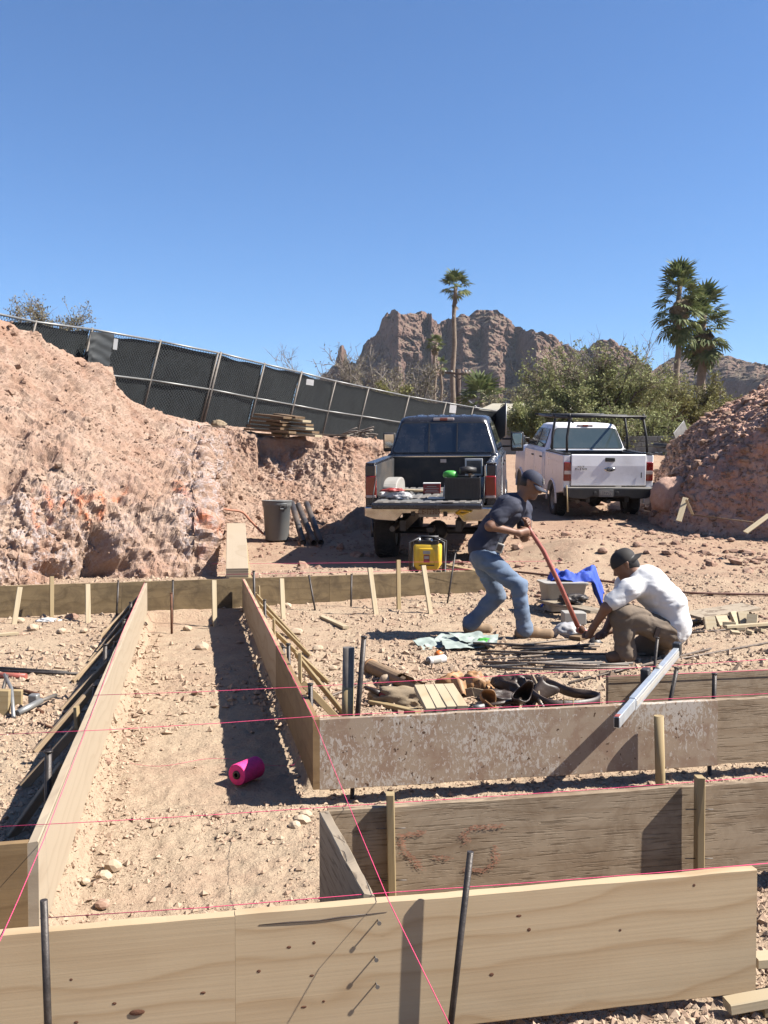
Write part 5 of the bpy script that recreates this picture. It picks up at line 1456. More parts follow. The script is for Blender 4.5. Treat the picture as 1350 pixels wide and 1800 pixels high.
stake_px('upright steel pipe before the nearest board, left', (77, 1582), (86, 1850), 0, 0, .0092, mat='steel', kind='rod', Yb=2.33, deep=.2, name='pipe_pin')

# ------------------------------------------------------------------ pink lines
def line(label, pts, r=.0016, mat='string'):
    base = Vector(pts[0]); mb = MB(); full = []
    for a, b in zip(pts, pts[1:]):
        a, b = Vector(a), Vector(b); n_ = max(1, int((b - a).length / .35))
        full += [a.lerp(b, k / n_) - Vector((0, 0, .004 * math.sin(math.pi * k / n_))) for k in range(n_)]
    full.append(Vector(pts[-1]))
    mb.tube([p - base for p in full], r * .68, 5)
    return tag(mb.build('mason_line', M[mat], None, loc=base, fixn=False), label, 'string', 'pink mason lines')
ZS = TOP + .008
line('pink line from the left edge up along the long pale board', [G(-30, 1720, ZS), G(76, 1478, ZS), W(-1.045, 3, ZS + .004), W(-1.045, 6.2, ZS + .004)], .0018)
line('bright pink line from the corner over the nearest board to its pipe', [W(.0, -.01, ZS + .004), G(683, 1583, .352), P(866, 1955, 2.2)], .0018)
line('pink line crossing the trench left of the weathered board', [G(-40, 1455, ZS), G(600, 1417, ZS), G(1380, 1362, ZS)], .0017)
line('pink line crossing the trench at the tool belts', [G(165, 1222, ZS), G(520, 1208, ZS), G(1380, 1157, ZS + .01)], .0021)
line('pink line crossing the trench to the corner of the middle board', [G(-20, 1292, ZS), G(388, 1271, ZS), W(0.01, .01, ZS + .005), W(3.2, .06, ZS + .006)], .0020)
line('pink line just behind the top of the nearest board', [G(70, 1614, .30), G(640, 1572, .32), G(1400, 1513, .33)], .0017)
line('red line along the top of the right trench form', [W(.004, 0, TOP + .006), W(.004, 6.44, TOP + .006)], .0030)
line('far pink line before the trucks shadow', [G(372, 991, .42), G(700, 988, .42), G(985, 986, .42)], .0022)
line('far pink line along the top of the far form', [G(380, 1010, .36), G(830, 1000, .36)], .0020)
line('pink line along the short weathered board at the right', [W(1.7, .64, TOP + .006), W(3.4, .66, TOP + .006)], .0024)
pts = []
for k in range(15):
    t_ = k / 14; x, y = 210 + 330 * t_, 1334 + 8 * math.sin(t_ * 9) + 18 * t_ * (1 - t_)
    q_ = G(x, y, -.07); pts.append((q_.x, q_.y, gz(q_.x, q_.y) + .008))
line('loose pink line lying on the trench floor', pts, .0013)

# spool of pink twine
sp = empty('twine_spool', G(434, 1372, -.075), label='fat pink spool of mason twine lying in the trench', cat='twine spool')
d_ = (G(458, 1346, -.03) - G(420, 1362, -.03)); d_.z = 0
sp.rotation_euler = (0, 0, math.atan2(d_.y, d_.x)); 
Mx = Matrix.Rotation(math.pi / 2, 3, 'Y')
prof = [(.022, -.082)] + [(.050 + .004 * (k % 2), -.082 + .0041 * k) for k in range(41)] + [(.022, .082)]
MB().lathe(prof, 26, Mx).build('twine', M['spool'], sp, loc=(0, 0, .05), fixn=False)
MB().lathe([(.012, -.088), (.021, -.088), (.021, .088), (.012, .088), (.012, -.088)], 16, Mx).build('core_tube', M['leather_dk'], sp, loc=(0, 0, .05), fixn=False)

# ================================================================== THINGS ON THE GROUND
# aluminium level lying over two forms
a_ = W(1.06, -.26, .385); b_ = W(1.50, .92, .385)
a_ = G(1084, 1270, .359); b_ = G(1190, 1146, .359)
lv = empty('box_level', a_, label='telescoping aluminium level lying across two form boards', cat='level')
Mf, L_ = frame(a_, b_); lv.matrix_world = Mf
MB().box((L_ * .60, 0, 0), (L_ * .80, .034, .064)).build('outer_beam', M['alu'], lv, bevel=.004)
MB().box((L_ * .11, 0, 0), (L_ * .22, .027, .052)).build('inner_beam', M['alu'], lv, bevel=.003)
for sy in (-1, 1):
    MB().box((L_ * .60, sy * .0178, .0), (L_ * .78, .003, .026)).build('web_recess', M['offwhite'], lv)
MB().box((L_ * 1.0, 0, .02), (.08, .05, .08)).build('end_cap', M['black'], lv, bevel=.008)
MB().box((L_ * .52, .04, .02), (.08, .045, .08)).build('clamp', M['black'], lv, bevel=.008)
MB().box((-.003, 0, 0), (.006, .02, .042)).build('end_shade_plate', M['black'], lv)  # solid black plate, painted-in shade for the hollow inside of the beam
MB().box((.02, .0, .0272), (.05, .02, .002)).build('red_sticker', M['redpaint'], lv)
MB().lathe([(.001, -.03), (.016, -.03), (.016, .03), (.001, .03)], 12, Mx).build('vial', M['offwhite'], lv, loc=(L_ * .62, 0, .025), fixn=False)

# rebar offcuts in front of the crouching man
gR_ = 'short steel bars heaped before the crouching man'
rr = random.Random(5)
for k in range(26):
    x0 = rr.uniform(830, 1000); y0 = rr.uniform(1128, 1176); ln = rr.uniform(90, 190); sl = rr.uniform(-.12, .04)
    z = .015 + .018 * (k % 4) * (1 if rr.random() < .6 else .4)
    p0, p1 = G(x0, y0, z), G(min(x0 + ln, 1165), y0 + ln * sl, z + rr.uniform(0, .03))
    tag(rod('rebar_piece', p0, p1, .009, M['rebar'] if k % 3 else M['galv_rust'], 7), 'short steel bar in the heap before the crouching man', 'steel bar', gR_)
for lb, a, b, r in (('long bar on the ground from the heap to the right edge', (1060, 1183), (1380, 1124), .008), ('long bar lying just behind the short weathered board', (1000, 1200), (1250, 1140), .008),
                 ('bar lying before the pale offcuts at right', (1200, 1113), (1370, 1100), .010), ('bar lying left of the pipe stake', (560, 1232), (650, 1196), .008)):
    tag(rod('rebar', G(*a, .012), G(*b, .016), r, M['rebar'], 7), lb, 'steel bar')
# spray can with orange cap beside it
sc = empty('spray_can', G(768, 1167, 0), label='white spray paint can lying on the ground', cat='spray can')
sc.rotation_euler = (0, 0, R(38))
MB().lathe([(.001, -.09), (.031, -.09), (.033, -.085), (.033, .075)], 20, Mx).build('can_body', M['white'], sc, loc=(0, 0, .033), fixn=False)
MB().lathe([(.033, .075), (.034, .08), (.029, .09)], 20, Mx).build('rim', M['galv'], sc, loc=(0, 0, .033), fixn=False).rotation_euler = (0, 0, math.pi)
MB().lathe([(.0335, -.06), (.0336, .02)], 20, Mx).build('label_band', M['offwhite'], sc, loc=(0, 0, .033), fixn=False)
MB().lathe([(.029, .088), (.02, .1), (.008, .103), (.008, .115), (.001, .115)], 16, Mx).build('valve_dome', M['galv_rust'], sc, loc=(0, 0, .033), fixn=False).rotation_euler = (0, 0, math.pi)
oc = MB().lathe([(.001, .06), (.03, .058), (.034, .04), (.034, 0), (.03, 0), (.03, .038), (.001, .045)], 18).build('orange_cap', M['orange'], None, loc=G(770, 1152, .04), rot=(1.2, .3, 0), fixn=False)
tag(oc, 'orange plastic cap lying behind the spray can', 'cap')
# printed sheets in front of the boots
for k, (x0, y0, w_, h_, rz) in enumerate(((752, 1133, 60, 18, .2), (785, 1127, 60, 16, -.35), (800, 1131, 70, 20, .15), (840, 1128, 50, 18, -.15), (820, 1122, 60, 14, .4))):
    c = G(x0 + 10, y0, .02 + .012 * k); d_ = c.y
    A, B = np.meshgrid(np.linspace(-.5, .5, 14), np.linspace(-.5, .5, 10), indexing='ij')
    wx = w_ / FPX * d_; wy = .34
    V = np.stack([A * wx, B * wy, .03 * np.abs(vnoise(np.stack([A * 4 + k * 9, B * 3, A * 0], -1), 5)) + .02 * (A + .5) * (k % 2)], -1)
    V2 = V - np.array([0, 0, .002]); n1 = len(V.reshape(-1, 3)); f = gridfaces(14, 10)
    me = npmesh('paper_sheet', np.concatenate([V.reshape(-1, 3), V2.reshape(-1, 3)]), np.concatenate([f, f[:, ::-1] + n1]))
    tag(link('paper_sheet', me, M['paper'], loc=c, rot=(.08, 0, rz)), ['leftmost pale printed sheet on the ground', 'second pale printed sheet from the left on the ground', 'middle pale printed sheet lying flat on the others', 'rightmost pale printed sheet, by the front boot', 'pale printed sheet lying farthest back, topmost'][k], 'paper', 'pale printed sheets on the ground')
o = rod('marker_pen', G(852, 1133, .07), G(868, 1138, .07), .012, M['black'], 8); tag(o, 'dark marker lying on the printed sheets', 'marker')
o = crumple('green_twine', (.07, .04, .02), M['green'], 61); o.location = G(852, 1128, .06); tag(o, 'bit of green cord on the printed sheets', 'cord')
# rusty pipe split open
pt_ = empty('rusty_pipe', G(690, 1190, 0), label='rust brown pipe torn open at one end', cat='pipe')
a_, b_ = G(652, 1172, .055), G(752, 1218, .05)
Mf, L_ = frame(a_, b_); pt_.matrix_world = Mf
mb = MB(); nseg, na = 16, 16; Rp = .052
for i in range(nseg):
    x0, x1 = L_ * i / nseg, L_ * (i + 1) / nseg
    for k in range(na):
        a0, a1 = 2 * math.pi * k / na, 2 * math.pi * (k + 1) / na
        mid_a = (a0 + a1) / 2
        if x0 > L_ * .55 and .6 + .12 * math.sin(i * 2.1) < mid_a < 2.3 + .2 * math.sin(i * 1.7): continue
        for rad, fl_ in ((Rp, False), (Rp * .9, True)):
            v = [(x0, rad * math.cos(a0), rad * math.sin(a0)), (x1, rad * math.cos(a0), rad * math.sin(a0)), (x1, rad * math.cos(a1), rad * math.sin(a1)), (x0, rad * math.cos(a1), rad * math.sin(a1))]
            mb.add(v[::-1] if fl_ else v, [(0, 1, 2, 3)], 0, True)
mb.build('pipe_wall', M['boot'], pt_, fixn=False)
MB().lathe([(Rp * .88, -.012), (Rp * 1.12, -.012), (Rp * 1.12, .012), (Rp * .88, .012), (Rp * .88, -.012)], 20, Mx).build('pipe_collar', M['leather'], pt_, fixn=False)
tag(boulder('rock', G(680, 1197, .03), (.05, .045, .045), M['rock'], 21, 3), 'pale pitted stone resting against the rusty pipe', 'rock')
# bundle of pointed stakes
gb = 'pointed survey stakes in a bundle'
for k in range(4):
    a_ = G(753 + k * 22, 1252 - k * 1.5, .055); b_ = G(732 + k * 18, 1209 - k * .8, .10 if k else .12)
    a_ = P(758 + k * 18.5, 1250 - k * 1.5, 4.86); b_ = P(737 + k * 17, 1208 - k * .6, 5.2)
    tag(plank('survey_stake', a_, b_, .056, .03, M['lumber'], nx=3, jit=.002), ['leftmost pale pointed stake of the bundle', 'second pale stake of the bundle from the left', 'third pale stake of the bundle from the left', 'rightmost pale stake of the bundle'][k], 'stake', gb)
MB_ = plank('wood_strip', G(652, 1234, .02), G(735, 1252, .03), .05, .025, M['lumber_tan']); tag(MB_, 'tan wooden strip lying under the red handled tool', 'strip')
MB_ = plank('wood_strip', G(566, 1084, .02), G(608, 1103, .02), .06, .025, M['lumber']); tag(MB_, 'short pale stick lying behind the braces', 'stick')
# canvas pouch with a red handled tool
cv = crumple('canvas_pouch', (.20, .10, .07), M['canvas'], 71, amp=.35); cv.location = G(705, 1236, .01); cv.rotation_euler = (0, 0, -.35); tag(cv, 'tan canvas pouch behind the middle board', 'pouch')
rt = empty('hand_tool', G(668, 1228, .04), rot=(0, .1, -.55), label='dark hand tool with a red handle', cat='tool')
MB().tube([(0, 0, .03), (.12, 0, .02)], [.018, .014], 8).build('handle', M['red'], rt, fixn=False)
MB().tube([(-.13, .01, .045), (-.05, 0, .04), (0, 0, .03)], [.008, .018, .02], 8).build('jaw', M['leather_dk'], rt, fixn=False)
MB().box((-.06, .02, .04), (.14, .012, .03)).build('blade', M['rust'], rt, bevel=.003)
# ------------------------------------------------------------------ tool belts
tb = empty('tool_belt', G(830, 1225, 0), label='tan leather tool belt with open pouches behind the middle board', cat='tool belt')
def pouch(parent, px, py, z, r, h, rot, mat, seed):
    """an open leather pocket lying on its side"""
    n, m = 20, 9; V = []
    for j in range(m):
        f = j / (m - 1)
        for k in range(n):
            a = 2 * math.pi * k / n
            rr_ = r * (.35 + .75 * f ** .6) * (1 + .12 * math.sin(3 * a + seed))
            V.append((rr_ * math.cos(a), rr_ * .62 * math.sin(a), h * f + .03 * math.sin(2 * a + seed) * f))
    V = np.array(V); F1 = gridfaces(m, n, True)
    Vi = V * np.array([.9, .86, 1.0]) + np.array([0, 0, .004]); k0 = len(V)
    top = np.array([[(m - 1) * n + k, (m - 1) * n + (k + 1) % n, k0 + (m - 1) * n + (k + 1) % n, k0 + (m - 1) * n + k] for k in range(n)])
    me = npmesh('pouch', np.concatenate([V, Vi]), np.concatenate([F1, F1[:, ::-1] + k0, top]))
    return link('pouch', me, M[mat], parent, loc=G(px, py, z) - Vector(parent.location), rot=rot)
pouch(tb, 785, 1240, .05, .060, .13, (.2, -1.35, .35), 'leather', 1)
pouch(tb, 815, 1222, .07, .055, .12, (-.9, .5, .6), 'leather', 2)
pouch(tb, 850, 1232, .05, .060, .12, (.9, 1.0, -.3), 'leather', 3)
def flap(par, x, y, z, size, mat, seed, rz):
    o = crumple('leather_flap', size, M[mat], seed, amp=.55); o.parent = par; o.location = G(x, y, z) - Vector(par.location); o.rotation_euler = (.2, .25, rz)
flap(tb, 800, 1212, .02, (.12, .05, .075), 'leather', 201, .3); flap(tb, 830, 1214, .03, (.09, .06, .09), 'leather', 202, -.4); flap(tb, 848, 1222, .0, (.10, .06, .06), 'leather', 203, .7)
mb = MB(); pts = [G(x, y, z) - Vector(tb.location) for x, y, z in ((745, 1240, .02), (775, 1238, .03), (800, 1222, .06), (830, 1216, .09), (860, 1222, .07))]
for a, b in zip(pts, pts[1:]): mb.bar(a, b + (b - a) * .06, .008, .055)
mb.build('waist_strap', M['canvas'], tb, bevel=.002)
tb2 = empty('tool_belt', G(930, 1235, 0), label='black leather tool belt with long strap and buckle', cat='tool belt')
pouch(tb2, 912, 1232, .04, .075, .16, (.9, -.6, .5), 'leather_dk', 7)
pouch(tb2, 938, 1226, .05, .065, .14, (-.7, .9, -.3), 'leather_dk', 9)
flap(tb2, 880, 1240, .0, (.13, .07, .06), 'leather_dk', 204, .2); flap(tb2, 905, 1222, .03, (.13, .06, .09), 'leather_dk', 205, -.5); flap(tb2, 925, 1232, .0, (.10, .07, .06), 'leather_dk', 206, .5); flap(tb2, 868, 1232, .0, (.06, .05, .05), 'leather', 207, .5)
def strap(parent, name, pts, w, mat, th=.006):
    pts = [G(*q) - Vector(parent.location) for q in pts]
    # resample smoothly, flat band standing on edge
    K = np.array(pts)[:, None, :]; S_ = catmull(K, np.linspace(0, len(pts) - 1, 40))[:, 0]
    T = np.gradient(S_, axis=0); T /= np.linalg.norm(T, axis=1, keepdims=True)
    side = np.stack([-T[:, 1], T[:, 0], T[:, 0] * 0], -1); upv = np.array([[0, 0, 1.]])
    ring = np.stack([S_ + side * th - upv * w / 2, S_ + side * th + upv * w / 2, S_ - side * th + upv * w / 2, S_ - side * th - upv * w / 2], 1)
    return link(name, npmesh(name, ring.reshape(-1, 3), gridfaces(40, 4, True)), M[mat], parent)
strap(tb2, 'belt_strap', [(900, 1190, .10), (960, 1200, .08), (1000, 1216, .06), (1040, 1222, .05), (1054, 1228, .05), (1040, 1236, .04), (1000, 1240, .04), (960, 1236, .05), (930, 1215, .08)], .06, 'leather_dk')
strap(tb2, 'suspender', [(935, 1190, .12), (945, 1210, .09), (948, 1232, .05), (952, 1242, .04)], .045, 'canvas')
bk_ = MB(); bk_.tube([(-.03, 0, -.04), (.03, 0, -.04), (.03, 0, .04), (-.03, 0, .04), (-.03, 0, -.04)], .005, 6); bk_.build('buckle', M['lumber_tan'], tb2, loc=G(998, 1240, .045) - Vector(tb2.location) + Vector((0, -.02, 0)), fixn=False)
for k in range(5):
    mb = MB(); mb.lathe([(.001, .004), (.006, .002), (.008, 0)], 8); mb.build('rivet', M['galv'], tb2, loc=G(946 + k * 2, 1228 + k * 3, .06) - Vector(tb2.location) + Vector((0, -.02, 0)), rot=(1.4, 0, 0), fixn=False)
hm = empty('hammer', G(862, 1248, .02), rot=(0, 0, .2), label='hammer half covered by the black tool belt', cat='hammer')
MB().tube([(-.11, 0, .02), (-.04, 0, .025)], [.014, .016], 10).build('hammer_head', M['galv'], hm, fixn=False)
MB().tube([(-.05, 0, .025), (.2, .05, .04)], [.014, .016], 8).build('handle', M['leather_dk'], hm, fixn=False)

# ------------------------------------------------------------------ blue jacket, tub, boards, bag behind the men
ck = empty('storage_tub', G(985, 1075, 0), rot=(0, 0, .1), label='grey white plastic tub under the blue jacket', cat='tub')
mb = MB(); loft_rr(mb, [(0, .18, -.15, .15, .04), (.28, .22, -.19, .19, .05), (.29, .24, -.21, .21, .05), (.31, .24, -.21, .21, .05)]); mb.build('tub_body', M['offwhite'], ck, fixn=False, loc=(.02, 0, .02))
A, B = np.meshgrid(np.linspace(-.5, .5, 46), np.linspace(-.5, .5, 36), indexing='ij')
fold = fbm(np.stack([A * 3, B * 4, A * 0], -1), 4, 8)
zc_ = .34 + .11 * ridged(np.stack([A * 2.2, B * 2.6, A * 0], -1), 3, 5) - np.maximum(0, np.abs(A) - .33) * 1.75 - np.maximum(0, -B - .25) * .35 + .06 * fold
V = np.stack([A * .64 + .05 * fold, B * .46 + .05 * fbm(np.stack([A * 4, B * 3, A * 0 + 5], -1), 3, 9), np.maximum(zc_, .03)], -1)
jk = link('blue_jacket', npmesh('blue_jacket', V, gridfaces(46, 36)), M['blue_cloth'], loc=G(1006, 1072, 0) + Vector((0, .02, 0.02)), rot=(0, 0, -.2))
sm_ = jk.modifiers.new('thickness', 'SOLIDIFY'); sm_.thickness = .008
tag(jk, 'crumpled blue jacket draped over the tub', 'jacket')
o = crumple('grey_rag', (.12, .08, .06), M['steel'], 82, amp=.6); o.location = G(1008, 1058, .16); tag(o, 'dark grey crumpled rag in front of the blue jacket', 'rag')
o = plank('grey_board', G(958, 1056, .13), G(1052, 1075, .12), .20, .03, M['ply_edge'], nx=4, jit=.003); tag(o, 'grey board lying before the tub', 'board')
o = MB().box((0, 0, .06), (.22, .2, .12)).build('concrete_block', M['offwhite'], None, bevel=.008, loc=G(1008, 1096, 0)); tag(o, 'pale block supporting the grey board', 'block')
o = crumple('clear_bag', (.14, .1, .085), M['bag'], 83, amp=.25); o.location = G(1000, 1117, 0); tag(o, 'clear plastic bag on the ground by the red bar', 'bag')
o = plank('pale_plank', G(1010, 1122, .02), G(1085, 1106, .02), .12, .03, M['lumber_old'], nx=3, jit=.003); tag(o, 'dull plank on the ground behind the crouching man', 'plank')

# offcuts at the right
tag(plank('grey_plank', G(1215, 1083, .10), G(1320, 1066, .08), .22, .03, M['ply_edge'], up=(0, -.2, 1), nx=6, jit=.006), 'weathered plank tipped over the pale offcuts', 'plank')
go = 'pale offcuts piled at the right'
for k, (x, y, w_, h_, rz, tl) in enumerate(((1240, 1098, .02, .15, .1, .4), (1249, 1097, .10, .14, .05, .5), (1270, 1092, .13, .12, .3, .7), (1292, 1088, .09, .15, .6, .5), (1308, 1088, .11, .15, 0, .6), (1322, 1090, .1, .12, -.5, .6), (1282, 1098, .12, .05, -.2, .2))):
    o = MB().box((0, 0, 0), (w_, .035, h_)).build('wood_offcut', M['lumber'], None, bevel=.003, loc=G(x, y, .05), rot=(-tl, 0, rz))
    tag(o, ['leftmost thin offcut of the pale pile on edge', 'upright square offcut at the left of the pale pile', 'flat wide offcut in the middle of the pale pile', 'tilted offcut leaning right in the pale pile', 'grey faced square offcut of the pale pile', 'rightmost offcut of the pale pile', 'small offcut lying before the pale pile'][k], 'offcut', go)
tag(plank('pale_lath', G(1275, 1102, .04), G(1390, 1094, .04), .05, .03, M['lumber']), 'long pale lath lying in front of the offcuts', 'lath', go)
for k, (x, y) in enumerate(((1292, 1112), (1318, 1111), (1336, 1108), (1302, 1106))):
    tag(MB().box((0, 0, 0), (.08, .06, .03)).build('wood_chip', M['lumber'], None, bevel=.003, loc=G(x, y, .02), rot=(.2, .1, k)), ['leftmost small wood chip before the offcut pile', 'middle small wood chip before the offcut pile', 'rightmost small wood chip before the offcut pile', 'small wood chip farthest back, against the pale lath'][k], 'wood chip', 'small wood chips before the offcuts')
tag(plank('pale_lath', G(1205, 1097, .02), G(1228, 1090, .02), .06, .02, M['lumber']), 'short pale stick beside the crouching man', 'stick')
# bottom right corner pieces
tag(plank('survey_stake', G(1278, 1768, .03), G(1440, 1738, .06), .05, .03, M['lumber'], nx=3), 'pale stake lying at the bottom right corner', 'stake', 'pale stakes at the bottom right')
tag(plank('survey_stake', G(1325, 1688, .03), G(1480, 1676, .03), .055, .03, M['lumber'], nx=3), 'pale stake poking out right of the nearest board', 'stake', 'pale stakes at the bottom right')
tag(plank('survey_stake', G(1338, 1772, .015), G(1480, 1768, .015), .05, .03, M['lumber_tan'], nx=3), 'tan stake under the pale one at the bottom right', 'stake', 'pale stakes at the bottom right')

# ------------------------------------------------------------------ left pile: hand cutter, blocks, bars
pl = empty('pipe_cutter', G(45, 1240, 0), label='grey steel tool with crossed handles at the left edge', cat='tool')
l0 = Vector(pl.location)
MB().tube([G(30, 1254, .03) - l0, G(72, 1232, .06) - l0], .02, 10).build('handle', M['galv'], pl, fixn=False)
MB().tube([G(72, 1232, .06) - l0, G(98, 1222, .04) - l0], .013, 8).build('handle_end', M['galv_rust'], pl, fixn=False)
MB().tube([G(8, 1186, .12) - l0, G(20, 1210, .12) - l0, G(24, 1262, .02) - l0], .012, 8).build('jaw_arm', M['galv'], pl, fixn=False)
MB().tube([G(12, 1188, .12) - l0, G(5, 1214, .1) - l0, G(10, 1222, .05) - l0], .012, 8).build('jaw_arm', M['galv_rust'], pl, fixn=False)
MB().box((0, 0, 0), (.06, .06, .06)).build('jaw', M['galv'], pl, bevel=.01, loc=G(60, 1228, .06) - l0)
for lb, x, y, s in (('upright tan wood block at the left edge', 4, 1258, (.08, .06, .16)), ('small tan wood block behind the grey tool', 30, 1240, (.06, .05, .10))):
    tag(MB().box((0, 0, s[2] / 2), s).build('wood_block', M['lumber_tan'], None, bevel=.004, loc=G(x, y, 0), rot=(0, .05, .15)), lb, 'wood block')
for lb, a, b, r, mt in (('farther of two dark bars lying left of the braces', (-20, 1173), (120, 1182), .012, 'steel'), ('nearer of two dark bars lying left of the braces', (-20, 1179), (145, 1185), .012, 'steel'), ('brown stick behind the grey tool', (20, 1209), (75, 1222), .012, 'rust'), ('short brown bar before the grey tool', (55, 1245), (75, 1252), .012, 'rust'), ('thin dark stick below the left pile', (66, 1271), (97, 1281), .008, 'rust')):
    tag(rod('steel_bar', G(*a, .015), G(*b, .015), r, M[mt], 8), lb, 'steel bar')
tag(rod('red_pipe', G(-20, 1186, .025), G(46, 1189, .025), .022, M['redpaint'], 10), 'faded red pipe end at the left edge', 'pipe')
tag(plank('pale_stick', G(-20, 1117, .02), G(32, 1113, .02), .05, .025, M['lumber']), 'pale stick at the left edge below the far form', 'stick')
o = crumple('white_wrapper', (.10, .05, .02), M['white'], 91, amp=.6); o.location = G(85, 1092, .0); tag(o, 'scrap of white plastic at the foot of the far left form', 'scrap')

# ------------------------------------------------------------------ individual stones
stones = [((530, 1448), .062, 'largest of three stones left of the weathered board', 1), ((519, 1455), .045, 'small stone left of the three stone group', 2), ((537, 1436), .048, 'farthest of three stones left of the weathered board', 3),
          ((184, 1546), .05, 'pale stone in the trench floor near the left board', 4), ((199, 1528), .055, 'flat stone just behind the pale one in the trench', 5), ((180, 1595), .045, 'reddish stone close behind the nearest board', 6), ((150, 1553), .03, 'small stone beside the long pale board', 7),
          ((58, 1108), .09, 'brown round stone before the far left form', 8), ((35, 1094), .08, 'dark stone at the foot of the leftmost stake', 9), ((126, 1090), .11, 'reddish blocky stone before the far left form', 10), ((329, 1108), .075, 'brown stone beside the rusty marker pin', 11),
          ((355, 1079), .10, 'pinkish stone at the far end of the trench', 12), ((521, 1115), .09, 'tan stone right of the braces', 13), ((558, 1144), .075, 'brown stone right of the longest brace', 14), ((585, 1178), .06, 'whitish stone left of the pipe stake', 15), ((165, 1140), .05, 'small stone left of the farthest braces', 16),
          ((188, 1340), .045, 'reddish stone against the long pale board', 17), ((108, 1113), .07, 'tan stone left of the long pale board', 18), ((147, 1112), .06, 'flat stone left of the long pale board', 19), ((382, 1437), .035, 'small reddish stone in the trench middle', 20), ((1120, 962), .12, 'grey brown stone above the crouching man', 22), ((1285, 962), .11, 'flat stone in the rubble at the right', 23), ((1060, 962), .13, 'brown stone left of the crouching mans cap', 24), ((505, 1068), .08, 'stone at the foot of the far form', 25), ((980, 905), .16, 'clod on the berm before the white truck', 26)]
for (x, y), s, lb, sd_ in stones:
    q_ = G(x, y, 0); z = gz(q_.x, q_.y)
    for _ in range(4): q_ = G(x, y, z); z = gz(q_.x, q_.y)
    s *= .55
    tag(boulder('rock', (q_.x, q_.y, z + s * .45), (s * 1.15, s, s * .8), M['rock'] if sd_ not in (6, 10, 17, 20, 22, 23, 24, 26) else M['rubble'], 100 + sd_, 2), lb, 'rock')

# ------------------------------------------------------------------ things round the bank
tc = empty('trash_can', P(487, 954, 17.6), label='grey plastic trash can at the foot of the bank', cat='trash can')
zc_ = gz(tc.location.x, tc.location.y); tc.location.z = zc_ + .01
mb = MB(); mb.lathe([(.001, .0), (.20, .0), (.21, .02), (.245, .60), (.262, .615), (.265, .66), (.262, .69), (.272, .70), (.272, .72), (.25, .72), (.245, .70), (.22, .30), (.20, .04), (.001, .03)], 32); mb.build('can_body', M['can'], tc, fixn=False)
for sx in (-1, 1):
    mb = MB(); mb.tube([(-.06, 0, -.05), (-.06, .03, 0), (-.055, .035, .04), (.055, .035, .04), (.06, .03, 0), (.06, 0, -.05), (-.06, 0, -.05)], .012, 6); mb.build('handle', M['can'], tc, loc=(.13 if sx > 0 else -.13, -.225 if sx > 0 else .225, .62), rot=(0, 0, math.pi * (.17 if sx < 0 else 1.17)), fixn=False)
for k, (a, b, lb) in enumerate((((513, 884), (533, 954), 'left black pipe leaning beside the trash can'), ((524, 888), (552, 955), 'middle black pipe leaning beside the trash can'), ((539, 885), (564, 953), 'right black pipe leaning beside the trash can'))):
    b3 = P(b[0], b[1], 17.0); b3.z = gz(b3.x, b3.y) + .06; a3 = P(a[0], a[1], 18.6)
    Mf, L_ = frame(b3, a3); e = empty('black_pipe', label=lb, cat='pipe', group='black pipes leaning on the bank'); e.matrix_world = Mf
    MB().lathe([(.050, 0), (.055, 0), (.055, L_), (.050, L_), (.050, 0)], 18, Mx).build('pipe_wall', M['black_pipe'], e, fixn=False)
    MB().lathe([(.056, L_ * .35), (.058, L_ * .36), (.058, L_ * .38), (.056, L_ * .39)], 18, Mx).build('coupling_ring', M['black'], e, fixn=False)
# stack of long boards leaning up the bank
for k in range(5):
    off = -.027 * k
    a_ = P(417 + (k == 4) * 5, 1001, 11.25) + Vector((0, 0, off)); b_ = P(415, 921, 13.5) + Vector((0, 0, off))
    tag(plank('stacked_board', a_, b_, .255, .024, M['ply_pale'] if k < 4 else M['lumber_tan'], nx=6, jit=.002), ['topmost pale board of the stack at the trench end', 'second pale board of the stack at the trench end', 'third pale board of the stack at the trench end', 'fourth pale board of the stack at the trench end', 'lowest tan board of the stack at the trench end'][k], 'board', 'boards stacked at the trench end')
# lumber heap on the ledge
rr = random.Random(8)
names = ['lowest', 'second', 'third', 'fourth', 'fifth', 'sixth', 'seventh', 'eighth', 'ninth', 'tenth', 'eleventh', 'topmost']
k = 0
for row in range(6):
    for c in range(2):
        cx = 494 + (c - .5) * (52 - row * 5) + rr.uniform(-4, 4); y = 764 - row * 6.4; d = 21.95 + rr.uniform(-.1, .2) + c * .25
        w_ = (88 - row * 8) * rr.uniform(.8, 1.1)
        p0, p1 = P(cx - w_ / 2, y - 3, d + .35), P(cx + w_ / 2, y + 2.5, d - .35)
        tag(plank('lumber_board', p0, p1, .26, .05, M['lumber_old'] if (c == 0 or row % 2) else M['lumber'], nx=4, jit=.005), names[k] + ' board of the old lumber heap on the ledge', 'board', 'old lumber heaped on the ledge'); k += 1
for lb, a, b in (('pale board lying on the ledge left of the lumber heap', (385, 755), (442, 760)), ('grey board at the ledge corner under the fence', (352, 748), (400, 752)), ('thin board on the ledge right of the lumber heap', (556, 764), (612, 766))):
    tag(plank('loose_board', P(*a, 22.6), P(*b, 22.4), .22, .04, M['lumber'] if 'pale' in lb else M['ply_edge'], nx=3, jit=.003), lb, 'board')
o = crumple('tan_sack', (.17, .12, .10), M['canvas'], 95, amp=.25); o.location = P(384, 749, 22.9); tag(o, 'small tan sack lying on the ledge', 'sack')
rr = random.Random(9)
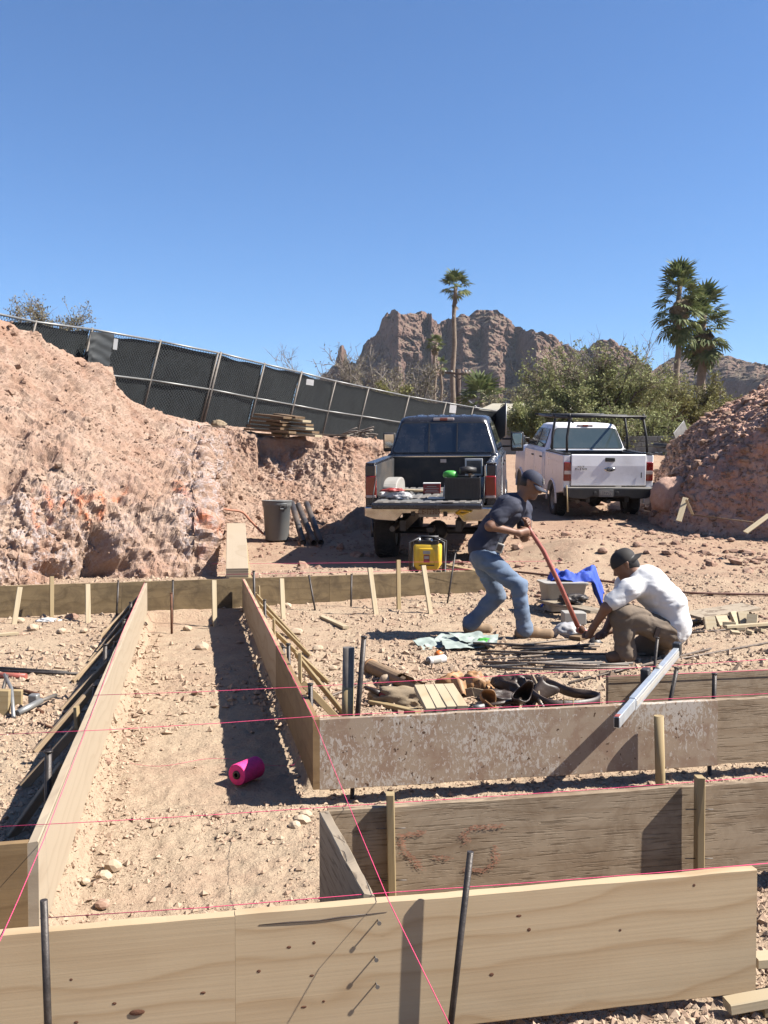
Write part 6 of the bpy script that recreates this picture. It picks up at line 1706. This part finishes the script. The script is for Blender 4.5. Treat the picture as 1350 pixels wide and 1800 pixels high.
for k in range(22):
    x = rr.uniform(592, 640); d = 23.5 + rr.uniform(-.3, .3); y = 770 - rr.uniform(0, 6)
    a_ = P(x, y, d); b_ = P(x + rr.uniform(18, 36), y - rr.uniform(2, 18), d + rr.uniform(-.4, .4))
    tag(rod('branch', a_, b_, .016, M['bark_grey'], 5, seg=3, bend=.04), 'dry stick in the brush heap below the fence', 'stick', 'dry sticks in the brush heap')
# cords
def cord(name, label, pts, r, mat, cat, on=None):
    pts = [Vector(q) for q in pts]; K = np.array(pts)[:, None, :]
    S_ = catmull(K, np.linspace(0, len(pts) - 1, len(pts) * 6))[:, 0]
    base = S_[0].copy(); mb = MB(); mb.tube([tuple(q - base) for q in S_], r, 6)
    return tag(mb.build(name, M[mat], None, loc=base, fixn=False), label, cat)
cord('orange_rope', 'faded orange cord hanging down the bank to the trash can', [P(348, 747, 22.2), P(356, 775, 19.0), P(361, 810, 15.6), P(364, 845, 14.0), P(370, 872, 14.4), P(380, 890, 16.3), P(400, 896, 17.9), P(425, 900, 18.3), P(440, 915, 18.2), P(462, 938, 17.6)], .022, 'orange_rope', 'cord')
pts = []
for x, y in ((700, 998), (760, 1000), (830, 1003), (900, 1006), (960, 1012), (1040, 1020), (1120, 1028), (1200, 1034), (1280, 1039), (1390, 1046)):
    q_ = G(x, y, .05); z = gz(q_.x, q_.y)
    for _ in range(5): q_ = G(x, y, z + .02); z = gz(q_.x, q_.y)
    pts.append((q_.x, q_.y, z + .03))
cord('brown_hose', 'thin brown hose lying across the ground behind the men', pts, .016, 'hose', 'hose')
for lb, a, b, w_, zz in (('pale lath stuck upright below the red mound', (1193, 916), (1205, 875), .09, 15.8), ('pale lath leaning at the right edge below the mound', (1310, 936), (1352, 905), .08, 14.6), ('thin broken lath beside the upright one', (1206, 878), (1218, 906), .04, 15.9)):
    tag(plank('lath', P(*a, zz), P(*b, zz + .2), .02, w_, M['lumber'], up=(1, 0, .3), nx=3), lb, 'lath')
tag(rod('long_pole', P(1215, 905, 15.9), P(1325, 918, 15.2), .010, M['lumber_old'], 6), 'thin pole lying across the rubble below the mound', 'pole')
tag(rod('drain_pipe', P(1150, 783, 24.4), P(1186, 785, 24.0), .06, M['black'], 10), 'black pipe end on the mound beside the white truck', 'pipe')
tag(rod('thin_wire_stake', P(998, 900, 15.9), P(996, 853, 15.9), .012, M['lumber_tan'], 6), 'thin marker stick on the berm before the white truck', 'stick')
o = plank('loose_plank', G(770, 990, .24), G(872, 1012, .2), .09, .03, M['lumber_tan'], nx=3, jit=.004); tag(o, 'pale plank slanting behind the T handled pin', 'plank')
tag(plank('road_sign_back', P(1187, 770, 24.6), P(1205, 748, 24.9), .02, .30, M['galv'], nx=2), 'small grey panel leaning at the top of the mound', 'panel')

# ------------------------------------------------------------------ yellow generator
gn = empty('generator', P(752, 1000, 12.6), rot=(0, 0, R(-8)), label='yellow generator in a black frame behind the dark truck', cat='generator')
gn.location.z = gz(gn.location.x, gn.location.y) + .01
mb = MB(); loft_rr(mb, [(.06, .13, -.13, .13, .03), (.12, .17, -.15, .15, .03), (.36, .175, -.14, .14, .035), (.385, .165, -.13, .13, .03)]); mb.build('housing', M['yellow'], gn, fixn=False)
MB().box((0, -.15, .24), (.20, .02, .20)).build('front_panel', M['yellow'], gn, bevel=.008)
MB().box((.0, -.163, .21), (.075, .008, .095)).build('warning_label', M['red'], gn)
MB().box((.0, -.168, .225), (.06, .004, .035)).build('label_print', M['offwhite'], gn)
MB().box((.0, -.163, .29), (.09, .006, .04)).build('maker_label', M['offwhite'], gn)
MB().box((0, -.163, .125), (.2, .006, .012)).build('vent_slot', M['black'], gn)
for sx in (-1, 1):
    MB().tube([(sx * .21, -.16, .0), (sx * .22, -.16, .42), (sx * .10, -.10, .47), (sx * .10, .10, .47), (sx * .22, .16, .42), (sx * .21, .16, 0), (sx * .21, -.16, 0)], .016, 8).build('frame_tube', M['black'], gn, fixn=False)
MB().tube([(-.14, 0, .48), (.14, 0, .48)], .018, 8).build('handle', M['black'], gn, fixn=False)
mb = MB(); mb.box((0, 0, .41), (.28, .2, .05)); mb.lathe([(.06, .43), (.06, .46), (.001, .47)], 12); mb.build('engine_top', M['black'], gn)
for x in (-.1, .06, .15):
    MB().lathe([(.001, .46), (.02, .46), (.018, .43)], 10).build('bolt', M['chrome'], gn, loc=(x, -.09, 0), fixn=False)
for sx in (-1, 1):
    MB().box((sx * .15, -.1, .03), (.06, .06, .06)).build('rubber_foot', M['black'], gn, bevel=.008)

# ================================================================== PEOPLE: one continuous surface each, grown from a distance field
def field_mesh(prims, vox, k=.03, noise=None, name='body'):
    """prims: (a, b, ra, rb[, kk, (sx,sy,sz)]) tapered capsules blended into one skin (surface nets)"""
    A = np.array([p[0] for p in prims], float); B = np.array([p[1] for p in prims], float)
    Rm = np.array([max(p[2], p[3]) for p in prims])
    lo = np.minimum(A, B).min(0) - Rm.max() - .06; hi = np.maximum(A, B).max(0) + Rm.max() + .06
    nx_, ny_, nz_ = (np.ceil((hi - lo) / vox).astype(int) + 1)
    Fd = np.full((nx_, ny_, nz_), 1.0, np.float32)
    ax = [lo[i] + vox * np.arange(n_) for i, n_ in enumerate((nx_, ny_, nz_))]
    for p in prims:
        a, b, ra, rb = np.array(p[0], float), np.array(p[1], float), p[2], p[3]
        kk = p[4] if len(p) > 4 and p[4] else k
        m = max(ra, rb) + kk * 2 + .05
        sl = []
        for i in range(3):
            i0 = max(0, int((min(a[i], b[i]) - m - lo[i]) / vox)); i1 = min(Fd.shape[i], int((max(a[i], b[i]) + m - lo[i]) / vox) + 2); sl.append(slice(i0, i1))
        X, Y, Z = np.meshgrid(ax[0][sl[0]], ax[1][sl[1]], ax[2][sl[2]], indexing='ij')
        ba = b - a; L2 = max(1e-9, (ba ** 2).sum())
        t = np.clip(((X - a[0]) * ba[0] + (Y - a[1]) * ba[1] + (Z - a[2]) * ba[2]) / L2, 0, 1)
        dx, dy, dz = X - a[0] - t * ba[0], Y - a[1] - t * ba[1], Z - a[2] - t * ba[2]
        sc_ = p[5] if len(p) > 5 else None
        if sc_ is not None:
            ex, w_ = np.array(sc_[0], float), sc_[1]; ex /= np.linalg.norm(ex)     # widen along ex by w_
            pr = dx * ex[0] + dy * ex[1] + dz * ex[2]; q_ = pr * (1 / w_ - 1)
            dx, dy, dz = dx + ex[0] * q_, dy + ex[1] * q_, dz + ex[2] * q_
        d = np.sqrt(dx * dx + dy * dy + dz * dz) - (ra + (rb - ra) * t)
        f = Fd[sl[0], sl[1], sl[2]]
        h = np.clip(.5 + .5 * (f - d) / kk, 0, 1)
        Fd[sl[0], sl[1], sl[2]] = f * (1 - h) + d * h - kk * h * (1 - h)
    if noise is not None:
        X, Y, Z = np.meshgrid(*ax, indexing='ij'); near = np.abs(Fd) < .04
        pts = np.stack([X[near], Y[near], Z[near]], -1); Fd[near] += noise(pts).astype(np.float32)
    s = Fd < 0
    # surface nets
    idx = np.full((nx_ - 1, ny_ - 1, nz_ - 1), -1, np.int64)
    cnt = np.zeros(idx.shape, np.int32)
    acc = np.zeros(idx.shape + (3,), np.float32); num = np.zeros(idx.shape, np.float32)
    def corner(c): return tuple(slice(c[i], c[i] + idx.shape[i]) for i in range(3))
    for dim in range(3):
        for o1 in (0, 1):
            for o2 in (0, 1):
                c0 = [0, 0, 0]; oth = [i for i in range(3) if i != dim]; c0[oth[0]], c0[oth[1]] = o1, o2
                c1 = list(c0); c1[dim] = 1
                f0, f1 = Fd[corner(c0)], Fd[corner(c1)]
                cr = (f0 < 0) != (f1 < 0)
                t = np.where(cr, f0 / np.where(cr, f0 - f1, 1), 0)
                pos = [np.float32(c0[i]) for i in range(3)]
                for i in range(3):
                    acc[..., i] += cr * (t if i == dim else pos[i])
                num += cr
    act = num > 0
    n_ = int(act.sum()); idx[act] = np.arange(n_)
    cell = np.argwhere(act)
    V = (cell + acc[act] / num[act][:, None]) * vox + lo
    Fs = []
    for dim in range(3):
        o = [i for i in range(3) if i != dim]
        sh = [slice(1, -1)] * 3; sh[dim] = slice(0, -1)
        c0 = list(sh); c1 = [slice(1, -1)] * 3; c1[dim] = slice(1, None)
        s0, s1 = s[tuple(c0)], s[tuple(c1)]
        e = np.argwhere(s0 != s1); fl = s0[s0 != s1]
        base = e.copy(); base[:, o[0]] += 1; base[:, o[1]] += 1
        def id_(a, b):
            q_ = base.copy(); q_[:, o[0]] -= a; q_[:, o[1]] -= b; return idx[q_[:, 0], q_[:, 1], q_[:, 2]]
        quad = np.stack([id_(1, 1), id_(0, 1), id_(0, 0), id_(1, 0)], -1)
        flip = fl if dim != 1 else ~fl
        quad[~flip] = quad[~flip][:, ::-1]
        Fs.append(quad)
    Fs = np.concatenate(Fs); Fs = Fs[(Fs >= 0).all(1)]
    return npmesh(name, V, Fs)
def vec(*a): return np.array(a, float)
def grip_hand(wrist, palm, axis, curl_dir, vside, scale=1.0, mirror=1, bar_r=.018):
    """palm capsule, four fingers bending round a bar that runs along axis, a thumb from the palm's side"""
    pr = []
    axis = axis / np.linalg.norm(axis); cd = curl_dir / np.linalg.norm(curl_dir)
    side = np.cross(axis, cd); side /= np.linalg.norm(side); side *= vside
    pr.append((wrist, palm, .026, .030, .02, (axis, 1.35)))
    for k in range(4):
        o = palm + axis * (.033 - .022 * k)
        l = [.9, 1.0, .95, .78][k]
        p1 = o + cd * .032 * l + side * .006
        p2 = p1 + (cd * .012 + side * .030) * l
        p3 = p2 + (-cd * .020 + side * .012) * l
        pr += [(o, p1, .0105, .010, .006), (p1, p2, .010, .009, .006), (p2, p3, .009, .008, .005)]
    t0 = palm + axis * .034 + side * .008; t1 = t0 + axis * .018 + side * .028 + cd * .006; t2 = t1 + cd * .028 + side * .004
    pr += [(t0, t1, .013, .011, .01), (t1, t2, .011, .009, .006)]
    return pr
def head_prims(c, fwd, up, s=1.0):
    fwd = fwd / np.linalg.norm(fwd); sd_ = np.cross(fwd, up); sd_ /= np.linalg.norm(sd_); up = np.cross(sd_, fwd)
    f = lambda x, y, z: c + (fwd * x + sd_ * y + up * z) * s
    pr = [(f(-.012, 0, .035), f(.012, 0, .04), .088, .086, .03, (sd_, .86)), (f(.03, 0, -.04), f(.045, 0, -.075), .062, .044, .04, (sd_, .85)), (f(-.03, 0, -.02), f(-.02, 0, .0), .07, .075, .03, (sd_, .85)),
          (f(.087, 0, .008), f(.104, 0, -.025), .009, .016, .014), (f(.075, -.025, -.028), f(.075, .025, -.028), .014, .014, .02), (f(.082, -.016, -.055), f(.082, .016, -.055), .011, .011, .01), (f(.066, 0, -.085), f(.070, 0, -.09), .024, .022, .02),
          (f(.082, -.035, .018), f(.082, .035, .018), .012, .012, .015)]
    for y in (-1, 1):
        pr += [(f(-.012, y * .077, -.012), f(-.022, y * .083, .028), .013, .018, .008, (sd_, .45))]
    return pr, f
def person(label, body, shirt, pants, boots, mats, vox=.0085, fwd=None, cap=None, sole=None):
    base = np.array([p[0] for p in boots]).mean(0); base[2] = 0
    t = empty('person', tuple(base), label=label, cat='person')
    sh = lambda me: (me.transform(Matrix.Translation(tuple(-base))), me)[1]
    link('body', sh(field_mesh(body, vox, .025)), M['skin'], t)
    wr = lambda amp, f, sd_: (lambda p_: amp * ridged(p_ * np.array([f * .55, f * .55, f * 1.9]) + .8 * np.stack([vnoise(p_ * 5, 3)] * 3, -1), 2, sd_) + amp * .35 * fbm(p_ * f * 2.2, 2, sd_ + 4))
    link('shirt', sh(field_mesh(shirt, vox * 1.1, .035, wr(.009, 8, 3), 'shirt')), mats[0], t)
    link('trousers', sh(field_mesh(pants, vox * 1.1, .03, wr(.011, 8, 8), 'trousers')), mats[1], t)
    for bt in (boots[:4], boots[4:]): link('boot', sh(field_mesh(bt, vox, .02, None, 'boot')), mats[2], t)
    return t, base

# ---- the standing man, bent over the red bar, facing right
DA = 8.9
def QA(px, py, dy=0): return np.array(P(px, py, DA + dy))
pel, mid, che = QA(853, 966), QA(868, 932), QA(896, 893)
nk0, nk1 = QA(913, 877, -.01), QA(924, 866, -.02)
hc = QA(933, 853, -.03)
hipN, hipF = QA(852, 978, -.09), QA(850, 978, .09)
knN, anN, toN = QA(911, 1029, -.12), QA(923, 1106, -.11), QA(966, 1115, -.11)
knF, anF, toF = QA(874, 1046, .13), QA(829, 1094, .19), QA(858, 1106, .20)
shN, shF = QA(897, 889, -.18), QA(921, 893, .16)
elN, wrN, haN = QA(861, 925, -.27), QA(912, 937, -.20), QA(926, 934, -.155)
elF, wrF, haF = QA(922, 944, .06), QA(927, 927, -.03), QA(928, 917, -.055)
bar_ax = (QA(930, 930, -.12) - QA(1018, 1105, .05))
head_f = vec(.87, -.30, -.38); hp, hf = head_prims(hc, head_f, vec(.35, 0, .93))
body = hp + [(nk0, nk1, .058, .052), (nk1, hc + vec(-.02, 0, -.02), .052, .055), (pel, mid, .12, .11), (mid, che, .11, .125), (che, nk0, .12, .06), (che, shN, .09, .055), (che, shF, .09, .055),
     (shN, elN, .052, .042), (elN, wrN, .041, .027), (shF, elF, .052, .042), (elF, wrF, .041, .027),
     (hipN, knN, .075, .05), (knN, anN, .048, .035), (hipF, knF, .075, .05), (knF, anF, .048, .035)]
body += grip_hand(wrN, haN, bar_ax, QA(934, 936, -.10) - haN, 1) + grip_hand(wrF, haF, bar_ax, vec(.25, -.6, 0), -1)
lat = vec(.25, 1, 0)
shirt = [(pel + vec(-.01, 0, .03), mid, .142, .132, 0, (lat, 1.22)), (mid, che, .132, .138, 0, (lat, 1.25)), (che, nk0 + vec(-.015, 0, -.02), .125, .075, 0, (lat, 1.2)), (che, shN, .10, .075), (che, shF, .10, .075),
         (shN, shN + (elN - shN) * .62, .076, .072), (shF, shF + (elF - shF) * .62, .074, .07), (pel + vec(-.012, 0, -.005), pel + vec(-.01, 0, .03), .142, .142, 0, (lat, 1.22))]
pants = [(pel + vec(-.005, 0, .0), pel + vec(0, 0, -.05), .128, .135, 0, (lat, 1.25)), (hipN + vec(-.02, 0, 0), knN, .112, .082), (hipF + vec(-.02, 0, 0), knF, .112, .082), (knN, anN + vec(-.005, 0, .0), .080, .074), (anN, anN + vec(0, 0, -.005), .082, .086),
         (knF, anF, .080, .076), (anF, anF + vec(-.01, 0, -.01), .082, .084)]
def boot_pr(an, to, r=.05):
    heel = an + (an - to) * vec(.22, .22, 0) + vec(0, 0, 0); heel[2] = .05; tt = to.copy(); tt[2] = .045
    return [(an, heel * .4 + an * .6, r * 1.05, r * 1.0), (heel, tt, .050, .042, 0, (np.cross(tt - heel, vec(0, 0, 1)), 1.05)), (heel + vec(0, 0, -.025), tt + vec(0, 0, -.018), .03, .03, .01, (np.cross(tt - heel, vec(0, 0, 1)), 1.5)), (an + vec(0, 0, -.03), (heel + tt) / 2 + vec(0, 0, .02), .05, .045)]
manA, baseA = person('man in navy t-shirt and jeans bending over a long red bar', body, shirt, pants, boot_pr(anN, toN) + boot_pr(anF, toF), (M['tee_navy'], M['denim'], M['boot']))
def cap_mesh(parent, base, f, mat, back=False, tilt=0.0):
    """crown dome plus curved peak in head coordinates"""
    V, n, m = [], 28, 10
    for j in range(m):
        a = j / (m - 1) * R(88)
        for k in range(n):
            t = 2 * math.pi * k / n
            V.append(f(-.004 + .108 * math.cos(t) * math.cos(a) ** .8, .092 * math.sin(t) * math.cos(a) ** .8, .038 + .098 * math.sin(a) - .012 * math.cos(t) * (1 - j / m)) - base)
    me = npmesh('cap_crown', V, gridfaces(m, n, True)); c = link('cap', me, mat, parent)
    V = []; nn, mm = 15, 6; sg = -1 if back else 1
    for i in range(nn):
        t = (i / (nn - 1) - .5) * R(140)
        for j in range(mm):
            q = j / (mm - 1)
            V.append(f(sg * (.09 * math.cos(t) + q * .075 * math.cos(t) ** .5 - .002), .088 * math.sin(t) * (1 - .12 * q), .034 - .012 * sg - .018 * q - .020 * abs(math.sin(t)) * q) - base)
    Vt = np.array(V); Fq = gridfaces(nn, mm)
    pk = link('peak', npmesh('cap_peak', np.concatenate([Vt, Vt - np.array([0, 0, .005])]), np.concatenate([Fq, Fq[:, ::-1] + len(Vt)])), mat, c)
    return c
cA = cap_mesh(manA, baseA, hf, M['cap_navy'])
rr = random.Random(4)
mb = MB()
for row, (z0, n_) in enumerate(((.092, 5), (.074, 6), (.060, 4))):
    for k in range(n_):
        y = (k - n_ / 2 + .5) * .013
        ca = math.sqrt(max(.05, 1 - ((z0 - .030) / .098) ** 2)) ** .8; x = -.004 + .108 * ca * math.sqrt(max(0, 1 - (y / (.092 * ca)) ** 2)) + .005
        q = hf(x, y, z0) - baseA
        mb.box(q, (.004, .009, .012), Matrix.Rotation(math.atan2(-.3, .87), 3, 'Z'))
mb.build('cap_emblem', M['offwhite'], cA, fixn=False)
hr = field_mesh([(hf(-.03, -.026, .012), hf(-.03, .026, .012), .056, .056), (hf(-.055, 0, -.02), hf(-.05, 0, .03), .048, .06)], .008, .03, None, 'hair')
hr.transform(Matrix.Translation(tuple(-baseA))); link('hair', hr, M['hair'], manA)
for y in (-1, 1):
    MB().lathe([(.001, -.008), (.008, -.003), (.008, .003), (.001, .008)], 10).build('eye', M['eye'], manA, loc=hf(.078, y * .03, -.004) - baseA, fixn=False)
    MB().bar(hf(.088, y * .018, .012) - baseA, hf(.078, y * .045, .014) - baseA, .006, .007).build('eyebrow', M['hair'], manA)
# belt, phone holster
mp_ = empty('phone_holster', tuple(QA(877, 966, -.2))); mp_.parent = manA; mp_.location = tuple(QA(878, 963, -.235) - baseA)
MB().box((0, 0, 0), (.07, .03, .085), Matrix.Rotation(.35, 3, 'Y')).build('holster_case', M['offwhite'], mp_, bevel=.008)
MB().box((0, -.018, .0), (.045, .006, .055), Matrix.Rotation(.35, 3, 'Y')).build('holster_window', M['leather_dk'], mp_)
MB().box((.01, 0, .07), (.03, .02, .06), Matrix.Rotation(.35, 3, 'Y')).build('holster_clip', M['galv'], mp_, bevel=.004)

# ---- the crouching man, facing left, back towards the camera
DB = 7.8
def QB(px, py, dy=0): return np.array(P(px, py, DB + dy))
pel, mid, che = QB(1176, 1106), QB(1172, 1062), QB(1137, 1026)
nk0, nk1 = QB(1118, 1011), QB(1108, 1004, .01)
hc = QB(1099, 994, .02)
hipN, hipF = QB(1172, 1112, -.09), QB(1172, 1112, .09)
knN, anN, toN = QB(1092, 1078, -.16), QB(1100, 1146, -.14), QB(1074, 1153, -.15)
knF, anF, toF = QB(1128, 1138, .18), QB(1163, 1140, .13), QB(1168, 1152, .14)
shN, shF = QB(1104, 1036, -.17), QB(1100, 1026, .17)
elN, wrN, haN = QB(1066, 1068, -.20), QB(1042, 1104, -.10), QB(1036, 1116, -.06)
elF, wrF, haF = QB(1078, 1082, .2), QB(1062, 1112, .12), QB(1054, 1117, .10)
head_f = vec(-.86, .2, -.52); hp, hf = head_prims(hc, head_f, vec(-.5, 0, .86))
body = hp + [(nk0, nk1, .06, .054), (nk1, hc + vec(.02, 0, -.02), .054, .055), (pel, mid, .12, .115), (mid, che, .115, .125), (che, nk0, .12, .06), (che, shN, .09, .055), (che, shF, .09, .055),
     (shN, elN, .052, .042), (elN, wrN, .041, .027), (shF, elF, .052, .042), (elF, wrF, .041, .027),
     (hipN, knN, .075, .05), (knN, anN, .048, .035), (hipF, knF, .075, .05), (knF, anF, .048, .035)]
rodax = QB(1075, 1112, .05) - QB(1010, 1125, .05)
body += grip_hand(wrN, haN, vec(.35, 1, 0), vec(-.45, .1, -.8), 1) + grip_hand(wrF, haF, rodax, vec(-.1, -.5, -.8), -1)
lat = vec(-.15, 1, 0)
shirt = [(pel + vec(0.01, 0, .04), mid, .150, .15, 0, (lat, 1.25)), (mid, che, .15, .15, 0, (lat, 1.25)), (che, nk0 + vec(.015, 0, -.015), .13, .08, 0, (lat, 1.2)), (che, shN, .11, .082), (che, shF, .11, .08),
         (shN, shN + (elN - shN) * .66, .082, .078), (shF, shF + (elF - shF) * .6, .08, .075), (pel + vec(.015, 0, .01), pel + vec(.01, 0, .04), .148, .15, 0, (lat, 1.25))]
pants = [(pel + vec(.0, 0, .0), pel + vec(-.01, 0, -.03), .135, .14, 0, (lat, 1.25)), (hipN + vec(.01, 0, 0), knN, .115, .092), (hipF + vec(.01, 0, 0), knF, .115, .085), (knN, anN, .088, .082), (anN, anN + vec(0, 0, -.01), .085, .088), (knF, anF, .08, .072)]
manB, baseB = person('man in white t-shirt and black backwards cap crouching over the steel bars', body, shirt, pants, boot_pr(anN, toN) + [(anF, toF, .05, .045), (anF, anF + vec(.05, 0, -.06), .05, .04)], (M['tee_white'], M['khaki'], M['boot_dk']))
cB = cap_mesh(manB, baseB, hf, M['cap_black'], back=True)
hr = field_mesh([(hf(-.03, -.026, .012), hf(-.03, .026, .012), .056, .056), (hf(-.055, 0, -.03), hf(-.05, 0, .03), .052, .06)], .008, .03, None, 'hair')
hr.transform(Matrix.Translation(tuple(-baseB))); link('hair', hr, M['hair'], manB)
for y in (-1, 1):
    MB().lathe([(.001, -.008), (.008, -.003), (.008, .003), (.001, .008)], 10).build('eye', M['eye'], manB, loc=hf(.078, y * .03, -.004) - baseB, fixn=False)
strap_o = MB().box((0, 0, 0), (.035, .02, .09)).build('belt_loop', M['leather_dk'], manB, loc=QB(1155, 1112, -.22) - baseB)
strap_o.rotation_euler = (0, .3, 0)

# ---- the red bar cutter they work with
rb = empty('rebar_bender', tuple(QA(1020, 1108, -.1)), label='long faded red bar held between the two men', cat='tool')
r0 = Vector(rb.location)
pts = [QA(929, 926, -.11), QA(934, 936, -.11), QA(955, 968, -.10), QA(985, 1030, -.09), QA(1016, 1102, -.09)]
MB().tube([Vector(q) - r0 for q in pts], [.016, .019, .021, .022, .022], 12).build('handle', M['redpaint'], rb, fixn=False)
q0 = Vector(QA(1018, 1106, -.09)) - r0
MB().box((.03, 0, -.02), (.12, .05, .05), Matrix.Rotation(.35, 3, 'Y')).build('jaw_block', M['redpaint'], rb, bevel=.008, loc=q0)
MB().lathe([(.001, -.03), (.03, -.03), (.03, .03), (.001, .03)], 14, Matrix.Rotation(math.pi / 2, 3, 'X')).build('pivot', M['rust'], rb, loc=q0 + Vector((.02, 0, 0)), fixn=False)
MB().tube([Vector(QA(905, 1118, -.05)) - r0, Vector(QA(960, 1121, -.05)) - r0, Vector(QA(1010, 1128, -.08)) - r0, Vector(QA(1042, 1120, -.15)) - r0, Vector(QA(1080, 1110, -.3)) - r0], .016, 9).build('foot_bar', M['rust'], rb, fixn=False)
MB().lathe([(.001, -.02), (.055, -.02), (.06, 0), (.055, .02), (.001, .02)], 16, Matrix.Rotation(1.2, 3, 'X')).build('bending_wheel', M['black'], rb, loc=Vector(QA(1046, 1132, -.3)) - r0, fixn=False)

# ------------------------------------------------------------------ thin desert haze
t = NT('haze'); t.n.remove(t.b)
pv = t.node('ShaderNodeVolumePrincipled', {'Color': (.80, .87, 1.0, 1), 'Density': .00011, 'Anisotropy': .0})
t.l.new(pv.outputs[0], t.n['Material Output'].inputs['Volume'])
hz_ = MB().box((0, 2900, 49), (3000, 6050, 104)).build('haze', t.m, None)
tag(hz_, 'thin pale haze over the whole site', 'haze', kind='stuff')
